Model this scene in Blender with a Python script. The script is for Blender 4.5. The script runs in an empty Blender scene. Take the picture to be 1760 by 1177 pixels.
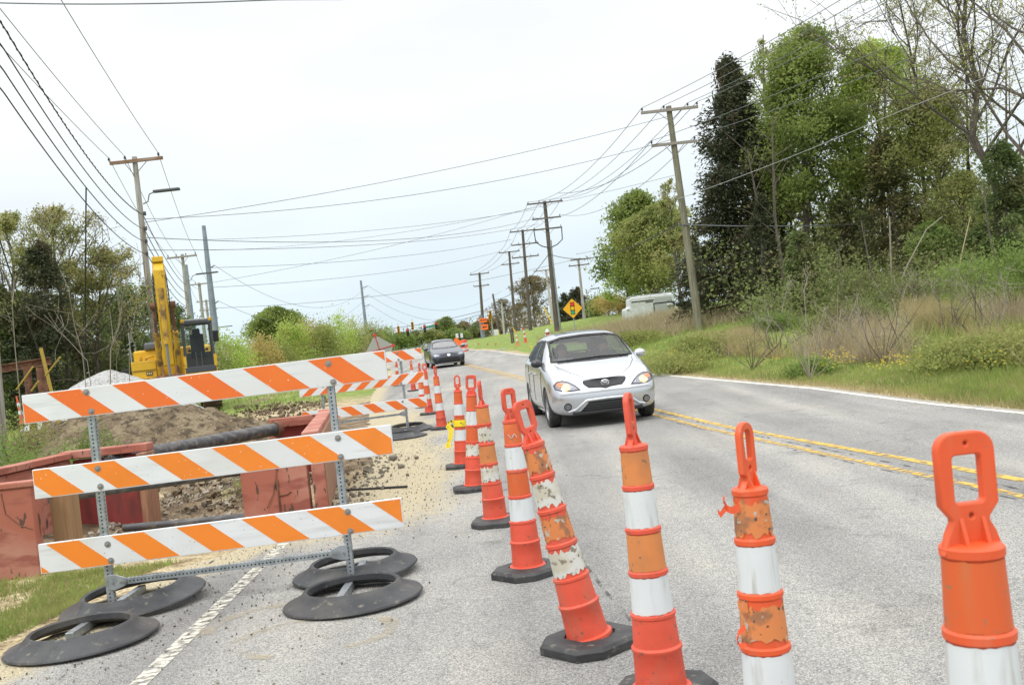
import bpy, bmesh, math, random
import numpy as np
from mathutils import Vector, Matrix
from mathutils.bvhtree import BVHTree
R = math.radians
SC = bpy.context.scene
COL = SC.collection
# ---------------------------------------------------------------- camera
ROLL = R(6.3); CAMZ = 1.5; FPX = 1720.0
CR, SR = math.cos(ROLL), math.sin(ROLL)
cam_data = bpy.data.cameras.new("camera"); cam = bpy.data.objects.new("camera", cam_data); COL.objects.link(cam)
cam_data.sensor_width = 36; cam_data.lens = 36*FPX/1760; cam_data.clip_end = 6000; cam_data.clip_start = 0.05; cam_data.dof.use_dof = True; cam_data.dof.focus_distance = 11; cam_data.dof.aperture_fstop = 9
cam.matrix_world = Matrix(((CR, SR, 0, 0), (0, 0, -1, 0), (-SR, CR, 0, CAMZ), (0, 0, 0, 1)))
SC.camera = cam
SC.view_settings.view_transform = 'Standard'; SC.view_settings.look = 'None'
SC.view_settings.exposure = 0.0; SC.view_settings.gamma = 1.0
SC.render.resolution_x = 1024; SC.render.resolution_y = 684
SC.cycles.max_bounces = 6; SC.cycles.transparent_max_bounces = 12
try: SC.cycles.use_denoising = True
except Exception: pass
# ---------------------------------------------------------------- world: bright overcast
SUN_EL, SUN_AZ = R(52), R(215)
w = bpy.data.worlds.new("World"); SC.world = w; w.use_nodes = True
nt = w.node_tree; nt.nodes.clear(); N = nt.nodes.new; Lk = nt.links.new
sky = N('ShaderNodeTexSky'); sky.sky_type = 'NISHITA'; sky.sun_disc = False
sky.sun_elevation = SUN_EL; sky.sun_rotation = SUN_AZ; sky.air_density = 1.0; sky.dust_density = 2.0
bg1 = N('ShaderNodeBackground'); bg1.inputs[1].default_value = 0.09; Lk(sky.outputs[0], bg1.inputs[0])
tc = N('ShaderNodeTexCoord'); sep = N('ShaderNodeSeparateXYZ'); Lk(tc.outputs['Generated'], sep.inputs[0])
mp = N('ShaderNodeMapping'); mp.inputs['Scale'].default_value = (1, 1, 3.5); Lk(tc.outputs['Generated'], mp.inputs[0])
nz = N('ShaderNodeTexNoise'); nz.inputs['Scale'].default_value = 2.6; nz.inputs['Detail'].default_value = 5; Lk(mp.outputs[0], nz.inputs['Vector'])
cr = N('ShaderNodeValToRGB'); Lk(sep.outputs[2], cr.inputs[0])
cr.color_ramp.elements[0].position = 0.0; cr.color_ramp.elements[0].color = (0.71, 0.85, 0.94, 1)
cr.color_ramp.elements[1].position = 1.0; cr.color_ramp.elements[1].color = (1, 1, 1, 1)
e = cr.color_ramp.elements.new(0.10); e.color = (0.80, 0.90, 0.96, 1)
e = cr.color_ramp.elements.new(0.24); e.color = (0.95, 0.98, 1.0, 1)
st = N('ShaderNodeMapRange'); Lk(sep.outputs[2], st.inputs[0]); st.inputs[1].default_value = 0.36; st.inputs[2].default_value = 0.95
st.inputs[3].default_value = 1.14; st.inputs[4].default_value = 2.9
cl = N('ShaderNodeMapRange'); Lk(nz.outputs[0], cl.inputs[0]); cl.inputs[1].default_value = 0.35; cl.inputs[2].default_value = 0.65
cl.inputs[3].default_value = 0.92; cl.inputs[4].default_value = 1.03
mu = N('ShaderNodeMath'); mu.operation = 'MULTIPLY'; Lk(st.outputs[0], mu.inputs[0]); Lk(cl.outputs[0], mu.inputs[1])
bg2 = N('ShaderNodeBackground'); Lk(cr.outputs[0], bg2.inputs[0]); Lk(mu.outputs[0], bg2.inputs[1])
mx = N('ShaderNodeMixShader'); mx.inputs[0].default_value = 0.94; Lk(bg1.outputs[0], mx.inputs[1]); Lk(bg2.outputs[0], mx.inputs[2])
out = N('ShaderNodeOutputWorld'); Lk(mx.outputs[0], out.inputs[0])
sd = bpy.data.lights.new("sun", 'SUN'); sd.energy = 1.5; sd.angle = R(14); sd.color = (1, 0.96, 0.9)
so = bpy.data.objects.new("sun", sd); COL.objects.link(so)
sdir = Vector((math.sin(SUN_AZ)*math.cos(SUN_EL), math.cos(SUN_AZ)*math.cos(SUN_EL), math.sin(SUN_EL)))
so.rotation_euler = (-sdir).to_track_quat('-Z', 'Y').to_euler()

# ---------------------------------------------------------------- maths helpers
def lerp_tab(tab, v):
    return float(np.interp(v, [t[0] for t in tab], [t[1] for t in tab]))
def P(px, py, D):
    """point seen at photo pixel (1760 wide) at depth D metres"""
    dx, dy = px-880, py-588.5
    X = dx*CR - dy*SR; Y = dx*SR + dy*CR
    return Vector((X*D/FPX, D, CAMZ - Y*D/FPX))
RZ = [(-60, 0), (14, 0), (52, .60), (80, 1.05), (105, 1.40), (120, 1.45), (150, 1.2), (300, -3), (1500, -4)]
REDGE = [(-60, 12.0), (7, 6.45), (11.7, 5.95), (18.2, 5.35), (27.4, 3.75), (40, 2.35), (55, .95), (79, -1.7), (98, -4.6), (130, -12), (400, -140)]
LEDGE = [(-60, 1.0), (3, -3.3), (5.7, -3.1), (8, -2.75), (9.6, -2.0), (14, -2.1), (20, -3.0), (30, -4.4), (52, -6.6), (80, -10.6), (100, -14.0), (130, -22), (400, -160)]
YEL0, YELS = 4.64, -0.137
def smooth(a, b, v):
    t = min(1, max(0, (v-a)/(b-a))); return t*t*(3-2*t)
BSL = [(-60, .03), (10, .055), (30, .08), (46, .095), (78, .112), (110, .135), (160, .09), (400, .02)]
_g = np.random.default_rng(5)
_ph = _g.uniform(0, 6.28, (24,)); _kx = _g.normal(0, 1, 24); _ky = _g.normal(0, 1, 24)
def rough(x, y, s):
    """cheap band-limited noise in -1..1"""
    v = 0
    for i in range(8):
        f = s*(1+.45*i)
        v += math.sin(_kx[i]*x*f+_ky[i]*y*f+_ph[i])/(1+.35*i)
    return v/3.2
def road_z(y): return lerp_tab(RZ, y)
def H(x, y, under=True):
    z = road_z(y); re = lerp_tab(REDGE, y); le = lerp_tab(LEDGE, y)
    s = x-re
    if s > -.35:
        s2 = s-.3
        if s2 > 0:
            k = lerp_tab(BSL, y); c = 13
            t = s2 if s2 < c else c+(1-math.exp(-(s2-c)/8))*8*.3
            z += k*t*smooth(0, 2.5, s2) + .06*rough(x, y, .8)*smooth(.5, 4, s2) + .02*rough(x*3, y*3, 1)*smooth(.3, 1.5, s2)
            z -= .02
        else: z -= .012
    elif x > le+.25:
        if under: z -= .10
    else:
        d = le-x
        k = smooth(0, 1.5, d) if y < 150 else 1
        z += -.012 + .035*rough(x*2.2, y*2.2, 1.3)*k + .05*rough(x, y, .5)*k
        # excavated strip between the shoring walls
        k = smooth(-5.2, -4.6, x+.1*(y-9))*smooth(-1.85, -2.3, x+.1*(y-9))*smooth(8.4, 9.3, y)*smooth(17, 14, y)
        z += k*(-.10+.05*rough(x*4, y*4, 1.5))
        if x < -6 and y < 60: z += .10*smooth(-6, -11, x)*(1+.6*rough(x, y, .7))
    return z
def G(px, py):
    """ground point under a photo pixel"""
    D = 8.0; last = None
    D = 2.0
    step = 1.03
    while D < 400:
        p = P(px, py, D)
        if p.z <= H(p.x, p.y, False): 
            lo, hi = D/step, D
            for _ in range(18):
                m = (lo+hi)/2; p = P(px, py, m)
                if p.z <= H(p.x, p.y, False): hi = m
                else: lo = m
            p = P(px, py, hi); p.z = H(p.x, p.y, False); return p
        D *= step
    return P(px, py, 150)
# ---------------------------------------------------------------- materials
def srgb(r, g, b): 
    f = lambda c: ((c/255+.055)/1.055)**2.4 if c/255 > .04045 else c/255/12.92
    return (f(r), f(g), f(b), 1)
_M = {}
def mat(name, base, rough_=.6, metal=0, layers=(), bump=None, rand=True, alpha=None, coat=0, trans=0, spec=.5, back=None):
    """procedural material; layers: (scale, colour, lo, hi, detail) noise-masked colour patches"""
    if name in _M: return _M[name]
    m = bpy.data.materials.new(name); m.use_nodes = True; t = m.node_tree; n = t.nodes; l = t.links
    b = n['Principled BSDF']; b.inputs['Roughness'].default_value = rough_; b.inputs['Metallic'].default_value = metal
    b.inputs['Specular IOR Level'].default_value = spec
    if coat: b.inputs['Coat Weight'].default_value = coat; b.inputs['Coat Roughness'].default_value = .06
    co = n.new('ShaderNodeTexCoord'); vec = co.outputs['Object']
    if rand:
        oi = n.new('ShaderNodeObjectInfo'); a = n.new('ShaderNodeVectorMath'); a.operation = 'ADD'
        sc_ = n.new('ShaderNodeMath'); sc_.operation = 'MULTIPLY'; sc_.inputs[1].default_value = 37
        l.new(oi.outputs['Random'], sc_.inputs[0]); l.new(sc_.outputs[0], a.inputs[1]); l.new(vec, a.inputs[0]); vec = a.outputs[0]
    col = None
    rgb = n.new('ShaderNodeRGB'); rgb.outputs[0].default_value = base if len(base) == 4 else (*base, 1); col = rgb.outputs[0]
    for ly in layers:
        s, c, lo, hi = ly[:4]; det = ly[4] if len(ly) > 4 else 4; stretch = ly[5] if len(ly) > 5 else None
        v = vec
        if stretch:
            mp_ = n.new('ShaderNodeMapping'); mp_.inputs['Scale'].default_value = stretch; l.new(vec, mp_.inputs[0]); v = mp_.outputs[0]
        z = n.new('ShaderNodeTexNoise'); z.inputs['Scale'].default_value = s; z.inputs['Detail'].default_value = det; l.new(v, z.inputs['Vector'])
        mr = n.new('ShaderNodeMapRange'); mr.inputs[1].default_value = lo; mr.inputs[2].default_value = hi; l.new(z.outputs[0], mr.inputs[0])
        mix = n.new('ShaderNodeMix'); mix.data_type = 'RGBA'; l.new(mr.outputs[0], mix.inputs[0]); l.new(col, mix.inputs[6]); mix.inputs[7].default_value = c if len(c) == 4 else (*c, 1)
        col = mix.outputs[2]
    if back:
        ge = n.new('ShaderNodeNewGeometry'); mix = n.new('ShaderNodeMix'); mix.data_type = 'RGBA'
        l.new(ge.outputs['Backfacing'], mix.inputs[0]); l.new(col, mix.inputs[6]); mix.inputs[7].default_value = (*back, 1); col = mix.outputs[2]
    l.new(col, b.inputs['Base Color'])
    if bump:
        z = n.new('ShaderNodeTexNoise'); z.inputs['Scale'].default_value = bump[0]; z.inputs['Detail'].default_value = 5; l.new(vec, z.inputs['Vector'])
        bp = n.new('ShaderNodeBump'); bp.inputs['Strength'].default_value = bump[1]; bp.inputs['Distance'].default_value = bump[2] if len(bump) > 2 else .02
        l.new(z.outputs[0], bp.inputs['Height']); l.new(bp.outputs[0], b.inputs['Normal'])
    if trans:
        tr = n.new('ShaderNodeBsdfTranslucent'); l.new(col, tr.inputs[0]); ms = n.new('ShaderNodeMixShader'); ms.inputs[0].default_value = trans
        l.new(b.outputs[0], ms.inputs[1]); l.new(tr.outputs[0], ms.inputs[2]); l.new(ms.outputs[0], n['Material Output'].inputs[0])
    _M[name] = m; return m
def emis(name, c, s):
    m = mat(name, c[:3]); b = m.node_tree.nodes['Principled BSDF']; b.inputs['Emission Color'].default_value = (*c[:3], 1); b.inputs['Emission Strength'].default_value = s; return m
def leafmat(name, c1, c2, c3=None, tr=.35):
    ly = [(.9, c2, .40, .62, 3), (7.0, tuple(x*1.35 for x in c1), .52, .66, 1)]
    if c3: ly.append((.55, c3, .52, .66, 3))
    return mat(name, c1, .7, layers=ly, trans=tr, spec=.15)
def glass(name, tint=(.25, .3, .3), refl=.22):
    m = bpy.data.materials.new(name); m.use_nodes = True; t = m.node_tree; n = t.nodes; l = t.links; n.remove(n['Principled BSDF'])
    tr = n.new('ShaderNodeBsdfTransparent'); tr.inputs[0].default_value = (*tint, 1)
    gl = n.new('ShaderNodeBsdfGlossy'); gl.inputs['Roughness'].default_value = .03
    lw = n.new('ShaderNodeLayerWeight'); lw.inputs[0].default_value = .3
    mr = n.new('ShaderNodeMapRange'); l.new(lw.outputs['Facing'], mr.inputs[0]); mr.inputs[3].default_value = refl; mr.inputs[4].default_value = min(1, refl*2+.12)
    ms = n.new('ShaderNodeMixShader'); l.new(mr.outputs[0], ms.inputs[0]); l.new(tr.outputs[0], ms.inputs[1]); l.new(gl.outputs[0], ms.inputs[2])
    l.new(ms.outputs[0], n['Material Output'].inputs[0]); return m
# ---------------------------------------------------------------- mesh builder
class MB:
    def __init__(s): s.v = []; s.f = []; s.m = []; s.cur = 0
    def add(s, vs, fs):
        o = len(s.v); s.v += [tuple(v) for v in vs]; s.f += [tuple(i+o for i in f) for f in fs]; s.m += [s.cur]*len(fs); return s
    def box(s, c, d, rot=None):
        c = Vector(c); hx, hy, hz = d[0]/2, d[1]/2, d[2]/2
        vs = [Vector((x, y, z)) for z in (-hz, hz) for y in (-hy, hy) for x in (-hx, hx)]
        if rot is not None: vs = [rot @ v for v in vs]
        return s.add([v+c for v in vs], [(0, 2, 3, 1), (4, 5, 7, 6), (0, 1, 5, 4), (2, 6, 7, 3), (0, 4, 6, 2), (1, 3, 7, 5)])
    def bar(s, p, q, w, h, up=(0, 0, 1)):
        p, q = Vector(p), Vector(q); d = (q-p); L = d.length; d.normalize(); up = Vector(up)
        x = d.cross(up)
        if x.length < 1e-4: x = d.cross(Vector((1, 0, 0)))
        x.normalize(); u = x.cross(d).normalized()
        return s.box((p+q)/2, (w, L, h), Matrix((x, d, u)).transposed())
    def tube(s, pts, rad, n=8, cap=True, flat=1.0):
        pts = [Vector(p) for p in pts]; k = len(pts)
        if not hasattr(rad, '__len__'): rad = [rad]*k
        prev = None; vs = []; fs = []
        for i, p in enumerate(pts):
            t = (pts[min(i+1, k-1)]-pts[max(i-1, 0)])
            if t.length < 1e-9: t = Vector((0, 0, 1))
            t.normalize()
            if prev is None:
                a = Vector((1, 0, 0)) if abs(t.x) < .8 else Vector((0, 1, 0)); prev = t.cross(a).normalized()
            x = (prev - t*prev.dot(t)).normalized(); y = t.cross(x); prev = x
            for j in range(n):
                a = 2*math.pi*j/n; vs.append(p+x*math.cos(a)*rad[i]+y*math.sin(a)*rad[i]*flat)
        for i in range(k-1):
            for j in range(n): fs.append((i*n+j, i*n+(j+1) % n, (i+1)*n+(j+1) % n, (i+1)*n+j))
        if cap: fs.append(tuple(range(n))[::-1]); fs.append(tuple((k-1)*n+j for j in range(n)))
        return s.add(vs, fs)
    def lathe(s, prof, n=24, M=None, cap=False):
        vs = []; fs = []
        for (r, z) in prof:
            for j in range(n):
                a = 2*math.pi*j/n; v = Vector((r*math.cos(a), r*math.sin(a), z)); vs.append(M @ v if M else v)
        for i in range(len(prof)-1):
            for j in range(n): fs.append((i*n+j, i*n+(j+1) % n, (i+1)*n+(j+1) % n, (i+1)*n+j))
        if cap: fs.append(tuple(range(n))[::-1]); fs.append(tuple((len(prof)-1)*n+j for j in range(n)))
        return s.add(vs, fs)
    def prism(s, poly, t, M=None):
        """poly in local xz, extruded +-t/2 along local y"""
        n = len(poly); vs = [Vector((x, -t/2, z)) for x, z in poly]+[Vector((x, t/2, z)) for x, z in poly]
        if M: vs = [M @ v for v in vs]
        return s.add(vs, [tuple(range(n)), tuple(range(n, 2*n))[::-1]]+[(i, i+n, (i+1) % n+n, (i+1) % n) for i in range(n)])
    def build(s, name, m, parent=None, smooth=False, bevel=0, sub=0, seg=2):
        me = bpy.data.meshes.new(name); me.from_pydata(s.v, [], s.f)
        ms = m if isinstance(m, (list, tuple)) else [m]
        for x in ms: me.materials.append(x)
        if len(ms) > 1: me.polygons.foreach_set('material_index', s.m)
        bm = bmesh.new(); bm.from_mesh(me); bmesh.ops.recalc_face_normals(bm, faces=bm.faces); bm.to_mesh(me); bm.free()
        if smooth:
            me.polygons.foreach_set('use_smooth', [True]*len(me.polygons))
            if smooth != 'all':
                try: me.set_sharp_from_angle(angle=R(38))
                except Exception: pass
        o = bpy.data.objects.new(name, me); COL.objects.link(o)
        if parent is not None: o.parent = parent
        if bevel:
            md = o.modifiers.new('bevel', 'BEVEL'); md.width = bevel; md.segments = seg; md.limit_method = 'ANGLE'; md.angle_limit = R(35)
        if sub:
            md = o.modifiers.new('subsurf', 'SUBSURF'); md.levels = sub; md.render_levels = sub
        return o
def fastmesh(name, verts, nper, m, parent=None, smooth=False):
    """numpy: verts (F*nper,3), every nper consecutive verts make one face"""
    verts = np.ascontiguousarray(verts, dtype=np.float32); nv = len(verts); nf = nv//nper
    me = bpy.data.meshes.new(name); me.vertices.add(nv); me.vertices.foreach_set('co', verts.ravel())
    me.loops.add(nv); me.loops.foreach_set('vertex_index', np.arange(nv, dtype=np.int32))
    me.polygons.add(nf); me.polygons.foreach_set('loop_start', np.arange(0, nv, nper, dtype=np.int32))
    try: me.polygons.foreach_set('loop_total', np.full(nf, nper, dtype=np.int32))
    except Exception: pass
    me.materials.append(m); me.update(); me.validate()
    o = bpy.data.objects.new(name, me); COL.objects.link(o)
    if parent is not None: o.parent = parent
    return o
def tag(o, label=None, cat=None, group=None, kind=None):
    if label: o['label'] = label
    if cat: o['category'] = cat
    if group: o['group'] = group
    if kind: o['kind'] = kind
    return o
def thing(name, loc, rz=0, label=None, cat=None, group=None, rot=None):
    o = bpy.data.objects.new(name, None); COL.objects.link(o); o.empty_display_size = .2
    o.location = loc; o.rotation_euler = rot if rot else (0, 0, rz)
    return tag(o, label, cat, group)
def kids(o): return list(o.children)
def dup(root, loc, rz=None, label=None, group=None, rot=None, scale=None):
    r = root.copy(); COL.objects.link(r); r.location = loc
    if rz is not None: r.rotation_euler = (0, 0, rz)
    if rot: r.rotation_euler = rot
    if scale: r.scale = scale
    if label: r['label'] = label
    if group: r['group'] = group
    for ch in kids(root):
        c = ch.copy(); COL.objects.link(c); c.parent = r
        for g in kids(ch):
            d = g.copy(); COL.objects.link(d); d.parent = c
    return r
def shape2d(outer, holes, t, bev=0):
    """flat plate with holes in xz, thickness t along y -> (verts, faces)"""
    cu = bpy.data.curves.new('tmp', 'CURVE'); cu.dimensions = '2D'; cu.fill_mode = 'BOTH'; cu.extrude = t/2-bev; cu.bevel_depth = bev; cu.bevel_resolution = 1
    for lp in [outer]+list(holes):
        sp = cu.splines.new('POLY'); sp.points.add(len(lp)-1); sp.use_cyclic_u = True
        for i, (x, z) in enumerate(lp): sp.points[i].co = (x, z, 0, 1)
    o = bpy.data.objects.new('tmp', cu); COL.objects.link(o)
    dg = bpy.context.evaluated_depsgraph_get(); me = bpy.data.meshes.new_from_object(o.evaluated_get(dg))
    vs = [Vector((v.co.x, -v.co.z, v.co.y)) for v in me.vertices]; fs = [tuple(p.vertices) for p in me.polygons]
    bpy.data.objects.remove(o); bpy.data.curves.remove(cu); bpy.data.meshes.remove(me)
    return vs, fs
def text_mesh(txt, size, t=.004, sx=1):
    cu = bpy.data.curves.new('tmp', 'FONT'); cu.body = txt; cu.size = size; cu.extrude = t/2; cu.align_x = 'CENTER'; cu.align_y = 'CENTER'; cu.offset = size*.02
    o = bpy.data.objects.new('tmp', cu); COL.objects.link(o); dg = bpy.context.evaluated_depsgraph_get(); me = bpy.data.meshes.new_from_object(o.evaluated_get(dg))
    vs = [Vector((v.co.x*sx, -v.co.z, v.co.y)) for v in me.vertices]; fs = [tuple(p.vertices) for p in me.polygons]
    bpy.data.objects.remove(o); bpy.data.curves.remove(cu); bpy.data.meshes.remove(me); return vs, fs
def circ(cx, cz, rx, rz=None, n=20, a0=0):
    rz = rz or rx; return [(cx+rx*math.cos(a0+2*math.pi*i/n), cz+rz*math.sin(a0+2*math.pi*i/n)) for i in range(n)]
def rrect(x0, z0, x1, z1, r, n=5):
    pts = []
    for cx, cz, a in ((x1-r, z1-r, 0), (x0+r, z1-r, 90), (x0+r, z0+r, 180), (x1-r, z0+r, 270)):
        pts += [(cx+r*math.cos(R(a+90*i/n)), cz+r*math.sin(R(a+90*i/n))) for i in range(n+1)]
    return pts

# ================================================================ SETTING
def grow(a, b, s0, k):
    out = [a]; s = s0
    while out[-1] < b: out.append(out[-1]+s); s *= k
    return out
ys = list(np.arange(-14, 3, 1.0))+list(np.arange(3, 19, .16))+list(np.arange(19, 60, .45))+list(np.arange(60, 160, 2.2))+grow(160, 1800, 4, 1.25)
xs0 = list(np.arange(-12, 15, .22)); gr_ = grow(15, 900, .35, 1.12)
xs = sorted([-(g-3) for g in gr_[1:]])+xs0+gr_[1:]
nx, ny = len(xs), len(ys)
vs = [(x, y, H(x, y)) for y in ys for x in xs]
fs = [(j*nx+i, j*nx+i+1, (j+1)*nx+i+1, (j+1)*nx+i) for j in range(ny-1) for i in range(nx-1)]
me = bpy.data.meshes.new('ground'); me.from_pydata(vs, [], fs)
at = me.color_attributes.new('zone', 'FLOAT_COLOR', 'POINT')
zc = np.zeros((len(vs), 4), dtype=np.float32); zc[:, 3] = 1
for i, (x, y, z) in enumerate(vs):
    re = lerp_tab(REDGE, y); le = lerp_tab(LEDGE, y)
    if x > (re+le)/2:
        s = x-re
        g = smooth(.15, 1.5, s+.45*rough(x, y, 1.2)); sand = 1-g; dirt = 0
        dry = smooth(2.0, 5.0, s+1.2*rough(x*.8, y*.5, 1))*smooth(45, 30, y)*.8
        g *= 1-.55*dry; dirt = .35*dry
    else:
        s = le-x
        if y < 8.3:
            g = smooth(.9, 1.8, s+.5*rough(x, y, 1.5)); sand = 1-g; dirt = 0
        else:
            w_ = rough(x*.7, y*.35, .9)
            g = smooth(3.0, 5.0, s+1.2*w_)*.9 if y < 45 else .9
            if 16 < y < 45: g = max(g, .65*smooth(.15, .6, rough(x*.5, y*.22, 1.1)))
            if y > 24 and x > -9: g = max(g, smooth(24, 40, y)*.95*smooth(-.2, .3, w_+.3))
            dirt = (1-g)*smooth(-.15, .35, rough(x*.9, y*.4, 1.3)+.25*smooth(13, 18, y)); sand = 1-g-dirt
    zc[i, 0], zc[i, 1], zc[i, 2] = g, max(sand, 0), max(dirt, 0)
at.data.foreach_set('color', zc.ravel())
def zone_mat():
    m = bpy.data.materials.new('ground'); m.use_nodes = True; t = m.node_tree; n = t.nodes; l = t.links; b = n['Principled BSDF']; b.inputs['Roughness'].default_value = .95; b.inputs['Specular IOR Level'].default_value = .1
    a = n.new('ShaderNodeAttribute'); a.attribute_name = 'zone'; sp = n.new('ShaderNodeSeparateColor'); l.new(a.outputs['Color'], sp.inputs[0])
    co = n.new('ShaderNodeTexCoord')
    def noise(s, d=5):
        z = n.new('ShaderNodeTexNoise'); z.inputs['Scale'].default_value = s; z.inputs['Detail'].default_value = d; l.new(co.outputs['Object'], z.inputs['Vector']); return z.outputs[0]
    def ramp(src, cols):
        r_ = n.new('ShaderNodeValToRGB'); l.new(src, r_.inputs[0]); el = r_.color_ramp.elements
        el[0].position, el[0].color = cols[0][0], (*cols[0][1], 1); el[1].position, el[1].color = cols[-1][0], (*cols[-1][1], 1)
        for p_, c_ in cols[1:-1]: q = el.new(p_); q.color = (*c_, 1)
        return r_.outputs[0]
    grass = ramp(noise(2.5, 8), [(.3, (.11, .16, .04)), (.5, (.18, .25, .06)), (.62, (.25, .27, .09)), (.75, (.34, .30, .15))])
    sand = ramp(noise(5, 9), [(.3, (.22, .17, .10)), (.5, (.40, .33, .21)), (.7, (.52, .45, .31))])
    dirt = ramp(noise(3.3, 9), [(.3, (.09, .065, .042)), (.5, (.20, .15, .10)), (.66, (.30, .24, .16)), (.75, (.38, .34, .28))])
    grav = ramp(noise(45, 3), [(.38, (.45, .42, .36)), (.5, (1, 1, 1)), (.63, (1.25, 1.22, 1.15))])
    def mix(f, a_, b_, mode='MIX'):
        x = n.new('ShaderNodeMix'); x.data_type = 'RGBA'; x.blend_type = mode
        if isinstance(f, float): x.inputs[0].default_value = f
        else: l.new(f, x.inputs[0])
        l.new(a_, x.inputs[6]); l.new(b_, x.inputs[7]); return x.outputs[2]
    nb = noise(9, 6)
    def sharpen(src):
        ad = n.new('ShaderNodeMath'); ad.operation = 'ADD'; l.new(src, ad.inputs[0]); l.new(nb, ad.inputs[1])
        mr = n.new('ShaderNodeMapRange'); l.new(ad.outputs[0], mr.inputs[0]); mr.inputs[1].default_value = .85; mr.inputs[2].default_value = 1.15; return mr.outputs[0]
    c = mix(sharpen(sp.outputs[2]), sand, dirt)
    c = mix(.8, c, grav, 'MULTIPLY')
    c = mix(sharpen(sp.outputs[0]), c, grass)
    l.new(c, b.inputs['Base Color'])
    bp = n.new('ShaderNodeBump'); bp.inputs['Strength'].default_value = .8; bp.inputs['Distance'].default_value = .05; l.new(noise(14, 10), bp.inputs['Height']); l.new(bp.outputs[0], b.inputs['Normal'])
    return m
ground = bpy.data.objects.new('ground', me); COL.objects.link(ground); me.materials.append(zone_mat()); me.polygons.foreach_set('use_smooth', [True]*len(me.polygons)); tag(ground, kind='structure')
# ---- asphalt road sheet with a dust attribute
yr = list(np.arange(-14, 2, .8))+list(np.arange(2, 22, .14))+list(np.arange(22, 60, .5))+list(np.arange(60, 122, 2))
NU = 64; vs = []; dust = []
for y in yr:
    l_, r_ = lerp_tab(LEDGE, y), lerp_tab(REDGE, y)+.22+.05*rough(y*2, 0, 1.5)
    l_ += .10*rough(0, y*2, 1.6)-.05
    for i in range(NU+1):
        x = l_+(r_-l_)*i/NU
        vs.append((x, y, road_z(y)+.0))
        s = x-lerp_tab(LEDGE, y)
        d = smooth(.7, .0, s+.25*rough(x, y, 2))*.9
        if y > 7.5:   # tan grit spilled beside the trench
            q = smooth(7.5, 9.5, y)*smooth(34, 20, y)*smooth(2.0, .55, s+.45*rough(x*1.2, y*.7, 1.4)+.02*(y-8))
            d = max(d, q)
        d = max(d, .4*smooth(.45, .9, rough(x*.7+3, y*.5, 1.0)))
        d = max(d, .55*smooth(.4, .0, r_-x+.1*rough(x, y, 3)))
        dust.append(d)
me = bpy.data.meshes.new('road'); W_ = NU+1
me.from_pydata(vs, [], [(j*W_+i, j*W_+i+1, (j+1)*W_+i+1, (j+1)*W_+i) for j in range(len(yr)-1) for i in range(NU)])
at = me.color_attributes.new('dust', 'FLOAT_COLOR', 'POINT'); a_ = np.ones((len(vs), 4), dtype=np.float32); a_[:, 0] = a_[:, 1] = a_[:, 2] = dust; at.data.foreach_set('color', a_.ravel())
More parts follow.
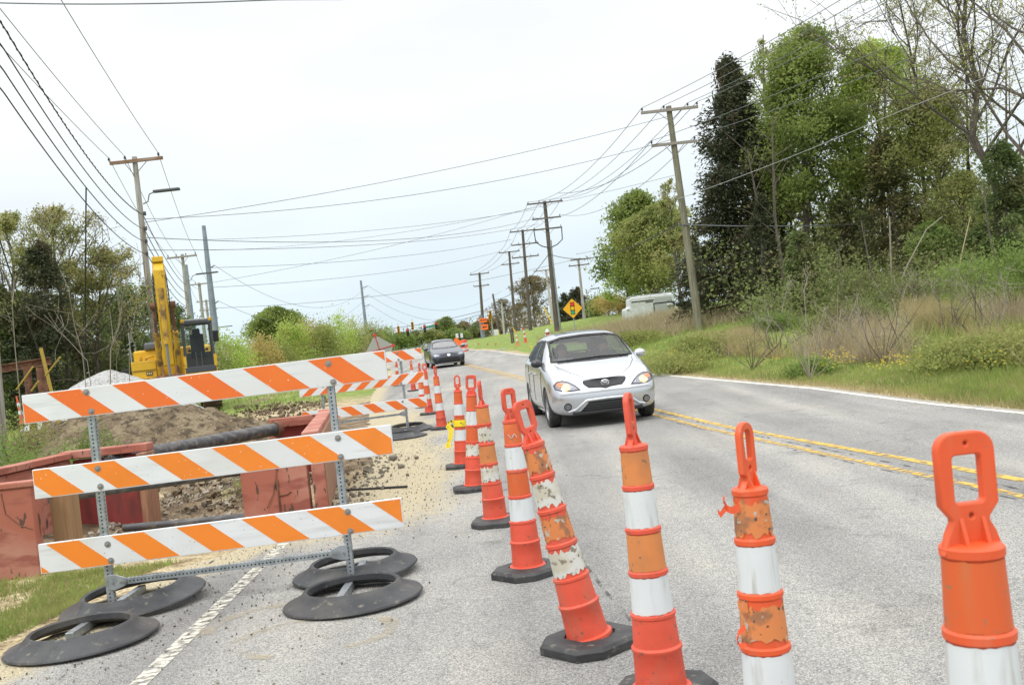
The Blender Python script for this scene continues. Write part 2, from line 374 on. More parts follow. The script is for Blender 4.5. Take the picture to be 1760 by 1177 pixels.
def asphalt():
    m = bpy.data.materials.new('asphalt'); m.use_nodes = True; t = m.node_tree; n = t.nodes; l = t.links; b = n['Principled BSDF']; b.inputs['Roughness'].default_value = .9; b.inputs['Specular IOR Level'].default_value = .2
    co = n.new('ShaderNodeTexCoord')
    def noise(s, d=4, stretch=None):
        z = n.new('ShaderNodeTexNoise'); z.inputs['Scale'].default_value = s; z.inputs['Detail'].default_value = d
        if stretch:
            mp_ = n.new('ShaderNodeMapping'); mp_.inputs['Rotation'].default_value = (0, 0, R(-7.8)); mp_.inputs['Scale'].default_value = stretch; l.new(co.outputs['Object'], mp_.inputs[0]); l.new(mp_.outputs[0], z.inputs['Vector'])
        else: l.new(co.outputs['Object'], z.inputs['Vector'])
        return z.outputs[0]
    def ramp(src, cols):
        r_ = n.new('ShaderNodeValToRGB'); l.new(src, r_.inputs[0]); el = r_.color_ramp.elements
        el[0].position, el[0].color = cols[0][0], (*cols[0][1], 1); el[1].position, el[1].color = cols[-1][0], (*cols[-1][1], 1)
        for p_, c_ in cols[1:-1]: q = el.new(p_); q.color = (*c_, 1)
        return r_.outputs[0]
    def mix(f, a_, b_, mode='MIX'):
        x = n.new('ShaderNodeMix'); x.data_type = 'RGBA'; x.blend_type = mode
        if isinstance(f, float): x.inputs[0].default_value = f
        else: l.new(f, x.inputs[0])
        l.new(a_, x.inputs[6]); l.new(b_, x.inputs[7]); return x.outputs[2]
    # exposed aggregate: light stones in dark binder
    vo = n.new('ShaderNodeTexVoronoi'); vo.inputs['Scale'].default_value = 150; l.new(co.outputs['Object'], vo.inputs['Vector'])
    vr = n.new('ShaderNodeSeparateColor'); l.new(vo.outputs['Color'], vr.inputs[0])
    agg = ramp(vr.outputs[0], [(.0, (.15, .15, .148)), (.22, (.23, .23, .225)), (.6, (.315, .308, .29)), (1, (.46, .45, .415))])
    fine = ramp(noise(210, 2), [(.35, (.45, .45, .45)), (.6, (1.3, 1.3, 1.3))])
    c = mix(.7, agg, fine, 'MULTIPLY')
    patch = ramp(noise(1.1, 6, (1, .35, 1)), [(.35, (.86, .86, .87)), (.5, (1, 1, 1)), (.68, (1.14, 1.12, 1.08))])
    c = mix(1.0, c, patch, 'MULTIPLY')
    wp = ramp(noise(1.3, 3, (1, .03, 1)), [(.38, (.80, .80, .81)), (.6, (1.1, 1.1, 1.09))])
    c = mix(.85, c, wp, 'MULTIPLY')
    st_ = ramp(noise(2.3, 7), [(.28, (.72, .72, .72)), (.38, (1, 1, 1)), (.66, (1, 1, 1)), (.74, (1.12, 1.08, .98))]); c = mix(.9, c, st_, 'MULTIPLY')
    vc = n.new('ShaderNodeTexVoronoi'); vc.feature = 'DISTANCE_TO_EDGE'; vc.inputs['Scale'].default_value = .45
    nw = n.new('ShaderNodeTexNoise'); nw.inputs['Scale'].default_value = 2.2; nw.inputs['Detail'].default_value = 6; l.new(co.outputs['Object'], nw.inputs['Vector'])
    mv = n.new('ShaderNodeVectorMath'); mv.operation = 'MULTIPLY_ADD'; l.new(nw.outputs['Color'], mv.inputs[0]); mv.inputs[1].default_value = (1.1, 1.1, 0); l.new(co.outputs['Object'], mv.inputs[2]); l.new(mv.outputs[0], vc.inputs['Vector'])
    ck = ramp(vc.outputs['Distance'], [(0, (.45, .45, .44)), (.004, (.6, .6, .6)), (.007, (1, 1, 1)), (1, (1, 1, 1))]); c = mix(.3, c, ck, 'MULTIPLY')
    a = n.new('ShaderNodeAttribute'); a.attribute_name = 'dust'
    nb = noise(7, 8); ad = n.new('ShaderNodeMath'); ad.operation = 'ADD'; l.new(a.outputs['Fac'], ad.inputs[0]); l.new(nb, ad.inputs[1])
    mr = n.new('ShaderNodeMapRange'); l.new(ad.outputs[0], mr.inputs[0]); mr.inputs[1].default_value = .72; mr.inputs[2].default_value = 1.25; mr.inputs[4].default_value = .9
    grit = ramp(noise(60, 6), [(.3, (.20, .16, .10)), (.5, (.43, .37, .24)), (.68, (.60, .54, .38))])
    c = mix(mr.outputs[0], c, grit)
    l.new(c, b.inputs['Base Color'])
    bp = n.new('ShaderNodeBump'); bp.inputs['Strength'].default_value = .6; bp.inputs['Distance'].default_value = .008; l.new(vo.outputs['Distance'], bp.inputs['Height']); l.new(bp.outputs[0], b.inputs['Normal'])
    return m
road = bpy.data.objects.new('road', me); COL.objects.link(road); me.materials.append(asphalt()); tag(road, kind='structure')
# ---- painted lines
def ribbon(fx, y0, y1, w, name, m, dz=.004, step=.25):
    vs = []; y = y0
    while y <= y1+1e-6:
        x = fx(y); vs += [(x-w/2, y, road_z(y)+dz), (x+w/2, y, road_z(y)+dz)]; y += step
    k = len(vs)//2; me = bpy.data.meshes.new(name); me.from_pydata(vs, [], [(2*i, 2*i+1, 2*i+3, 2*i+2) for i in range(k-1)]); me.materials.append(m)
    o = bpy.data.objects.new(name, me); COL.objects.link(o); return tag(o, kind='structure')
def paint(name, c, asp, lo, hi, sc=14, stretch=(1, 1, 1), bars=False):
    m = bpy.data.materials.new(name); m.use_nodes = True; t = m.node_tree; n = t.nodes; l = t.links; b = n['Principled BSDF']; b.inputs['Roughness'].default_value = .75; b.inputs['Base Color'].default_value = (*c, 1)
    co = n.new('ShaderNodeTexCoord'); mp_ = n.new('ShaderNodeMapping'); mp_.inputs['Scale'].default_value = stretch; l.new(co.outputs['Object'], mp_.inputs[0])
    z = n.new('ShaderNodeTexNoise'); z.inputs['Scale'].default_value = sc; z.inputs['Detail'].default_value = 8; l.new(mp_.outputs[0], z.inputs['Vector'])
    mr = n.new('ShaderNodeMapRange'); l.new(z.outputs[0], mr.inputs[0]); mr.inputs[1].default_value = lo; mr.inputs[2].default_value = hi
    fac = mr.outputs[0]
    if bars:
        wv = n.new('ShaderNodeTexWave'); wv.bands_direction = 'Y'; wv.inputs['Scale'].default_value = 4.6; wv.inputs['Distortion'].default_value = .5; l.new(co.outputs['Object'], wv.inputs['Vector'])
        m2 = n.new('ShaderNodeMapRange'); l.new(wv.outputs[0], m2.inputs[0]); m2.inputs[1].default_value = .05; m2.inputs[2].default_value = .3; m2.inputs[3].default_value = .62
        mm = n.new('ShaderNodeMath'); mm.operation = 'MULTIPLY'; l.new(fac, mm.inputs[0]); l.new(m2.outputs[0], mm.inputs[1]); fac = mm.outputs[0]
    tr = n.new('ShaderNodeBsdfTransparent'); ms = n.new('ShaderNodeMixShader'); l.new(fac, ms.inputs[0]); l.new(tr.outputs[0], ms.inputs[1]); l.new(b.outputs[0], ms.inputs[2]); l.new(ms.outputs[0], n['Material Output'].inputs[0])
    return m
yfx = lambda y: YEL0+YELS*y
YM = paint('worn_yellow_paint', (.55, .36, .07), None, .34, .52, 9); YM2 = paint('very_worn_yellow_paint', (.56, .36, .07), None, .40, .58, 12)
WM = paint('white_line_paint', (.70, .68, .60), None, .32, .45, 9); WL = paint('worn_white_paint', (.56, .54, .46), None, .38, .56, 16, bars=True)
ribbon(lambda y: yfx(y)+.13+.18*smooth(16, 3, y), -6, 112, .11, 'yellow_line', YM)
ribbon(lambda y: yfx(y)-.13, -6, 112, .10, 'yellow_line', YM2)
ribbon(lambda y: lerp_tab(REDGE, y), -6, 118, .10, 'white_line', WM)
ribbon(lambda y: -1.93-.024*y, 1, 9.6, .10, 'white_line', WL)
CRK = paint('crack_filler', (.07, .07, .06), None, .47, .60, 6, (3, 1, 1))
ribbon(lambda y: yfx(y)+.02+.03*rough(0, y, 2.5), -3, 30, .022, 'crack', CRK, .006)
ribbon(lambda y: yfx(y)-.22+.04*rough(3, y, 2.1), -3, 22, .014, 'crack', CRK, .006)
ribbon(lambda y: .62-.095*(y-3.5)+.03*rough(9, y, 2.8), 3.4, 9, .02, 'crack', CRK, .005)
ribbon(lambda y: -2.45+.02*rough(3, y, 2.8)-.02*y, 2, 8.3, .02, 'crack', CRK, .005)
TP = paint('tan_survey_paint', (.42, .36, .24), None, .38, 1.0, 5)
def paint_loop(px, py, rx, ry, a0, a1, w_):
    c = G(px, py); vs = []; k = 40
    for i in range(k+1):
        a = R(a0+(a1-a0)*i/k)
        for r_ in (1-w_/2, 1+w_/2): vs.append((c.x+rx*r_*math.cos(a), c.y+ry*r_*math.sin(a), road_z(c.y)+.005))
    me = bpy.data.meshes.new('paint_mark'); me.from_pydata(vs, [], [(2*i, 2*i+1, 2*i+3, 2*i+2) for i in range(k)]); me.materials.append(TP)
    o = bpy.data.objects.new('paint_mark', me); COL.objects.link(o); tag(o, kind='structure')
paint_loop(480, 1068, .42, .40, -20, 200, .22); paint_loop(540, 1092, .44, .36, -60, 250, .2)
# ================================================================ MATERIALS for objects
ORP = mat('orange_plastic', (.66, .085, .045), .55, layers=((9, (.58, .075, .035), .45, .7), (5, (.46, .13, .08), .55, .75, 7, (3, 3, .6)), (30, (.24, .09, .06), .62, .72)), bump=(20, .15, .01))
ORP2 = mat('bright_orange_plastic', (.64, .085, .022), .5, layers=((7, (.60, .12, .05), .52, .75, 7, (4, 4, .7)), (6, (.75, .09, .02), .45, .7), (40, (.4, .12, .06), .68, .74)))
OSH = mat('orange_sheeting', (.62, .125, .035), .42, layers=((12, (.70, .16, .04), .45, .65), (34, (.32, .15, .08), .62, .68)))
OSA = mat('aged_orange_sheeting', (.60, .21, .06), .5, layers=((8, (.48, .18, .06), .45, .65), (22, (.16, .10, .06), .64, .70)))
OSD = mat('dirty_orange_sheeting', (.60, .20, .06), .5, layers=((14, (.30, .13, .06), .5, .6), (26, (.42, .40, .34), .60, .64), (44, (.07, .06, .05), .63, .67)))
WSH = mat('white_sheeting', (.60, .625, .635), .4, layers=((9, (.45, .45, .42), .52, .7, 7, (5, 5, .5)), (5, (.62, .65, .66), .45, .7), (24, (.35, .34, .30), .66, .72)))
WSD = mat('dirty_white_sheeting', (.58, .58, .54), .45, layers=((10, (.50, .47, .38), .45, .6), (24, (.22, .19, .14), .58, .64), (40, (.08, .08, .07), .64, .68)))
RUB = mat('black_rubber', (.028, .028, .03), .62, layers=((6, (.05, .05, .05), .45, .6), (20, (.13, .12, .10), .6, .72)), bump=(60, .3, .01))
RPL = mat('rail_white', (.68, .70, .71), .38, layers=((6, (.54, .55, .54), .5, .72, 7, (.4, 1, 5)), (1.5, (.58, .58, .55), .5, .7), (3, (.66, .68, .69), .45, .7), (60, (.30, .27, .22), .69, .73)))
ROC = mat('cone_orange_band', (.60, .10, .022), .45, layers=((7, (.52, .13, .04), .5, .72, 7, (5, 5, .6)), (30, (.30, .14, .07), .64, .70)))
ROR = mat('rail_orange', (.72, .145, .020), .38, layers=((3, (.74, .17, .02), .45, .7), (60, (.75, .65, .55), .70, .73)))
ROT = mat('rail_tan_orange', (.78, .22, .02), .38, layers=((3, (.70, .20, .02), .45, .7), (60, (.75, .65, .55), .70, .73)))
GAL = mat('galvanised_steel', (.42, .45, .47), .42, .75, layers=((16, (.30, .33, .35), .42, .6),))
DRK = mat('dark_hole', (.012, .012, .012), .8); BLT = mat('bolt_steel', (.28, .27, .25), .5, .6)
WOD = mat('weathered_wood', (.36, .345, .32), .9, layers=((3, (.22, .19, .15), .42, .6, 6, (4, 4, .3)), (9, (.42, .39, .34), .55, .7, 6, (6, 6, .2))), bump=(20, .4, .02))
WODG = mat('green_treated_wood', (.20, .19, .13), .9, layers=((3, (.14, .13, .09), .42, .6, 6, (4, 4, .3)), (9, (.30, .28, .21), .55, .7, 6, (6, 6, .2))))
WODD = mat('dark_creosote_wood', (.085, .07, .055), .9, layers=((3, (.14, .12, .10), .45, .65, 5, (4, 4, .3)),))
CRS = mat('crossarm_wood', (.20, .11, .065), .85, layers=((5, (.30, .22, .16), .45, .6, 5, (.3, 4, 4)),)); CRG = mat('grey_crossarm_wood', (.27, .24, .21), .85)
INS = mat('insulator', (.06, .055, .06), .3); WIR = mat('wire_black', (.02, .02, .022), .6); WIG = mat('wire_grey', (.13, .14, .15), .5)
STL = mat('grey_steel_pole', (.25, .29, .33), .5, .4, layers=((2, (.20, .235, .27), .4, .6),))
YEL = mat('excavator_yellow', (.66, .40, .02), .45, layers=((2.2, (.58, .34, .02), .45, .65), (5, (.20, .11, .04), .60, .70)))
YED = mat('dirty_yellow', (.50, .30, .03), .6, layers=((3, (.16, .09, .04), .48, .6),))
RST = mat('rusty_steel', (.14, .06, .035), .85, layers=((4, (.22, .11, .06), .45, .6), (15, (.07, .04, .03), .55, .65)), bump=(15, .3))
SHP = mat('red_oxide_shoring', (.36, .115, .075), .75, layers=((1.6, (.42, .19, .14), .42, .6, 6), (3, (.28, .085, .06), .52, .64, 7, (1, 1, 3)), (9, (.10, .05, .035), .63, .66, 6, (2, 2, .7))), bump=(5, .3, .02))
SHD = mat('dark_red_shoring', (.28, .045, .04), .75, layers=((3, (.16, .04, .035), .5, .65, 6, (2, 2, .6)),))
TIM = mat('brown_timber', (.33, .17, .10), .85, layers=((5, (.20, .10, .06), .42, .6, 6, (8, 8, .4)),))
BLK = mat('matt_black', (.015, .015, .017), .6); GRY = mat('mid_grey', (.18, .18, .18), .7)
CHR = mat('chrome', (.75, .76, .78), .15, 1.0)

# ================================================================ CHANNELIZER CONES
def zig(base, amp, n=36, k=3):
    return base
def cone_kit(name, yaw, mats, base='oct', hstyle='slot', kink=0):
    """1.23 m channelizer; mats = (plastic, band1, band2, band3, band4). origin at ground"""
    t = thing(name, (0, 0, 0)); pl, b1, b2, b3, b4 = mats
    # base
    b = MB()
    if base == 'oct':
        o_ = [(.225, .12), (.12, .2), (-.12, .2), (-.225, .12), (-.225, -.12), (-.12, -.2), (.12, -.2), (.225, -.12)]
    else:
        o_ = circ(0, 0, .22, .2, 20)
    M = Matrix.Rotation(yaw, 4, 'Z')
    n = len(o_); lv = [(1, 0), (1, .035), (.93, .052), (.52, .06), (.50, .045)]
    vs = [M @ Vector((x*k, y*k, z)) for k, z in lv for x, y in o_]
    fs = [(i*n+j, i*n+(j+1) % n, (i+1)*n+(j+1) % n, (i+1)*n+j) for i in range(len(lv)-1) for j in range(n)]+[tuple(range(n))[::-1], tuple((len(lv)-1)*n+j for j in range(n))]
    b.add(vs, fs); b.build('rubber_base', RUB, t)
    # body
    pr = [(.120, .045), (.120, .06), (.103, .065), (.100, .12), (.097, .205), (.102, .212), (.102, .222), (.093, .23), (.087, .34),
          (.091, .345), (.091, .356), (.0805, .36), (.075, .505), (.080, .51), (.080, .524), (.0725, .53), (.0675, .675), (.0725, .68), (.0725, .694),
          (.065, .70), (.0600, .845), (.065, .85), (.065, .864), (.058, .87), (.0535, 1.00), (.058, 1.005), (.058, 1.02), (.052, 1.025), (.03, 1.028), (.0, 1.03)]
    body = MB(); body.lathe(pr, 28); body.build('post_body', pl, t, smooth=True)
    for i, (z0, z1, r0, r1, m) in enumerate(((.868, 1.002, .0598, .0553, b1), (.698, .847, .0668, .0618, b2), (.528, .677, .0742, .0692, b3), (.36, .507, .0822, .0768, b4))):
        rg = random.Random(hash((name, i)) % 1000); q = MB(); n = 36
        rows = [z0, z0+(z1-z0)*.5, z1]; vs = []
        ragged = .03 if m in (OSD, WSD) else .004
        for ri, z in enumerate(rows):
            for j in range(n):
                a = 2*math.pi*j/n; zz = z + (rg.uniform(0, ragged) if ri == 0 else -rg.uniform(0, ragged) if ri == 2 else 0)
                r_ = r0+(r1-r0)*(z-z0)/(z1-z0); vs.append((r_*math.cos(a), r_*math.sin(a), zz))
        q.add(vs, [(k*n+j, k*n+(j+1) % n, (k+1)*n+(j+1) % n, (k+1)*n+j) for k in range(2) for j in range(n)])
        q.build('reflective_band', m, t, smooth='all')
    # handle
    h = MB()
    if hstyle == 'slot':
        outer = [(-.055, 1.012), (-.045, 1.045), (-.034, 1.065), (-.034, 1.075), (-.054, 1.10)]+[(-.054+.03*(1-math.cos(R(a))), 1.20+.03*math.sin(R(a))) for a in range(0, 91, 18)]+[(.054-.03*(1-math.cos(R(a))), 1.20+.03*math.sin(R(a))) for a in range(90, -1, -18)]+[(.054, 1.10), (.034, 1.075), (.034, 1.065), (.045, 1.045), (.055, 1.012)]
        hol = [rrect(-.033, 1.098, .033, 1.195, .012), circ(0, 1.213, .008, n=10), circ(0, 1.078, .009, n=10)]
    elif hstyle == 'ring':
        outer = [(-.05, 1.02), (-.03, 1.04), (-.018, 1.05), (-.018, 1.058), (-.040, 1.075), (-.040, 1.19)]+[(.04*math.cos(R(a)), 1.19+.04*math.sin(R(a))) for a in range(162, 10, -18)]+[(.040, 1.19), (.040, 1.075), (.018, 1.058), (.018, 1.05), (.03, 1.04), (.05, 1.02)]
        hol = [[(-.024, 1.115), (.0, 1.108), (.024, 1.115), (.026, 1.185)]+[(.026*math.cos(R(a)), 1.188+.026*math.sin(R(a))) for a in range(20, 170, 18)]+[(-.026, 1.185)], circ(0, 1.088, .012, n=10)]
    v, f = shape2d(outer, hol, .022, .004); M = Matrix.Rotation(yaw, 4, 'Z')
    h.add([M @ p for p in v], f)
    for sx in (-.022, .022): h.add([M @ Vector((sx+a, b_, z)) for z, e in ((1.02, .03), (1.075, .012)) for a, b_ in ((-.004, -e), (.004, -e), (.004, e), (-.004, e))], [(0, 1, 5, 4), (1, 2, 6, 5), (2, 3, 7, 6), (3, 0, 4, 7), (4, 5, 6, 7)])
    h.build('handle', pl, t, smooth=True)
    return t
def place_cone(t, base_px, top_px, label, D=None, group='channelizer cones along the lane closure', htot=1.23):
    if D is None: p = G(*base_px)
    else: p = P(base_px[0], base_px[1], D); p.z = road_z(p.y)
    p.z = road_z(p.y)+.003
    q = P(top_px[0], top_px[1], p.y) ; v = q-p
    # lean toward the top pixel at the same depth, real height kept
    lean = math.atan2(v.x, v.z); s = v.length/htot
    t.location = p; t.rotation_euler = (0, max(-.3, min(.3, lean)), 0)
    s = max(.8, min(1.15, s)); t.scale = (s, s, s)
    t['label'] = label; t['category'] = 'traffic cone'; t['group'] = group
    return t
def flat_base(t):
    """a leaning post keeps its rubber base flat on the ground"""
    for c in t.children:
        if c.name.startswith('rubber_base'):
            c.rotation_euler = (0, -t.rotation_euler[1], 0)
CN = 'channelizer_cone'
def mk(yaw, mats, **k): return cone_kit(CN, yaw, mats, **k)
c9 = place_cone(mk(R(8), (ORP2, ROC, WSH, ROC, WSH)), (1720, 1560), (1652, 745), 'bright orange channelizer cone with wide slotted handle, largest and cut off at the corner', 1.88); flat_base(c9)
c8 = place_cone(mk(R(48), (ORP2, OSD, WSH, OSD, WSH), hstyle='ring'), (1342, 1372), (1277, 727), 'orange channelizer cone with torn peeling orange sheeting and oval ring handle', 3.05); flat_base(c8)
c7 = place_cone(mk(R(66), (ORP, OSA, WSH, OSA, WSH), hstyle='ring'), (1140, 1204), (1078, 676), 'upright channelizer cone with tan bands, its handle overlapping the silver car bumper'); flat_base(c7)
c6 = place_cone(mk(R(42), (ORP, OSD, WSD, OSD, WSD)), (1016, 1110), (895, 690), 'channelizer cone leaning furthest, with flaking dirty bands and black rubber base'); flat_base(c6)
c5 = place_cone(mk(R(42), (ORP, OSH, WSH, ROC, WSH)), (909, 986), (872, 668), 'channelizer cone with white scribble under its handle, standing behind the leaning one'); flat_base(c5)
c4 = place_cone(mk(R(84), (ORP, OSA, WSD, OSA, WSD)), (853, 900), (823, 655), 'channelizer cone with scuffed tan bands and a handle edge on like a spike'); flat_base(c4)
c3 = place_cone(mk(R(8), (ORP, ROC, WSH, ROC, WSD)), (816, 842), (809, 645), 'narrow channelizer cone with squared slotted handle facing the road'); flat_base(c3)
c2 = place_cone(mk(R(5), (ORP, ROC, WSH, ROC, WSH), hstyle='ring'), (795, 803), (785, 645), 'channelizer cone with yellow caution tape tied round its middle'); flat_base(c2)
c1 = place_cone(mk(R(70), (ORP, OSH, WSH, OSH, WSH)), (760, 737), (747, 629), 'channelizer cone standing alone in front of the dark sedan'); flat_base(c1)
for i, (b_, tp, lb) in enumerate((
    ((738, 712), (729, 625), 'channelizer cone just past the end of the far striped barricade'),
    ((727, 700), (720, 624), 'channelizer cone half hidden behind its neighbour at the far barricade end'),
    ((711, 672), (706, 621), 'channelizer cone framed between rails of the far barricade, beside yellow tape'),
    ((684, 663), (681, 621), 'distant channelizer cone standing on the grass edge behind the far barricade'))):
    src = (c3, c1, c5, c2)[i]; o = dup(src, (0, 0, 0)); place_cone(o, b_, tp, lb); flat_base(o)
# peeling strips on the torn cone
def strip(parent, pts, w_, m, name='peeling_strip'):
    q = MB(); vs = []
    for i, p in enumerate(pts):
        p = Vector(p); k = w_*(1-.5*i/len(pts)); vs += [p+Vector((0, 0, k)), p-Vector((0, .004, k))]
    q.add(vs, [(2*i, 2*i+1, 2*i+3, 2*i+2) for i in range(len(pts)-1)]); q.build(name, m, parent, smooth='all')
strip(c8, [(-.045, -.035, .97), (-.072, -.04, .965), (-.092, -.045, .975), (-.11, -.045, .955), (-.118, -.05, .97)], .013, ORP2)
strip(c8, [(-.085, -.045, .975), (-.098, -.05, 1.0), (-.092, -.05, 1.012)], .009, ORP2)
strip(c8, [(-.055, -.05, .665), (-.078, -.055, .66), (-.086, -.055, .675)], .02, OSD)
strip(c8, [(-.068, -.05, .60), (-.092, -.055, .585), (-.100, -.055, .56), (-.090, -.055, .54), (-.072, -.055, .545)], .009, ORP2)
# white scribble, yellow tape
q = MB(); q.tube([(.0605*math.sin(a), -.0605*math.cos(a)-.001, .92+.012*math.sin(a*9)) for a in np.arange(-.6, .5, .08)], .0022, 4); q.build('paint_scribble', WSH, c5)
TAP = mat('yellow_tape', (.80, .62, .02), .4, layers=((30, (.03, .03, .03), .62, .66),))
tape = MB(); n = 20
tape.lathe([(.086, .55), (.084, .58), (.087, .60), (.081, .635)], n)
pts = [(-.09, -.03, .60), (-.14, -.05, .62), (-.17, -.04, .55), (-.13, -.06, .50), (-.15, -.06, .38), (-.19, -.08, .30), (-.17, -.08, .27)]
for off in (0, .03):
    vs = []
    for p in pts: p = Vector(p)+Vector((off, 0, off*.5)); vs += [p+Vector((.017, 0, .01)), p-Vector((.017, .008, .0))]
    tape.add(vs, [(2*i, 2*i+1, 2*i+3, 2*i+2) for i in range(len(pts)-1)])
to = tape.build('caution_tape', TAP, None, smooth='all'); to.location = c2.location; to.scale = c2.scale; to.rotation_euler = c2.rotation_euler
tag(to, 'yellow caution tape knotted round an orange channelizer cone', 'tape')
# ================================================================ BARRICADES
def rail(parent, L, h, zl, slope, m_o, phase, direction=1, thick=.03, bolts=(), period=.42):
    """striped plank centred at x=0; z = zl at its lower edge; stripes lean with direction"""
    r = MB(); sh = Matrix.Shear('XZ', 4, (0, 0)) if False else None
    f = lambda x, z: (x, z+slope*x)
    r.prism([f(-L/2, zl), f(L/2, zl), f(L/2, zl+h), f(-L/2, zl+h)], thick)
    ro = r.build('rail', RPL, parent, bevel=.003)
    s = MB(); x = -L/2-period+phase; e = .006
    while x < L/2+period:
        # parallelogram, top edge shifted against the bottom edge
        top = (x, x+period/2); sl = h*1.12*direction
        pts = [(top[0], zl+h-e), (top[1], zl+h-e), (top[1]+sl, zl+e), (top[0]+sl, zl+e)]
        # clip to |x| < L/2-e
        def clip(pl, lim, sg):
            o_ = []
            for i in range(len(pl)):
                a, b = pl[i], pl[(i+1) % len(pl)]; ia, ib = sg*a[0] <= lim, sg*b[0] <= lim
                if ia: o_.append(a)
                if ia != ib:
                    t = (sg*lim-a[0])/(b[0]-a[0]); o_.append((sg*lim, a[1]+t*(b[1]-a[1])))
            return o_
        pts = clip(clip(pts, L/2-e, 1), L/2-e, -1) if pts else []
        if len(pts) > 2:
            pts = [f(*p) for p in pts]; n = len(pts)
            for sy in (-1, 1):
                yy = sy*(thick/2+.0012); s.add([(p[0], yy, p[1]) for p in pts]+[(p[0], yy-sy*.001, p[1]) for p in pts], [tuple(range(n))]+[(i, (i+1) % n, (i+1) % n+n, i+n) for i in range(n)])
        x += period
    s.build('orange_stripes', m_o, ro)
    for (bx, bz) in bolts:
        b = MB(); c = Matrix.Translation((bx, -thick/2-.001, zl+bz+slope*bx)) @ Matrix.Rotation(R(90), 4, 'X')
        b.lathe([(.021, -.001), (.021, .003), (.012, .0035)], 14, c, True); b.lathe([(.011, .003), (.010, .010), (.0, .012)], 6, c, True); b.build('bolt', BLT, ro)
    return ro
def perf_tube(parent, p, q, name, w_=.045, up=(0, -1, 0)):
    hl = MB(); hl.bar(p, q, w_, w_, up); hl.cur = 1
    p, q = Vector(p), Vector(q); d = (q-p); L = d.length; d.normalize(); k = int(L/.0254)
    side = d.cross(Vector((0, -1, 0)))
    if side.length > .5:
        for i in range(1, k):
            c = p+d*(i*L/k)
            for nrm in (Vector((0, -1, 0)), side.normalized(), -side.normalized()):
                x = d; y = nrm.cross(d)
                hl.add([c+nrm*(w_/2+.0008)+x*.0062*math.cos(a*1.0472)+y*.0062*math.sin(a*1.0472) for a in range(6)], [tuple(range(6))])
    return hl.build(name, [GAL, DRK], parent)
def barricade(loc, rails, posts, brace, label, H_=1.52, feet=(-.62, .58)):
    t = thing('striped_barricade', loc, 0, label, 'barricade')
    for r in rails: rail(t, *r[0], **r[1])
    for x in posts:
        perf_tube(t, (x, .04, .06), (x, .04, H_-.02), 'post')
        fm = MB(); fm.bar((x, feet[0], .035), (x, feet[1], .035), .05, .05); fo = fm.build('foot', GAL, t, bevel=.004)
    if brace:
        z0, z1 = brace; perf_tube(t, (posts[0]+.09, .04, z0), (posts[1]-.09, .04, z1), 'brace', .038)
        for x, z, s in ((posts[0], z0, 1), (posts[1], z1, -1)):
            g = MB(); g.prism([(x+s*.0, z+.055), (x+s*.05, z+.055), (x+s*.115, z+.03), (x+s*.125, z), (x+s*.11, z-.025), (x+s*.05, z-.045), (x+s*.0, z-.045)], .008, Matrix.Translation((0, .012, 0))); go = g.build('bracket', GAL, t, bevel=.002)
            b = MB()
            for bx in (.03, .085, .105): b.lathe([(.008, 0), (.008, .008)], 8, Matrix.Translation((x+s*bx, .007, z)) @ Matrix.Rotation(R(90), 4, 'X'), True)
            b.build('rivets', BLT, go)
    return t
BX = (-3.26-.845)/2
b1 = barricade((BX, 6.63, 0), [
    ((2.42, .192, 1.333, .014, ROR, .17), dict(bolts=[(-.78, .16), (-.76, .03), (.83, .15), (.85, .025)], period=.434)),
    ((2.39, .195, .835, .016, ROT, .33), dict(bolts=[(-.76, .15), (-.755, .03), (.84, .15), (.845, .025)], period=.434)),
    ((2.42, .196, .343, .018, ROT, .055), dict(bolts=[(-.75, .14), (-.74, .03), (.85, .15), (.855, .02)], period=.434))],
    (-.785, .82), (.205, .235), 'large orange and white striped barricade with three rails in front of the trench shoring')
z2 = road_z(18.6)
b2 = barricade((-2.88, 18.6, z2), [
    ((2.34, .20, 1.30, .015, ROR, .10), dict(bolts=[(.72, .15), (.73, .03), (-.72, .15)], period=.42)),
    ((2.34, .20, .86, .015, ROR, .26), dict(bolts=[(.72, .15), (.73, .03), (-.72, .15)], direction=-1, period=.33)),
    ((2.34, .19, .40, .015, ROR, .30), dict(bolts=[(.72, .15), (.73, .03)], period=.42))],
    (-.76, .76), (.30, .33), 'smaller striped barricade farther up the closed lane, its middle rail slanting the other way')
b2.location.x = -2.86; b1.rotation_euler = (0, 0, 0)
# ---- recycled tyre rings that weigh the feet down
def ring(loc, r, rot, label):
    t = thing('rubber_ring', loc, 0, label, 'rubber ring', 'rubber rings weighing down the barricade feet', rot=rot)
    k = r/.43; prof = [(.43*k, .0), (.438*k, .008), (.432*k, .018), (.38*k, .035), (.34*k, .055), (.315*k, .075), (.302*k, .092), (.29*k, .096), (.278*k, .088), (.275*k, .055), (.30*k, .035), (.36*k, .012), (.43*k, .0)]
    m = MB(); m.lathe(prof, 56); m.build('tyre_sidewall', RBR, t, smooth=True)
    return t
RBR = mat('ribbed_rubber', (.022, .024, .028), .5, layers=((5, (.045, .047, .05), .42, .6), (2.2, (.11, .10, .08), .5, .8, 8), (18, (.16, .145, .11), .62, .75)), bump=(90, .5, .006))
def gz(px, py, D=None):
    p = G(px, py) if D is None else P(px, py, D); p.z = road_z(p.y); return p
ring(gz(143, 1104)+Vector((0, 0, .01)), .43, (0, R(-1), 0), 'worn black rubber ring on the dirt, under the near foot at the dirt side')
ring(gz(232, 1042)+Vector((0, 0, .03)), .47, (R(3), R(-3.0), 0), 'tilted black rubber ring over the rear foot at the dirt side')
ring(gz(608, 1032)+Vector((0, 0, .01)), .43, (0, R(-1), 0), 'black rubber ring over the near foot on the asphalt side')
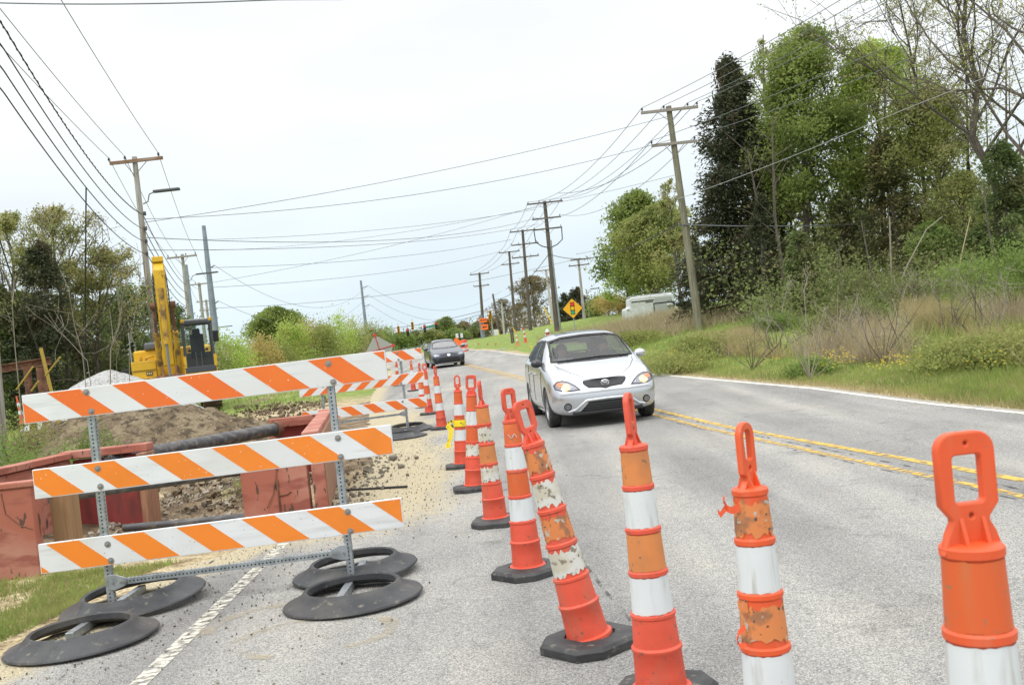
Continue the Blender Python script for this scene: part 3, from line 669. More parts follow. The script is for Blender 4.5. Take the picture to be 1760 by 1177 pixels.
ring(gz(612, 988)+Vector((0, 0, .03)), .43, (R(1), R(-2), 0), 'black rubber ring over the rear foot on the asphalt side')
p = gz(690, 752); ring(p+Vector((0, 0, .005)), .45, (0, 0, 0), 'small looking rubber ring under the near foot of the far barricade')
p = gz(702, 741); ring(p+Vector((0, 0, .03)), .45, (R(4), 0, 0), 'rubber ring leaning under the rear foot of the far barricade')

# ================================================================ CARS
def interp_loft(stations, n, sub=2):
    """stations: list of 10-point half sections (x,y,z) from bottom centre to top centre"""
    vs = []; k = len(stations); h = len(stations[0]); ring_n = 2*h-2
    for s in stations:
        for p in s: vs.append(p)
        for p in s[-2:0:-1]: vs.append((-p[0], p[1], p[2]))
    fs = [(i*ring_n+j, i*ring_n+(j+1) % ring_n, (i+1)*ring_n+(j+1) % ring_n, (i+1)*ring_n+j) for i in range(k-1) for j in range(ring_n)]
    for i, flip in ((0, 0), (k-1, 1)):
        b = i*ring_n
        Rr = lambda j: b+j
        Ll = lambda j: b+(ring_n-j) % ring_n
        for j in range(h-1):
            q = [Rr(j), Rr(j+1), Ll(j+1), Ll(j)]
            q = [x for n_, x in enumerate(q) if x not in q[:n_]]
            fs.append(tuple(q) if flip else tuple(q[::-1]))
    return vs, fs
def project(bvh, pt, d):
    d = Vector(d); o = Vector(pt)-d*4; r = bvh.ray_cast(o, d)
    return r
def patch(name, poly, axis, bvh, m, parent, off=.004, cell=.05, thick=0):
    """polygon drawn in a view plane, laid on the body surface. axis 'f': poly (x,z) seen from the front; 'l'/'r': poly (y,z) from the side; 't': (x,y) from above; 'b': from behind"""
    bm = bmesh.new(); vv = [bm.verts.new((u, v, 0)) for u, v in poly]; bm.faces.new(vv)
    us = [p[0] for p in poly]; ws = [p[1] for p in poly]
    u = min(us)+cell
    while u < max(us): bmesh.ops.bisect_plane(bm, geom=bm.verts[:]+bm.edges[:]+bm.faces[:], plane_co=(u, 0, 0), plane_no=(1, 0, 0)); u += cell
    u = min(ws)+cell
    while u < max(ws): bmesh.ops.bisect_plane(bm, geom=bm.verts[:]+bm.edges[:]+bm.faces[:], plane_co=(0, u, 0), plane_no=(0, 1, 0)); u += cell
    D = {'f': (0, 1, 0), 'b': (0, -1, 0), 'l': (1, 0, 0), 'r': (-1, 0, 0), 't': (0, 0, -1)}[axis]
    bad = []
    for v in bm.verts:
        a, b = v.co.x, v.co.y
        pt = {'f': (a, 0, b), 'b': (a, 2, b), 'l': (0, a, b), 'r': (0, a, b), 't': (a, b, .8)}[axis]
        h = project(bvh, pt, D)
        if h[0] is None: bad.append(v); continue
        nn = h[1] if h[1].dot(Vector(D)) < 0 else -h[1]
        v.co = h[0]+nn*off
    bmesh.ops.delete(bm, geom=bad, context='VERTS')
    bmesh.ops.recalc_face_normals(bm, faces=bm.faces)
    me = bpy.data.meshes.new(name); bm.to_mesh(me); bm.free(); me.materials.append(m)
    me.polygons.foreach_set('use_smooth', [True]*len(me.polygons))
    o = bpy.data.objects.new(name, me); COL.objects.link(o); o.parent = parent
    return o
def frame_strip(name, poly, w_, axis, bvh, m, parent, off=.006, mb=None):
    """band of width w_ inside a polygon's outline, laid on the surface"""
    n = len(poly); cx = sum(p[0] for p in poly)/n; cz = sum(p[1] for p in poly)/n
    area = sum(poly[i][0]*poly[(i+1) % n][1]-poly[(i+1) % n][0]*poly[i][1] for i in range(n)); sg = 1 if area > 0 else -1
    inner = []
    for i in range(n):
        a, b, c = Vector(poly[i-1]), Vector(poly[i]), Vector(poly[(i+1) % n])
        n1 = Vector((-(b-a).y, (b-a).x)).normalized()*sg; n2 = Vector((-(c-b).y, (c-b).x)).normalized()*sg
        m_ = (n1+n2); 
        m_ = m_.normalized()*w_/max(.4, math.sqrt(max(.01, (1+n1.dot(n2))/2))); inner.append((b.x+m_.x, b.y+m_.y))
    D = {'f': (0, 1, 0), 'b': (0, -1, 0), 'l': (1, 0, 0), 'r': (-1, 0, 0)}[axis]; vs = []; own = mb is None; mb = mb or MB()
    for i in range(n):
        for k in range(6):
            t = k/6
            for pl in (poly, inner):
                a = pl[i][0]*(1-t)+pl[(i+1) % n][0]*t; b = pl[i][1]*(1-t)+pl[(i+1) % n][1]*t
                pt = {'f': (a, 0, b), 'b': (a, 2, b), 'l': (0, a, b), 'r': (0, a, b)}[axis]; h = project(bvh, pt, D)
                if h[0] is None: h = (bvh.find_nearest(Vector(pt)))
                nn = h[1] if h[1].dot(Vector(D)) < 0 else -h[1]; vs.append(h[0]+nn*off)
    k = len(vs)//2; mb.add(vs, [(2*i, 2*i+1, (2*i+3) % (2*k), (2*i+2) % (2*k)) for i in range(k)])
    if own: return mb.build(name, m, parent, smooth='all')
def inside(poly, x, y):
    c = False; n = len(poly)
    for i in range(n):
        x1, y1 = poly[i]; x2, y2 = poly[(i+1) % n]
        if (y1 > y) != (y2 > y) and x < (x2-x1)*(y-y1)/(y2-y1)+x1: c = not c
    return c
def wheel(parent, x, y, r, side, spokes=5):
    t = MB(); M = Matrix.Translation((x, y, r)) @ Matrix.Rotation(R(90)*side, 4, 'Y')
    t.lathe([(r*.66, -.095), (r*.93, -.098), (r, -.07), (r, .07), (r*.93, .098), (r*.66, .095), (r*.66, -.095)], 36, M)
    to = t.build('tyre', RUB, None, smooth=True)
    rm = MB(); rm.lathe([(r*.66, -.09), (r*.64, .085), (r*.60, .088), (r*.58, .03), (r*.58, -.08)], 30, M)
    rm.lathe([(r*.16, .03), (r*.15, .07), (0, .075)], 14, M)
    for i in range(spokes):
        a = 2*math.pi*i/spokes; c, s_ = math.cos(a), math.sin(a)
        pts = []
        for (rr, ww, zz) in ((.12, .035, .065), (.62, .05, .08)):
            for sw in (-1, 1):
                for dz in (-.02, 0):
                    p_ = Vector((rr*r*c-sw*ww*s_*r*2.4, rr*r*s_+sw*ww*c*r*2.4, zz+dz)); pts.append(M @ p_)
        rm.add(pts, [(1, 3, 7, 5), (0, 2, 6, 4), (0, 1, 5, 4), (2, 3, 7, 6)])
    ri = rm.build('rim', RIM, None, smooth=True)
    dk = MB(); dk.lathe([(r*.62, -.02), (0, -.02)], 24, M); d = dk.build('brake_disc', BLK, None)
    w_ = thing('wheel', (0, 0, 0)); w_.parent = parent; to.parent = w_; ri.parent = w_; d.parent = w_
    return w_
RIM = mat('alloy_rim', (.50, .52, .54), .3, .7)
def make_car(name, S, paint_m, windows, wheels, arch_r, loc, rz, glass_m, label, cat):
    t = thing(name, loc, rz, label, cat)
    vs, fs = interp_loft(S, 0)
    m = MB(); m.add(vs, fs); o = m.build('body', paint_m, t, sub=3)
    cutters = []
    for (y, r) in wheels:
        for sx in (-1, 1):
            c = MB(); c.lathe([(arch_r, -.26), (arch_r, .26)], 40, Matrix.Translation((sx*.90, y, r)) @ Matrix.Rotation(R(90), 4, 'Y'), True)
            co = c.build('tmpcut', BLK); cutters.append(co)
            md = o.modifiers.new('b', 'BOOLEAN'); md.operation = 'DIFFERENCE'; md.solver = 'EXACT'; md.object = co
    o.parent = None
    dg = bpy.context.evaluated_depsgraph_get(); dg.update(); me2 = bpy.data.meshes.new_from_object(o.evaluated_get(dg))
    bm = bmesh.new(); bm.from_mesh(me2); bmesh.ops.recalc_face_normals(bm, faces=bm.faces)
    bvh = BVHTree.FromBMesh(bm)
    # open the window holes
    kill = []
    for f in bm.faces:
        c = f.calc_center_median()
        for (ax, poly, nlim) in windows:
            if ax == 'f' and f.normal.y < -.15 and c.y < 2.4 and inside(poly, c.x, c.z): kill.append(f); break
            if ax == 'b' and f.normal.y > .15 and c.y > 2.4 and inside(poly, c.x, c.z): kill.append(f); break
            if ax == 's' and abs(f.normal.x) > .5 and inside(poly, c.y, c.z): kill.append(f); break
    bmesh.ops.delete(bm, geom=kill, context='FACES')
    bm.to_mesh(me2); bm.free(); o.modifiers.clear(); old = o.data; o.data = me2; bpy.data.meshes.remove(old); me2.name = 'body'
    me2.materials.clear(); me2.materials.append(paint_m); me2.polygons.foreach_set('material_index', [0]*len(me2.polygons)); me2.polygons.foreach_set('use_smooth', [True]*len(me2.polygons))
    try: me2.set_sharp_from_angle(angle=R(40))
    except Exception: pass
    o.parent = t
    for c in cutters: bpy.data.objects.remove(c)
    for (ax, poly, _) in windows:
        for a in (('f',) if ax == 'f' else ('b',) if ax == 'b' else ('l', 'r')):
            nm = {'f': 'windshield', 'b': 'rear_window', 'l': 'side_window', 'r': 'side_window'}[a]
            g = patch(nm, poly, a, bvh, glass_m, t, .004, .09)
            frame_strip('window_seal', poly, .028, a, bvh, BLK, g, .008)
    # dark floor pan closing the inside
    fl = MB(); fl.box((0, 2.1, .34), (1.25, 2.7, .05)); fl.box((0, 1.18, .60), (1.3, .12, .5)); fl.build('floor_pan', BLK, t)
    for i, (y, r) in enumerate(wheels):
        for sx in (-1, 1): wheel(t, sx*.775, y, r, sx)
    return t, bvh
def seat(parent, x, y, m):
    s = MB(); s.box((x, y, .55), (.48, .5, .14)); s.box((x, y+.27, .84), (.46, .12, .56), Matrix.Rotation(R(-14), 3, 'X')); s.box((x, y+.36, 1.19), (.26, .08, .17), Matrix.Rotation(R(-10), 3, 'X'))
    s.build('seat', m, parent, bevel=.04, seg=3)
SILV = mat('silver_paint', (.56, .58, .61), .24, .75, coat=.6, rand=False, back=(.03, .03, .03))
NAVY = mat('slate_paint', (.04, .048, .07), .28, .45, coat=.8, rand=False, back=(.02, .02, .02))
GLS = glass('tinted_glass', (.60, .67, .66), .05); GLD = glass('sedan_glass', (.45, .5, .5), .22)
SEATM = mat('seat_fabric', (.07, .07, .075), .9); LENS = glass('clear_lens', (.95, .95, .97), .04)
BULB = emis('lit_headlight', (1, .60, .22), 1.5); REFL = mat('reflector', (.26, .27, .29), .22, .8, bump=(40, .8, .02)); AMB = mat('amber_lens', (.72, .20, .07), .25)
def sec(y, zb, w, zmid, zbelt, wb, x6, z6, x7, z7, x8, z8, z9, dy=(0,)*10):
    p = [(0, zb), (w*.84, zb), (w*.975, zb+.09), (w, zmid), (w*.985, zbelt-.14), (wb, zbelt), (x6, z6), (x7, z7), (x8, z8), (0, z9)]
    return [(x, y+dy[i], z) for i, (x, z) in enumerate(p)]
SH = [
  [(0, .06, .21), (.50, .09, .21), (.57, .035, .29), (.60, .0, .46), (.585, .03, .58), (.56, .10, .675), (.50, .125, .715), (.40, .115, .735), (.22, .095, .745), (0, .085, .75)],
  [(0, .14, .19), (.68, .16, .19), (.755, .12, .28), (.785, .09, .48), (.77, .12, .63), (.725, .22, .76), (.64, .27, .80), (.5, .27, .825), (.27, .25, .84), (0, .24, .85)],
  [(0, .38, .18), (.73, .36, .18), (.845, .34, .27), (.872, .32, .5), (.86, .36, .70), (.795, .46, .845), (.70, .49, .88), (.54, .5, .905), (.3, .5, .925), (0, .49, .935)],
  sec(.75, .18, .885, .52, .90, .83, .74, .925, .60, .955, .33, .98, .99),
  sec(1.02, .18, .887, .52, .94, .845, .79, .975, .71, 1.01, .42, 1.05, 1.065),
  sec(1.30, .18, .887, .52, .955, .855, .825, 1.00, .725, 1.17, .43, 1.225, 1.24),
  sec(1.62, .18, .887, .52, .965, .86, .835, 1.015, .685, 1.355, .42, 1.415, 1.43),
  sec(1.92, .18, .887, .52, .97, .862, .838, 1.02, .655, 1.455, .42, 1.51, 1.525),
  sec(2.6, .18, .887, .52, .985, .862, .838, 1.035, .645, 1.475, .42, 1.535, 1.55),
  sec(3.35, .18, .887, .54, 1.01, .862, .835, 1.06, .63, 1.46, .40, 1.525, 1.54),
  sec(3.82, .20, .88, .55, 1.03, .85, .81, 1.08, .60, 1.40, .38, 1.46, 1.47),
  sec(4.12, .22, .86, .55, 1.03, .82, .77, 1.07, .58, 1.22, .36, 1.26, 1.27),
  sec(4.30, .25, .82, .55, .96, .77, .71, 1.0, .55, 1.03, .34, 1.04, 1.05),
  sec(4.36, .30, .70, .55, .85, .66, .60, .88, .48, .90, .3, .91, .92)]
WIN = [('f', [(-.70, 1.045), (-.45, 1.03), (0, 1.02), (.45, 1.03), (.70, 1.045), (.625, 1.40), (.40, 1.455), (0, 1.47), (-.40, 1.455), (-.625, 1.40)], 0),
       ('s', [(1.42, 1.035), (2.30, 1.045), (2.30, 1.42), (2.05, 1.425), (1.80, 1.33)], 0),
       ('s', [(2.37, 1.05), (3.18, 1.075), (3.22, 1.38), (2.95, 1.42), (2.37, 1.425)], 0),
       ('s', [(3.28, 1.10), (3.72, 1.15), (3.60, 1.31), (3.30, 1.36)], 0),
       ('b', [(-.50, 1.13), (.50, 1.13), (.44, 1.36), (-.44, 1.36)], 0)]
HY = math.atan(.137)
cp = P(1030, 727, 16.5); 
car, bv = make_car('silver_hatchback', SH, SILV, WIN, ((.86, .315), (3.46, .315)), .365, (1.40, 15.75, road_z(16.5)), R(5.2), GLS, 'silver compact hatchback with lit headlights driving toward the cones', 'car')
def ell(cx, cz, rx, rz, n=20): return circ(cx, cz, rx, rz, n)
def inter_patch(poly, m, name, off=.004, axis='f', parent=car, bvh=bv, cell=.04): return patch(name, poly, axis, bvh, m, parent, off, cell)
# grille
GRM = mat('grille_mesh', (.02, .02, .022), .5)
gp = [(-.335, .675), (-.27, .618), (-.08, .605), (0, .585), (.08, .605), (.27, .618), (.335, .675), (.35, .705), (.335, .728), (.15, .74), (0, .744), (-.15, .74), (-.335, .728), (-.35, .705)]
g = inter_patch(gp, GRM, 'grille', .006)
sl = MB()
for k in range(3):
    for i in range(27):
        x = -.325+i*.025; z = .645+k*.03
        if abs(x) > .31-.02*(2-k): continue
        h = project(bv, (x, 0, z), (0, 1, 0))
        if h[0]: sl.lathe([(.0085, 0), (.0055, .004)], 6, Matrix.Translation(h[0]+Vector((0, -.010, 0))) @ Matrix.Rotation(R(90), 4, 'X'))
sl.build('honeycomb', GRY, g)
frame_strip('grille_surround', gp, .008, 'f', bv, BLK, g, .010)
h = project(bv, (0, 0, .672), (0, 1, 0))[0]
em = MB()
def oval(mb, c, rx, rz, w_, n=28, tilt=0):
    mb.tube([(c[0]+rx*math.cos(2*math.pi*i/n), c[1], c[2]+rz*math.sin(2*math.pi*i/n)) for i in range(n+1)], w_, 6)
c_ = (0, h.y-.02, .678); oval(em, c_, .062, .043, .006); oval(em, c_, .017, .042, .005); oval(em, (0, c_[1], c_[2]+.013), .042, .015, .005)
em.build('emblem', CHR, g, smooth=True)
lp = [(-.30, .40), (-.33, .36), (-.44, .255), (-.40, .235), (0, .225), (.40, .235), (.44, .255), (.33, .36), (.30, .40), (0, .405)]
inter_patch(lp, BLK, 'air_intake', .005)
iv = MB()
for k in range(3):
    pts = []
    for i in range(13):
        x = -.34+.68*i/12; h = project(bv, (x, 0, .28+k*.038), (0, 1, 0))[0]; pts.append(h+Vector((0, -.008, 0)))
    iv.tube(pts, .005, 5)
iv.build('intake_slats', mat('slat_dark', (.05, .05, .052), .5), [c for c in car.children if c.name.startswith('air_intake')][0])
lip = MB(); pts = []
for i in range(21):
    x = -.56+1.12*i/20; h = project(bv, (x, 0, .228), (0, 1, 0))[0]
    if h: pts.append(h+Vector((0, -.012, 0)))
lip.tube(pts, .03, 8, flat=.8); lip.build('bumper_lip', BLK, car, smooth=True)
# raised fascia ridge around the intake
rd = MB()
pts = []
for (x, z) in ((-.62, .27), (-.50, .30), (-.40, .375), (-.33, .425), (0, .432), (.33, .425), (.40, .375), (.50, .30), (.62, .27)):
    pts.append((x, z))
P3 = []
for i in range(len(pts)-1):
    for k in range(6):
        t = k/6; x = pts[i][0]*(1-t)+pts[i+1][0]*t; z = pts[i][1]*(1-t)+pts[i+1][1]*t; h = project(bv, (x, 0, z), (0, 1, 0))[0]
        if h: P3.append(h+Vector((0, .004, 0)))
rd.tube(P3, .024, 8); rd.build('bumper_ridge', SILV, car, smooth=True)
rc = MB(); pts = []
for i in range(25):
    x = -.72+1.44*i/24; h = project(bv, (x, 0, .545), (0, 1, 0))[0]
    if h: pts.append(h+Vector((0, .006, 0)))
rc.tube(pts, .018, 8, flat=.7); rc.build('bumper_crease', SILV, car, smooth=True)
for s in (-1, 1):
    hp = [(s*.40, .598), (s*.47, .672), (s*.56, .735), (s*.655, .765), (s*.74, .755), (s*.80, .70), (s*.785, .635), (s*.70, .602), (s*.55, .59)]
    hl = inter_patch(hp, REFL, 'headlight', .004)
    frame_strip('headlight_rim', hp, .016, 'f', bv, BLK, hl, .007)
    inter_patch(ell(s*.625, .655, .066, .052), BULB, 'lit_lamp', .010).parent = hl
    inter_patch(ell(s*.705, .70, .048, .036), AMB, 'turn_signal', .011).parent = hl
    inter_patch(hp, LENS, 'headlight_lens', .015).parent = hl
    fb = inter_patch(ell(s*.63, .352, .060, .060), BLK, 'fog_light', .006)
    inter_patch(ell(s*.63, .352, .044, .044), REFL, 'fog_lens', .012, cell=.02).parent = fb
    # mirrors
    mm = MB(); M = Matrix.Translation((s*.90, 1.42, 1.05)) @ Matrix.Diagonal((.10, .075, .07, 1))
    n = 14; vs = []; 
    mm.lathe([(math.sin(R(a)), -math.cos(R(a))) for a in range(0, 181, 18)], 18, M)
    mm.bar((s*.83, 1.42, 1.02), (s*.93, 1.42, 1.04), .05, .04)
    mm.build('side_mirror', SILV if s > 0 else mat('black_mirror', (.03, .03, .034), .25), car, smooth=True)
    # door and hood shut lines, side trim, handle
    ln = MB()
    def trace(pts, ax, D):
        o_ = []
        for i in range(len(pts)-1):
            for k in range(5):
                t = k/5; a = pts[i][0]*(1-t)+pts[i+1][0]*t; b = pts[i][1]*(1-t)+pts[i+1][1]*t
                pt = (0, a, b) if ax == 's' else (a, b, .8) if ax == 't' else (a, 0, b)
                h = project(bv, pt, D)
                if h[0]: o_.append(h[0])
        return o_
    for pl in ([(1.30, .30), (1.28, .6), (1.30, .98)], [(2.33, .25), (2.33, 1.0)], [(3.16, 1.0), (3.05, .7), (2.98, .45)]):
        q_ = trace(pl, 's', (-s, 0, 0)); 
        if len(q_) > 2: ln.tube(q_, .006, 4)
    q_ = trace([(s*.66, 1.0), (s*.63, .80), (s*.50, .42), (s*.36, .22), (s*.30, .16)], 't', (0, 0, -1))
    if len(q_) > 2: ln.tube(q_, .005, 4)
    ln.build('shut_lines', BLK, car)
    tr = MB(); q_ = trace([(.60+.7, .22), (2.2, .22), (3.05, .22)], 's', (-s, 0, 0)); tr.tube(q_, .035, 6); tr.build('side_skirt', SILV, car, smooth=True)
    for y in (1.95, 2.85):
        hd = MB(); h = project(bv, (0, y, .86), (-s, 0, 0))[0]; hd.tube([h+Vector((s*.008, -.08, 0)), h+Vector((s*.03, -.04, 0)), h+Vector((s*.03, .04, 0)), h+Vector((s*.008, .08, 0))], .014, 6); hd.build('door_handle', SILV, car, smooth=True)
# roof opening, wipers
sr = patch('sunroof', [(-.44, 2.0), (.44, 2.0), (.42, 2.55), (-.42, 2.55)], 't', bv, GLD, car, .006, .15)
wp = MB()
for x0, x1, z0, z1 in ((-.60, .02, 1.045, 1.06), (.02, .62, 1.065, 1.045)):
    pts = [];
    for k in range(8):
        t = k/7; h = project(bv, (x0+(x1-x0)*t, 0, z0+(z1-z0)*t), (0, 1, 0))
        if h[0]: pts.append(h[0]+Vector((0, -.02, .012)))
    wp.tube(pts, .011, 5)
wp.build('wipers', BLK, car)
an = MB(); an.tube([(-.60, 1.30, 1.12), (-.61, 1.28, 1.30)], .006, 5); an.build('aerial', BLK, car)
for x in (-.37, .37): seat(car, x, 1.95, SEATM)
s = MB(); s.box((0, 3.05, .80), (1.2, .14, .62), Matrix.Rotation(R(-14), 3, 'X')); s.box((0, 2.8, .52), (1.2, .5, .16)); s.build('rear_seat', SEATM, car, bevel=.04)
ds = MB(); ds.box((0, 1.38, .93), (1.38, .34, .16)); ds.build('dashboard', mat('dash_grey', (.16, .16, .16), .8), car, bevel=.04)
sw = MB(); M = Matrix.Translation((.37, 1.60, .98)) @ Matrix.Rotation(R(65), 4, 'X'); sw.tube([M @ Vector((.18*math.cos(a), .18*math.sin(a), 0)) for a in np.linspace(0, 2*math.pi, 25)], .015, 6); sw.bar(M @ Vector((-.17, 0, 0)), M @ Vector((.17, 0, 0)), .04, .02); sw.build('steering_wheel', BLK, car, smooth=True)
rm = MB(); rm.box((0, 1.62, 1.36), (.24, .03, .07)); rm.build('rear_mirror', BLK, car, bevel=.01)
# ---- people in the hatchback
SKIN = mat('skin', (.42, .22, .15), .6, layers=((12, (.36, .18, .12), .45, .65),))
def person(loc_l, shirt, hairc, label, arms_up, hair_long):
    """seated figure, one continuous skinned body. car-local coordinates, then placed as its own thing"""
    J = {'pel': (0, .10, .62, .15), 'belly': (0, .16, .78, .145), 'chest': (0, .20, .98, .155), 'neckb': (0, .21, 1.10, .07), 'neck': (0, .20, 1.15, .055), 'jaw': (0, .165, 1.20, .068), 'head': (0, .175, 1.265, .092), 'crown': (0, .185, 1.32, .075)}
    for s, k in ((-1, 'l'), (1, 'r')):
        J['sh'+k] = (s*.17, .20, 1.06, .065)
        if arms_up: J['el'+k] = (s*.25, .0, .86, .045); J['wr'+k] = (s*.15, -.22, 1.0, .03); J['ha'+k] = (s*.13, -.28, 1.03, .035)
        else: J['el'+k] = (s*.24, .10, .80, .045); J['wr'+k] = (s*.12, -.10, .72, .03); J['ha'+k] = (s*.07, -.16, .72, .035)
        J['hip'+k] = (s*.10, .05, .62, .095); J['kn'+k] = (s*.13, -.32, .70, .07); J['an'+k] = (s*.13, -.50, .42, .045); J['ft'+k] = (s*.13, -.62, .40, .04)
    E = [('pel', 'belly'), ('belly', 'chest'), ('chest', 'neckb'), ('neckb', 'neck'), ('neck', 'jaw'), ('jaw', 'head'), ('head', 'crown')]
    for k in 'lr': E += [('chest', 'sh'+k), ('sh'+k, 'el'+k), ('el'+k, 'wr'+k), ('wr'+k, 'ha'+k), ('pel', 'hip'+k), ('hip'+k, 'kn'+k), ('kn'+k, 'an'+k), ('an'+k, 'ft'+k)]
    names = list(J); me = bpy.data.meshes.new('person'); me.from_pydata([J[n_][:3] for n_ in names], [(names.index(a), names.index(b)) for a, b in E], [])
    # five fingers per hand
    bm = bmesh.new(); bm.from_mesh(me); bm.verts.ensure_lookup_table(); rad = [J[n_][3] for n_ in names]
    for k, s in (('l', -1), ('r', 1)):
        hv = bm.verts[names.index('ha'+k)]; d = (hv.co-bm.verts[names.index('wr'+k)].co).normalized()
        for i, (ang, ln_) in enumerate(((-30, .035), (-12, .05), (0, .055), (12, .05), (60, .04))):
            dd = Matrix.Rotation(R(ang), 3, 'Z') @ d; v1 = bm.verts.new(hv.co+dd*.045); v2 = bm.verts.new(hv.co+dd*(.045+ln_)-Vector((0, 0, .015))); bm.edges.new((hv, v1)); bm.edges.new((v1, v2)); rad += [.010, .008]
            bm.verts.ensure_lookup_table()
    bm.to_mesh(me); bm.free()
    o = bpy.data.objects.new('person', me); COL.objects.link(o)
    md = o.modifiers.new('skin', 'SKIN'); 
    if not me.skin_vertices: 
        bpy.context.view_layer.objects.active = o
        try: bpy.ops.mesh.customdata_skin_add()
        except Exception: pass
    for i, r_ in enumerate(rad):
        me.skin_vertices[0].data[i].radius = (r_, r_)
    me.skin_vertices[0].data[0].use_root = True
    sb = o.modifiers.new('sub', 'SUBSURF'); sb.levels = 2; sb.render_levels = 2
    dg = bpy.context.evaluated_depsgraph_get(); me2 = bpy.data.meshes.new_from_object(o.evaluated_get(dg)); o.modifiers.clear(); o.data = me2; me2.materials.clear(); me2.materials.append(SKIN); me2.materials.append(shirt); me2.materials.append(BLK)
    for p in me2.polygons:
        c = p.center; arm = abs(c.x) > .21 or (c.y < 0 and c.z > .68 and abs(c.x) > .04 and not arms_up and abs(c.x) < .14 and c.z > .70)
        p.material_index = 0 if c.z > 1.12 or (c.y < -.05 and c.z > (.86 if arms_up else .70) and abs(c.x) < .24) else (1 if c.z > .68 and c.y > -.2 else 2)
        p.use_smooth = True
    # face: nose, eyes, mouth
    fc = MB(); fc.tube([(0, .085, 1.275), (0, .062, 1.245), (0, .085, 1.235)], [.008, .013, .009], 6); fc.build('nose', SKIN, o, smooth=True)
    ey = MB()
    for s in (-1, 1): ey.lathe([(math.sin(R(a))*.010, -math.cos(R(a))*.008) for a in range(0, 181, 30)], 8, Matrix.Translation((s*.032, .092, 1.275)))
    ey.build('eyes', BLK, o); mo = MB(); mo.bar((-.022, .098, 1.205), (.022, .098, 1.205), .008, .008); mo.build('mouth', mat('lips', (.35, .10, .09), .5), o)
    er = MB()
    for s in (-1, 1): er.lathe([(math.sin(R(a))*.02, -math.cos(R(a))*.03) for a in range(0, 181, 30)], 8, Matrix.Translation((s*.092, .18, 1.26)) @ Matrix.Diagonal((.5, 1, 1, 1)))
    er.build('ears', SKIN, o, smooth=True)
    hr = MB(); vs = []; fs = []
    prof = [(math.sin(R(a))*.105, math.cos(R(a))*.105) for a in range(0, 100 if not hair_long else 125, 12)]
    hr.lathe([(r_, z_) for r_, z_ in prof], 20, Matrix.Translation((0, .20, 1.285)) @ Matrix.Rotation(R(-22), 4, 'X'))
    hr.build('hair', hairc, o, smooth=True, sub=1)
    o.matrix_world = car.matrix_basis @ Matrix.Translation(loc_l) @ Matrix.Diagonal((.97, 1, .97, 1))
    tag(o, label, 'person'); return o
person((-.37, 1.78, .0), mat('pale_top', (.35, .33, .33), .9), mat('brown_hair', (.06, .035, .02), .8), 'passenger in a pale top with brown hair seated behind the hatchback windshield', False, True)
person((.37, 1.78, .0), mat('dark_top', (.05, .055, .07), .9), mat('dark_hair', (.02, .015, .012), .8), 'driver in dark clothing holding the steering wheel of the silver hatchback', True, False)

# ---- dark sedan
SD = [
  [(0, .05, .20), (.54, .07, .20), (.62, .03, .28), (.66, .0, .44), (.65, .02, .56), (.60, .07, .65), (.52, .09, .68), (.40, .085, .70), (.22, .07, .715), (0, .06, .72)],
  [(0, .13, .17), (.70, .15, .17), (.79, .11, .26), (.82, .08, .46), (.80, .11, .62), (.74, .20, .72), (.64, .24, .745), (.5, .24, .765), (.27, .22, .785), (0, .21, .79)],
  [(0, .42, .16), (.74, .38, .16), (.86, .36, .26), (.885, .34, .5), (.87, .38, .68), (.80, .48, .80), (.70, .5, .835), (.54, .5, .86), (.3, .5, .88), (0, .5, .885)],
  sec(.85, .16, .888, .50, .87, .83, .74, .89, .60, .91, .33, .94, .95),
  sec(1.22, .16, .888, .50, .90, .845, .79, .93, .71, .96, .42, 1.0, 1.01),
  sec(1.60, .16, .888, .50, .93, .85, .81, .96, .70, 1.12, .42, 1.17, 1.18),
  sec(2.02, .16, .888, .50, .94, .85, .81, .97, .63, 1.335, .40, 1.385, 1.395),
  sec(2.5, .16, .888, .50, .95, .85, .81, .98, .60, 1.39, .40, 1.445, 1.455),
  sec(3.1, .16, .888, .50, .96, .85, .81, .99, .59, 1.375, .38, 1.43, 1.44),
  sec(3.6, .18, .885, .52, .98, .85, .80, 1.01, .60, 1.24, .38, 1.29, 1.30),
  sec(4.1, .20, .87, .54, .99, .83, .77, 1.02, .62, 1.06, .38, 1.08, 1.09),
  sec(4.5, .24, .83, .56, .95, .78, .70, .98, .56, 1.0, .34, 1.02, 1.03),
  sec(4.64, .30, .72, .56, .86, .68, .62, .90, .50, .93, .3, .94, .95)]
WS = [('f', [(-.68, .995), (-.4, .985), (0, .98), (.4, .985), (.68, .995), (.585, 1.29), (.36, 1.345), (0, 1.36), (-.36, 1.345), (-.585, 1.29)], 0),
      ('s', [(1.62, .975), (2.45, .985), (2.45, 1.36), (2.2, 1.335)], 0), ('s', [(2.52, .99), (3.35, 1.01), (3.22, 1.30), (2.9, 1.36), (2.52, 1.365)], 0),
      ('b', [(-.5, 1.10), (.5, 1.10), (.42, 1.26), (-.42, 1.26)], 0)]
sp = P(768, 631, 52); sed, sb = make_car('dark_sedan', SD, NAVY, WS, ((.95, .32), (3.65, .32)), .37, (sp.x+.22, 51.3, road_z(52)), HY+R(3), GLD, 'dark slate blue sedan following up the road, headlights off', 'car')
sed.rotation_euler[0] = -.0155*-1
fp = lambda poly, m_, n_, off=.005, cell=.06: patch(n_, poly, 'f', sb, m_, sed, off, cell)
fp([(-.50, .50), (-.60, .26), (-.40, .225), (.40, .225), (.60, .26), (.50, .50), (.3, .525), (-.3, .525)], BLK, 'lower_grille')
fp([(-.52, .615), (-.2, .60), (.2, .60), (.52, .615), (.52, .655), (.2, .640), (-.2, .640), (-.52, .655)], BLK, 'upper_grille', .006)
fp(ell(0, .625, .085, .055), CHR, 'emblem', .015)
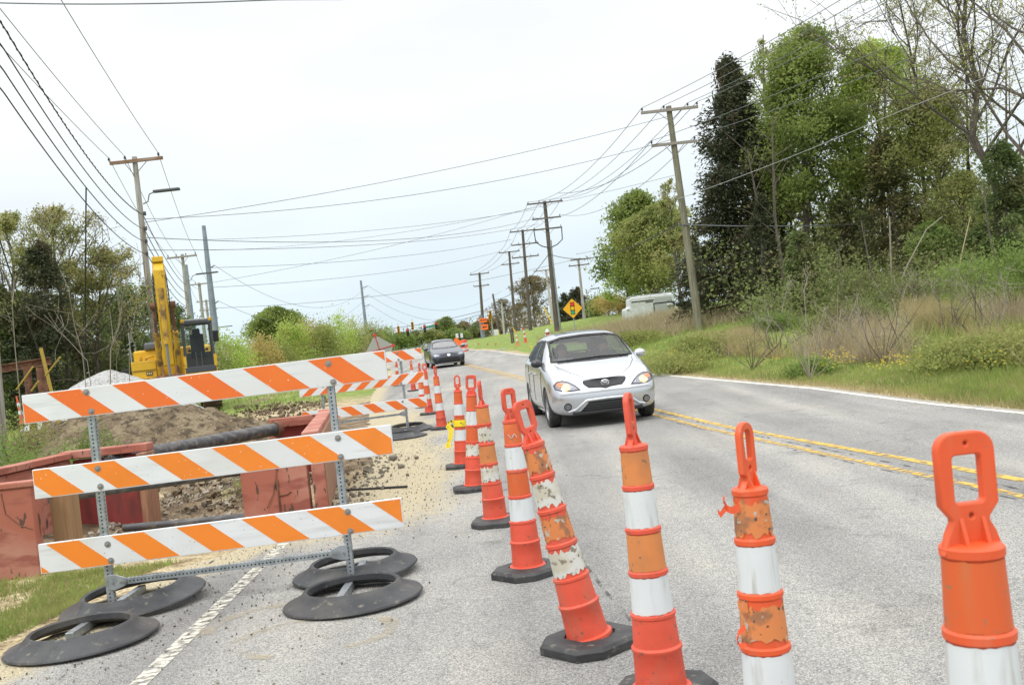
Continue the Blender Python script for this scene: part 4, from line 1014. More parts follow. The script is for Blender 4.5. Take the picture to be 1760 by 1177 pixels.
for s in (-1, 1):
    hp = [(s*.44, .595), (s*.46, .65), (s*.62, .705), (s*.76, .715), (s*.79, .66), (s*.70, .60)]
    h_ = fp(hp, REFL, 'headlight', .006); patch('headlight_lens', hp, 'f', sb, LENS, h_, .012, .06)
    fp([(s*.64, .42), (s*.78, .46), (s*.79, .30), (s*.66, .27)], BLK, 'fog_light', .005)
    mm = MB(); mm.lathe([(math.sin(R(a)), -math.cos(R(a))) for a in range(0, 181, 18)], 14, Matrix.Translation((s*1.0, 1.60, 1.0)) @ Matrix.Diagonal((.13, .08, .08, 1))); mm.bar((s*.82, 1.6, .97), (s*.92, 1.6, .99), .05, .04); mm.build('side_mirror', NAVY, sed, smooth=True)
pts = []
for i in range(15):
    h = project(sb, (-.58+1.16*i/14, 0, .215), (0, 1, 0))[0]
    if h: pts.append(h+Vector((0, -.01, 0)))
m_ = MB(); m_.tube(pts, .022, 6); m_.build('bumper_lip', CHR, sed, smooth=True)
for x in (-.37, .37): seat(sed, x, 2.2, SEATM)
# ================================================================ TRENCH SHORING
sh_ = thing('trench_shoring', (0, 0, 0), 0, 'rusty red steel trench shoring box with dark pipes spanning its two halves', 'trench box')
def wallp(name, a, b, z0, z1, th, m=SHP, parent=sh_, bev=.012):
    q = MB(); a = Vector((a[0], a[1], (z0+z1)/2)); b = Vector((b[0], b[1], (z0+z1)/2)); q.bar(a, b, th, z1-z0); return q.build(name, m, parent, bevel=bev)
def rimbar(a, b, z, w_=.14, h=.06, parent=None, m=SHP):
    q = MB(); q.bar((a[0], a[1], z), (b[0], b[1], z), w_, h); return q.build('top_rim', m, parent or sh_, bevel=.01)
# dirt-side half: C open to the trench
wl = wallp('side_wall', (-6.1, 8.36), (-4.10, 8.36), -.25, .75, .12); rimbar((-6.12, 8.36), (-4.08, 8.36), .775, .15, .05, wl)
wb = wallp('side_wall', (-5.55, 8.45), (-5.25, 11.5), -.25, .72, .12); rimbar((-5.56, 8.46), (-5.24, 11.5), .765, .20, .07, wb)
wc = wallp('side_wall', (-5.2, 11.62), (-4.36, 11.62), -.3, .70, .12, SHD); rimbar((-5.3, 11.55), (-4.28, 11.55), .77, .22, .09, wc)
q = MB(); q.box((-3.98, 8.62, .22), (.17, .20, .86)); q.build('timber_post', mat('raw_timber', (.27, .165, .085), .85, layers=((6, (.24, .13, .06), .45, .6, 6, (6, 6, .4)),)), sh_, bevel=.01)
q = MB(); q.box((-4.30, 11.42, .22), (.09, .34, 1.0)); q.build('end_channel', TIM, sh_, bevel=.008)
# weld cracks and edges as raised ribs on the near plates
def ribs(parent, pts, y, w_=.004, m=RST):
    q = MB(); q.tube([(x, y, z) for x, z in pts], w_, 5); q.build('rust_seam', m, parent)
ribs(wl, [(-4.35, .72), (-4.33, .55), (-4.22, .44), (-4.12, .40)], 8.297); ribs(wl, [(-4.55, .5), (-4.54, .25), (-4.50, .12)], 8.297)
ribs(wl, [(-4.75, .33), (-4.76, .22), (-4.78, .08)], 8.297)
# road-side half
wd = wallp('side_wall', (-2.86, 10.1), (-2.18, 10.06), -.25, .77, .10); 
q = MB(); q.bar((-2.08, 10.12, .27), (-2.72, 14.35, .27), .13, 1.02); we = q.build('side_wall', TIM, sh_, bevel=.012)
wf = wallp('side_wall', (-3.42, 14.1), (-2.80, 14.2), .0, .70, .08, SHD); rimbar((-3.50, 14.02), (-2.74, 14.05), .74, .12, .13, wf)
q = MB(); q.box((-3.46, 14.0, .42), (.10, .12, .62)); q.build('end_channel', SHP, sh_, bevel=.01)
q = MB(); q.bar((-2.12, 10.05, .80), (-2.74, 14.2, .80), .17, .07); q.build('top_rim', SHP, sh_, bevel=.012)
q = MB(); q.bar((-2.07, 10.02, .27), (-2.08, 10.07, .27), .13, .98); q.build('end_plate', SHP, sh_, bevel=.01)
ribs(wd, [(-2.48, .74), (-2.49, .45), (-2.54, .26), (-2.62, .12)], 10.02); ribs(wd, [(-2.49, .40), (-2.49, .0)], 10.02, .009); ribs(wd, [(-2.49, .23), (-2.40, .235), (-2.36, .26)], 10.02, .007)
PIP = mat('grimy_black_pipe', (.05, .052, .058), .55, layers=((4, (.13, .12, .11), .45, .65, 6, (1, 4, 4)), (11, (.16, .13, .09), .6, .7)))
for nm, a, b, r in (('spreader_pipe', (-4.75, 11.45, .66), (-3.30, 13.75, .68), .085), ('spreader_pipe', (-4.10, 8.6, .60), (-2.80, 10.2, .50), .04), ('spreader_pipe', (-4.30, 10.6, .0), (-2.80, 10.35, .01), .04)):
    q = MB(); q.tube([a, tuple((Vector(a)+Vector(b))/2+Vector((0, 0, -.004))), b], r, 16); o = q.build(nm, PIP, sh_, smooth=True)
    q = MB(); d = (Vector(b)-Vector(a)).normalized(); q.tube([Vector(b)-d*.10, Vector(b)-d*.02], r*1.25, 14); q.build('pipe_collar', RST, o, smooth=True)

# ================================================================ HEAPS AND RUBBLE
def heap(name, c, rx, ry, h, m, label, cat, seed, rgh=.12, n=70, kind=None, base=0):
    vs = []; rg = random.Random(seed); ox = rg.uniform(0, 50)
    for j in range(n+1):
        for i in range(n+1):
            u, v = (i/n)*2-1, (j/n)*2-1; x, y = c[0]+u*rx*1.25, c[1]+v*ry*1.25
            r = math.hypot(u, v)*1.25*(1+.13*rough(math.atan2(v, u)*1.6+ox, seed, 1.0))
            k = max(0, 1-r*r)**1.25 if r < 1 else 0
            z = h*k*(1+.12*rough(x*1.1+ox, y*1.1, 1)) + rgh*(rough(x*2.6+ox, y*2.6, 1.3)*.6+rough(x*7, y*7+ox, 1.3)*.5)*min(1, k*6)
            vs.append((x, y, H(x, y)-.05+z+base-(.3 if r >= 1 else 0)))
    m_ = MB(); w_ = n+1; m_.add(vs, [(j*w_+i, j*w_+i+1, (j+1)*w_+i+1, (j+1)*w_+i) for j in range(n) for i in range(n)])
    o = m_.build(name, m, None, smooth='all'); return tag(o, label, cat, None, kind)
DRT = mat('heaped_dirt', (.165, .125, .082), .95, layers=((2, (.25, .20, .13), .45, .6, 8), (5, (.085, .065, .045), .48, .62, 8), (22, (.33, .29, .21), .6, .7, 4)), bump=(9, 1.0, .16), rand=False, spec=.1)
GVL = mat('grey_gravel', (.40, .40, .40), .9, layers=((30, (.55, .55, .54), .45, .6, 3), (14, (.24, .24, .24), .55, .66, 5)), bump=(30, 1, .05), rand=False, spec=.1)
heap('dirt_heap', (-8.0, 20.5), 3.4, 2.8, .95, DRT, 'brown heap of lumpy excavated dirt behind the trench shoring', 'dirt heap', 3, .16)
heap('dirt_heap', (-12.2, 17.5), 2.6, 3.2, 1.0, DRT, 'weedy dirt heap behind the dirt side end of the big barricade', 'dirt heap', 8, .18)
gp_ = P(196, 680, 31); heap('gravel_pile', (gp_.x, gp_.y), 3.0, 2.2, 1.55, GVL, 'pale grey gravel pile beside the yellow excavator', 'gravel pile', 4, .05)
q_ = P(205, 668, 28); heap('dirt_heap', (q_.x+.6, q_.y), 1.2, 1.0, .95, DRT, 'small brown dirt heap in front of the pale gravel pile', 'dirt heap', 12, .12, 40)
# loose broken asphalt and stones
def rocks(name, n, fn, m, label, cat, seed):
    rg = random.Random(seed); q = MB()
    for i in range(n):
        x, y, s, up = fn(rg); z = H(x, y, False) if up is None else up
        M = Matrix.Translation((x, y, z+s*.25)) @ Matrix.Rotation(rg.uniform(0, 6), 4, (rg.uniform(-1, 1), rg.uniform(-1, 1), rg.uniform(.2, 1))) 
        k = [(rg.uniform(.6, 1.0)*s, rg.uniform(.5, .9)*s, rg.uniform(.35, .6)*s)][0]
        vs = []
        for a in range(0, 360, 60):
            for z_, f_ in ((-.5, .75), (.35, 1)): vs.append(M @ Vector((k[0]*.5*f_*rg.uniform(.75, 1.1)*math.cos(R(a)), k[1]*.5*f_*rg.uniform(.75, 1.1)*math.sin(R(a)), k[2]*z_*rg.uniform(.7, 1.1))))
        fs = [((2*j), (2*j+2) % 12, (2*j+3) % 12, 2*j+1) for j in range(6)]+[(0, 2, 4, 6, 8, 10)[::-1], (1, 3, 5, 7, 9, 11)]
        q.add(vs, fs)
    o = q.build(name, m); return tag(o, label, cat, None, 'stuff')
DKR = mat('dark_rubble', (.14, .125, .105), .95, layers=((9, (.20, .17, .13), .45, .6),), rand=False); LTR = mat('mixed_rubble', (.28, .24, .18), .95, layers=((6, (.16, .13, .10), .45, .6), (11, (.36, .33, .28), .55, .65)), rand=False)
def near_edge(rg):
    y = rg.uniform(9.6, 15.5); return (lerp_tab(LEDGE, y)+rg.gauss(.02, .22), y, abs(rg.gauss(.03, .03))+.015, None)
rocks('asphalt_rubble', 330, near_edge, DKR, 'dark broken asphalt lumps along the trench edge', 'rubble', 1)
def trench(rg):
    y = rg.uniform(10.5, 19); return (rg.uniform(-4.6, -2.4)-.1*(y-9), y, abs(rg.gauss(.03, .04))+.015, None)
rocks('trench_stones', 1600, trench, LTR, 'mixed stones and clods on the dug ground between the shoring', 'stones', 2)
def grit(rg):
    y = rg.uniform(4.0, 17); x = lerp_tab(LEDGE, y)+abs(rg.gauss(.1, .9)); return (x, y, rg.uniform(.006, .022), road_z(y)+.002)
rocks('loose_grit', 2200, grit, mat('grit', (.22, .19, .14), .95, layers=((3, (.08, .07, .06), .45, .6),), rand=False), 'loose grit and pebbles scattered over the closed lane', 'grit', 3)
def clods(rg):
    y = rg.uniform(12, 33); x = -2.9-.13*(y-8)-abs(rg.gauss(0, 2.6)); return (x, y, abs(rg.gauss(.04, .06))+.02, None)
rocks('dirt_clods', 2600, clods, DRT, 'brown dirt clods strewn over the disturbed roadside', 'dirt clods', 5)
for i, (px, py, s) in enumerate(((690, 804, .10), (676, 790, .13), (660, 806, .07))):
    p = G(px, py); rg = random.Random(i); m = MB(); m.lathe([(s*.3, 0), (s*.55, s*.15), (s*.5, s*.4), (s*.2, s*.55), (0, s*.56)], 7, Matrix.Translation(p) @ Matrix.Rotation(rg.uniform(0, 3), 4, 'Z') @ Matrix.Diagonal((1, .8, 1, 1)))
    tag(m.build('stone', DKR), ['larger dark stone lying nearest the lane on the tan grit', 'dark lump of asphalt on the rim of the rubble', 'small flat dark stone at the rubble edge'][i], 'stone')
m = MB(); a, b = G(596, 845), G(700, 838); m.tube([a+Vector((0, 0, .02)), b+Vector((0, 0, .015))], .014, 6); tag(m.build('steel_bar', BLK), 'thin black bar lying across the rubble toward the lane', 'bar')

YELC = mat('clean_yellow', (.68, .42, .02), .4, layers=((2.2, (.62, .37, .02), .45, .65),))
# ================================================================ EXCAVATOR
ep = P(297, 700, 34); EX = thing('excavator', (ep.x, 34.6, H(ep.x, 34)), R(18.5), 'yellow excavator with raised boom facing the camera beside the gravel pile', 'excavator')
for sx in (-1, 1):
    q = MB(); prof = [(-2.0, .42)]+[(-1.85+.42*math.cos(R(a))*1, .42+.42*math.sin(R(a))) for a in range(180, 271, 15)]+[(1.85+.42*math.cos(R(a)), .42+.42*math.sin(R(a))) for a in range(-90, 91, 15)]+[(-1.85+.42*math.cos(R(a)), .42+.42*math.sin(R(a))) for a in range(90, 180, 15)]
    M = Matrix.Translation((sx*1.08, .2, 0)) @ Matrix.Rotation(R(90), 4, 'Z'); q.prism(prof, .58, M); tr = q.build('track', RST, EX)
    g = MB()
    for i in range(46):
        u = i/46*2; 
        if u < 1: y = -1.85+3.7*u; z = -.0
        else: y = 1.85-3.7*(u-1); z = .84
        g.box((sx*1.08, .2+y, z+(.0 if z else .012)), (.6, .035, .05))
    for a in range(-80, 90, 20):
        for e in (-1, 1): g.box((sx*1.08, .2+e*(1.85+.43*math.cos(R(a))), .42+.43*math.sin(R(a))), (.6, .05, .05), Matrix.Rotation(R(a)*e, 3, 'X'))
    g.build('track_shoes', mat('track_metal', (.07, .06, .05), .7, .5), tr)
q = MB(); q.box((0, .2, .6), (1.7, 1.6, .5)); q.lathe([(.62, .8), (.62, 1.08)], 24, Matrix.Translation((0, .2, 0)), True); q.build('undercarriage', RST, EX, bevel=.03)
q = MB(); q.box((0, .6, 1.16), (2.62, 3.3, .16)); q.build('deck', YED, EX, bevel=.02)
q = MB(); q.box((-.95, -.10, 1.55), (.80, 1.7, .62)); o = q.build('side_housing', YELC, EX, bevel=.05, seg=3)
q = MB(); q.box((-.95, -.97, 1.54), (.78, .03, .012)); q.box((-.95, -.972, 1.98-.13), (.70, .006, .01)); q.build('housing_seam', BLK, o)
q = MB(); q.box((-.80, -.968, 1.42), (.20, .012, .13)); q.build('name_plate', mat('decal_dark', (.10, .07, .03), .6), o); v, f = text_mesh('FC200', .085, .006); q = MB(); q.add([p+Vector((-.80, -.978, 1.42)) for p in v], f)
q = MB()
for i, wd_ in enumerate((.05, .035, .05)): q.box((-.86+i*.058, -.977, 1.42), (.035, .006, .06))
q.build('name_letters', mat('decal_light', (.6, .5, .3), .6), o)
q = MB(); q.box((-.95, -.45, 1.20), (.92, 1.3, .18)); q.build('step_box', YED, EX, bevel=.04)
q = MB(); q.box((-.35, 1.2, 1.75), (1.9, 1.6, 1.0)); q.build('engine_housing', YEL, EX, bevel=.08, seg=3)
q = MB(); q.box((-.35, .9, 2.36), (1.15, 1.2, .26)); q.build('engine_hood', mat('dark_grey_hood', (.10, .11, .13), .5), EX, bevel=.08, seg=3)
q = MB(); q.box((0, 2.35, 1.75), (2.7, .7, 1.1)); q.build('counterweight', YEL, EX, bevel=.15, seg=4)
q = MB(); q.tube([(-1.05, -.2, 1.85), (-1.05, -.2, 2.02)], .05, 10); q.tube([(-.9, -.2, 1.9), (-.82, -.15, 1.98), (-.62, -.1, 2.0)], .035, 8); q.build('filler_cap', YED, EX, smooth=True)
q = MB(); q.tube([(-1.32, -.85, 1.2), (-1.32, -.85, 2.85)], .018, 6); q.tube([(-1.42, -.85, 2.42), (-1.22, -.86, 2.55)], .014, 5); q.build('handrail', GAL, EX)
for x, z, s in ((-1.52, 1.45, 1), (1.42, 2.45, 1)):
    q = MB(); q.box((x, -1.0, z), (.22, .05, .38)); o = q.build('mirror', BLK, EX, bevel=.03); q = MB(); q.tube([(x, -.98, z-.15), (x*.93, -.95, z-.35), (x*.9, -.9, z-.45 if x < 0 else 1.3)], .016, 6); q.build('mirror_arm', BLK, o)
# cab: open frame with glass
cx, cy, cw, cd, z0, z1 = .85, -.55, 1.0, 1.35, 1.28, 3.02
q = MB()
for x in (-.5+.045, .5-.045):
    for y in (-.5, .5): q.bar((cx+x*cw, cy+y*cd, z0), (cx+x*cw, cy+y*cd*.96, z1), .085, .085, (0, 1, 0))
q.bar((cx-.5, cy-.5*cd, z0+.10), (cx+.5, cy-.5*cd, z0+.10), .08, .2); q.bar((cx-.5, cy-.5*cd, z1-.05), (cx+.5, cy-.5*cd, z1-.05), .08, .10); q.bar((cx-.5, cy+.5*cd, z1-.05), (cx+.5, cy+.5*cd, z1-.05), .08, .10)
q.bar((cx+.46, cy-.5*cd, z1-.05), (cx+.46, cy+.5*cd, z1-.05), .08, .1); q.bar((cx-.46, cy-.5*cd, z1-.05), (cx-.46, cy+.5*cd, z1-.05), .08, .1)
q.box((cx, cy+.5*cd, z0+.35), (.95, .05, .7)); q.build('cab_frame', mat('cab_dark_frame', (.06, .065, .075), .5), EX, bevel=.015)
q = MB(); q.box((cx, cy, z0+.05), (1.06, cd+.06, .22)); q.build('cab_sill', YEL, EX, bevel=.02)
for s_ in (-1, 1):
    q = MB(); q.box((cx+s_*.49, cy-.5*cd-.02, z0+.37), (.10, .05, .40)); q.build('door_corner', YEL, EX, bevel=.01)
    q = MB(); q.box((cx+s_*.45, cy-.5*cd, z1+.02), (.12, .10, .12)); q.build('roof_corner', YEL, EX, bevel=.02)
q = MB(); q.box((cx, cy, z1+.03), (.98, cd, .07)); q.build('cab_roof', mat('roof_grey', (.30, .32, .33), .5), EX, bevel=.03, seg=3)
q = MB(); q.add([(cx-.42, cy-.5*cd-.03, z0+.2), (cx+.42, cy-.5*cd-.03, z0+.2), (cx+.42, cy-.5*cd-.03, z1-.1), (cx-.42, cy-.5*cd-.03, z1-.1)], [(0, 1, 2, 3)])
q.add([(cx+.5, cy-.45*cd, z0+.5), (cx+.5, cy+.45*cd, z0+.5), (cx+.5, cy+.45*cd, z1-.12), (cx+.5, cy-.45*cd, z1-.12)], [(0, 1, 2, 3)]); q.build('cab_glass', glass('cab_window', (.70, .76, .74), .03), EX)
q = MB(); q.box((cx-.02, cy+.25, 1.85), (.5, .45, .14)); q.box((cx-.02, cy+.42, 2.25), (.46, .14, .72), Matrix.Rotation(R(-8), 3, 'X')); q.box((cx-.02, cy+.48, 2.68), (.26, .10, .24)); q.box((cx-.3, cy+.2, 2.05), (.1, .4, .08)); q.box((cx+.27, cy+.2, 2.05), (.1, .4, .08)); q.build('operator_seat', BLK, EX, bevel=.04, seg=3)
q = MB()
for x in (-.09, .09): q.tube([(cx+x-.02, cy-.35, 1.4), (cx+x-.02, cy-.28, 1.98)], .014, 6)
q.build('travel_levers', GRY, EX)
# boom, arm, cylinders
bm_ = MB(); bx = -.14
def sbeam(mb, pts, w_):
    """pts: (y, z, half-height), plates along the path"""
    vs = []; n = len(pts)
    for i, (y, z, hh) in enumerate(pts):
        a = Vector(pts[max(i-1, 0)][:2]); b = Vector(pts[min(i+1, n-1)][:2]); d = (b-a).normalized(); nn = Vector((-d.y, d.x))
        for s in (-1, 1):
            for x in (-w_/2, w_/2): vs.append((bx+x, y+nn.x*hh*s, z+nn.y*hh*s))
    fs = []
    for i in range(n-1):
        o = 4*i; fs += [(o, o+1, o+5, o+4), (o+2, o+6, o+7, o+3), (o, o+4, o+6, o+2), (o+1, o+3, o+7, o+5)]
    fs += [(0, 2, 3, 1), (4*n-4, 4*n-3, 4*n-1, 4*n-2)]; mb.add(vs, fs)
sbeam(bm_, [(-.4, 1.7, .22), (-1.0, 2.9, .34), (-1.7, 3.9, .36), (-2.5, 4.45, .26), (-3.2, 4.62, .20)], .36); bm_.build('boom', YEL, EX, bevel=.02)
a_ = MB(); sbeam(a_, [(-2.95, 4.95, .16), (-3.3, 4.5, .30), (-3.35, 3.4, .24), (-3.2, 1.6, .15)], .30); ar = a_.build('arm', YEL, EX, bevel=.02)
q = MB(); q.box((bx, -3.20, 4.93), (.34, .42, .17)); q.build('arm_head', YEL, ar, bevel=.02)
for sx in (-1, 1):
    q = MB(); q.tube([(bx+sx*.30, -.95, 1.35), (bx+sx*.30, -1.55, 2.72)], .095, 14); cy_ = q.build('boom_cylinder', YED, EX, smooth=True)
    q = MB(); q.tube([(bx+sx*.30, -1.5, 2.6), (bx+sx*.29, -1.85, 3.55)], .05, 12); q.build('rod', RST, cy_, smooth=True)
    q = MB(); q.tube([(bx+sx*.20, -1.86, 3.58), (bx+sx*.40, -1.86, 3.58)], .12, 12); q.build('pin', RST, cy_, smooth=True)
    q = MB(); q.tube([(bx+sx*.20, -3.2, 3.0), (bx+sx*.22, -3.1, 3.8), (bx+sx*.2, -2.9, 4.4), (bx+sx*.17, -2.5, 4.7)], .022, 6); q.build('hydraulic_hose', BLK, EX, smooth=True)
q = MB(); q.tube([(bx, -3.62, 4.0), (bx, -3.62, 2.25)], .085, 14); o = q.build('bucket_cylinder', YED, EX, smooth=True); q = MB(); q.tube([(bx, -3.62, 2.3), (bx, -3.58, 1.2)], .045, 10); q.build('rod', GRY, o, smooth=True)
q = MB()
for sx in (-.2, .2): q.bar((bx+sx, -3.25, 1.55), (bx+sx, -3.65, 1.05), .05, .12)
q.build('linkage', RST, EX, bevel=.01)
q = MB(); pr_ = [(y_, z_-.55) for y_, z_ in [(-3.2, 1.85), (-3.75, 1.6), (-4.05, 1.05), (-3.9, .55), (-3.5, .40), (-3.1, .45), (-3.0, .5), (-3.45, .62), (-3.7, .85), (-3.7, 1.15), (-3.5, 1.45)]]
M = Matrix.Translation((bx, 0, 0)) @ Matrix.Rotation(R(90), 4, 'Z'); q.prism([(y, z) for y, z in pr_], .86, M); bk = q.build('bucket', RST, EX, bevel=.015)
for i in range(5): 
    q = MB(); q.bar((bx-.36+i*.18, -3.0, -.02), (bx-.36+i*.18, -2.78, .0), .08, .05); q.build('tooth', GRY, bk)

# ================================================================ UTILITY POLES
POLEG = 'utility poles along the road'
def upole(top_px, D, arms, label, wood=WOD, r=.15, arm_m=CRG, lean_px=None, base=None, name='utility_pole', h=None, group=POLEG):
    """arms: (drop below top, half length, insulator x list, x shift)"""
    tp = P(top_px[0], top_px[1], D); bx_, by_ = (tp.x, tp.y) if base is None else base
    zb = H(bx_, by_)-.1; t = thing(name, (bx_, by_, zb), 0, label, 'utility pole', group); T = Vector((tp.x-bx_, tp.y-by_, tp.z-zb)); L = T.length
    q = MB(); q.tube([(0, 0, 0), T*.5, T], [r*1.25, r, r*.78], 14); q.build('shaft', wood, t, smooth=True)
    ins = []
    for (dr, hl, xs_, sx) in arms:
        c = T-Vector((0, 0, dr)); q = MB(); q.box(c+Vector((sx, -r*.95, 0)), (2*hl, .10, .13)); ca = q.build('crossarm', arm_m, t, bevel=.008)
        for s in (-1, 1):
            b = MB(); b.bar(c+Vector((sx+s*hl*.45, -r*.95-.055, -.03)), c+Vector((s*.04, -r*.95-.055, -.55)), .03, .012, (0, 1, 0)); b.build('brace', GRY, ca)
        for x in xs_:
            b = MB(); ip = c+Vector((x, -r*.95, .065)); b.lathe([(.02, 0), (.02, .05), (.06, .06), (.03, .09), (.06, .10), (.03, .13), (.045, .15), (0, .18)], 8, Matrix.Translation(ip)); b.build('insulator', INS, ca, smooth=True)
            ins.append(Vector((bx_, by_, zb))+ip+Vector((0, 0, .16)))
    return t, ins, Vector((bx_, by_, zb)), T
def lamp(t, at, dx, r=.15, dark=True):
    q = MB(); a = Vector(at); q.tube([a, a+Vector((dx*.2, -.05, .06)), a+Vector((dx*.28, -.05, .35)), a+Vector((dx*.5, -.05, .42))], .028, 6); la = q.build('lamp_arm', GRY, t, smooth=True)
    q = MB(); q.box(a+Vector((dx*.95, -.05, .43)), (abs(dx)*1.0, .22, .11)); q.build('lamp_head', mat('lamp_housing', (.07, .075, .08), .5), la, bevel=.03)
p1, i1, b1_, T1 = upole((231, 270), 40, [(.18, 1.06, (-.98, -.34, 1.0), .10)], 'tall grey wooden pole with brown crossarm and street lamp, behind the excavator', arm_m=CRS, r=.125)
lamp(p1, T1-Vector((-.15, 0, 1.9)), 1.05)
q = MB()
for k, z in enumerate((2.3, 2.9, 3.4, 3.9)): q.lathe([(.05, -.08), (.06, 0), (.05, .08)], 8, Matrix.Translation(T1-Vector((-.18+.03*k, .05, z))), True)
q.build('bracket', INS, p1)
w0, iw, bw, TW = upole((0, 0), 19, [(.2, 1.1, (-1.0, -.3, 1.1), 0)], 'weathered wooden pole at the edge of the picture behind the red shoring', r=.16) if False else (None,)*4
bwp = G(4, 815); bwp = Vector((P(-2, 815, 19).x, 19, 0))
def upole_abs(base, top, arms, label, **k):
    # same builder with explicit world points
    tp = top; global P
    P_old = P; P = lambda a, b, c: Vector(tp)
    try: return upole((0, 0), base[1], arms, label, base=(base[0], base[1]), **k)
    finally: P = P_old
w0, iw, bw, TW = upole_abs(bwp, (bwp.x+.35, 19, 10.4), [(.2, 1.1, (-1.0, -.3, 1.15), .2)], 'weathered pale wooden pole beside weeds, cut by the edge of the picture', r=.16)
p2, i2, _, T2 = upole((313, 437), 73, [(.2, 1.1, (-1.0, -.4, 0.3, 1.0), 0)], 'grey wooden pole with street lamp just above the excavator boom', r=.14)
lamp(p2, T2-Vector((-.15, 0, 2.0)), 1.6)
p3, i3, _, T3 = upole((342, 486), 99, [(.15, 1.1, (-.95, -.3, .9), -.2)], 'plain wooden pole with one crossarm standing behind the excavator cab', r=.17)
p4, i4, _, T4 = upole((354, 515), 124, [(.2, 1.2, (-1, 1), 0), (1.3, 1.1, (-.8, .8), .2), (2.4, 1.2, (-1, 1), .1)], 'distant wooden pole with three crossarms next to the slate steel pole', r=.17)
lamp(p4, T4-Vector((-.15, 0, 4.0)), 1.9)
def spole(top, D, r0, r1, arms, label, name='steel_pole'):
    tp = P(*top, D); zb = H(tp.x, tp.y)-.1; t = thing(name, (tp.x, tp.y, zb), 0, label, 'steel pole', 'tapered steel transmission poles'); h = tp.z-zb
    q = MB(); q.tube([(0, 0, 0), (0, 0, h)], [r0, r1], 16); q.build('shaft', STL, t, smooth=True); out = []
    for z, s, L in arms:
        q = MB(); q.tube([(0, 0, h-z), (s*L, 0, h-z+.25)], [.07, .05], 8); q.build('arm', STL, t); out.append(Vector((tp.x+s*L, tp.y, zb+h-z+.25)))
    return t, out
sA, oA = spole((350, 388), 78, .34, .15, [(3.4, 1, .5), (6.2, 1, .5), (9.0, 1, .5)], 'tall slate grey steel pole rising beside the excavator cab')
sB, oB = spole((320, 455), 108, .30, .14, [(5.5, 1, .4)], 'slimmer steel pole half hidden behind a wooden lamp pole')
sC, oC = spole((620, 482), 140, .30, .14, [(1.1, 1, .9), (2.4, 1, .9), (3.7, 1, .9)], 'lone steel pole with three short arms in open sky above the barricade')
tp = P(641, 590, 138); q = MB(); q.box((0, 0, 0), (.9, .3, 1.5)); o = q.build('control_box', mat('box_grey', (.5, .52, .52), .5), sC, bevel=.03); o.location = (-.75, -.3, 1.6)
r0, j0, br0, Tr0 = upole((1149, 183), 46, [(.2, 1.32, (-1.25, -.25, .85, 1.28), 0), (1.75, 1.05, (-.98, 1.0), .05)], 'greenish leaning wooden pole with two crossarms in front of the dark cedar', wood=WODG, r=.16, base=(P(1203, 570, 46).x, 46))
r1, j1, _, Tr1 = upole((936, 346), 90, [(.15, 1.62, (-1.5, -.5, .5, 1.5), 0), (1.55, 1.3, (-1.2, 1.2), 0), (2.5, 1.3, (-1.2, 1.2), 0)], 'dark wooden pole with three crossarms and a grey conduit, tallest by the road', wood=WODD, r=.20, arm_m=WODD, base=(P(958, 572, 90).x, 90))
q = MB(); q.tube([(.30, -.05, 0), (.30*.6+Tr1.x*.5, -.05, Tr1.z*.55), (Tr1.x*.62+.2, -.05, Tr1.z*.70)], .10, 8); q.build('conduit', GAL, r1)
q = MB()
for s in (-1, 1): q.tube([Tr1+Vector((s*1.25, -.2, -2.5)), Tr1+Vector((s*1.2, -.2, -3.6)), Tr1+Vector((s*.7, -.2, -4.0)), Tr1+Vector((s*.15, -.2, -4.2))], .05, 6)
q.build('cable_loops', BLK, r1)
r2, j2, _, Tr2 = upole((898, 395), 110, [(.15, 1.45, (-1.3, -.5, .5, 1.3), .0), (1.6, 1.5, (-1.4, -.6, .6, 1.4), .1), (3.0, 1.5, (-1.4, -.6, .6, 1.4), 0)], 'dark wooden pole with three crossarms, second from the signal ahead sign', wood=WODD, arm_m=WODD, r=.18, base=(P(912, 568, 110).x, 110))
r3, j3, _, Tr3 = upole((875, 432), 133, [(.1, 1.4, (-1.3, -.5, 1.3), 0), (1.7, 1.2, (-1, 1), 0)], 'dark wooden pole with two crossarms and a small transformer bracket', wood=WODD, arm_m=WODD, r=.18, base=(P(887, 578, 133).x, 133))
r4, j4, _, Tr4 = upole((824, 469), 138, [(.15, 1.35, (-1.2, 0, 1.2), 0), (1.8, 1.1, (-1, 1), .1)], 'dark wooden pole carrying the orange detour signs', wood=WODD, arm_m=WODD, r=.20, base=(P(833, 592, 138).x, 138))
q = MB(); q.tube([(-.1, -.25, 0), (-.1, -.25, 3.2)], .30, 12); q.build('pole_sleeve', STL, r4, smooth=True)
r5, j5, _, _ = upole((847, 505), 150, [], 'short dark pole without crossarms beside a yellow guy guard', wood=WODD, r=.17, base=(P(859, 578, 150).x, 150))
r6, j6, _, _ = upole((842, 533), 142, [(.1, 1.2, (-1, 1), .2)], 'thin grey signal pole next to the stacked yellow signals', wood=WOD, r=.11, base=(P(849, 584, 142).x, 142))
r7, j7, _, Tr7 = upole((994, 445), 118, [(.1, 1.2, (-.8, .2, 1.0), .2), (.75, 1.25, (-1.1, 1.1), 0)], 'grey brown wooden pole with two crossarms behind the signal ahead sign', wood=WOD, arm_m=WODD, r=.16, base=(P(1004, 545, 118).x, 118))
r8, j8, _, _ = upole((938, 463), 122, [(.1, 1.3, (-1.1, .6), -.2), (1.4, 1.1, (-.8,), -.3)], 'pale wooden pole partly hidden behind the tallest dark pole', wood=mat('pale_wood', (.42, .40, .36), .9), r=.16, base=(P(951, 556, 122).x, 122))
r9, j9, _, _ = upole((862, 518), 158, [(.05, .6, (), .3)], 'pale bare wooden pole among leafless trees beyond the bank', wood=mat('pale_wood', (.42, .40, .36), .9), r=.16, base=(P(867, 580, 158).x, 158))
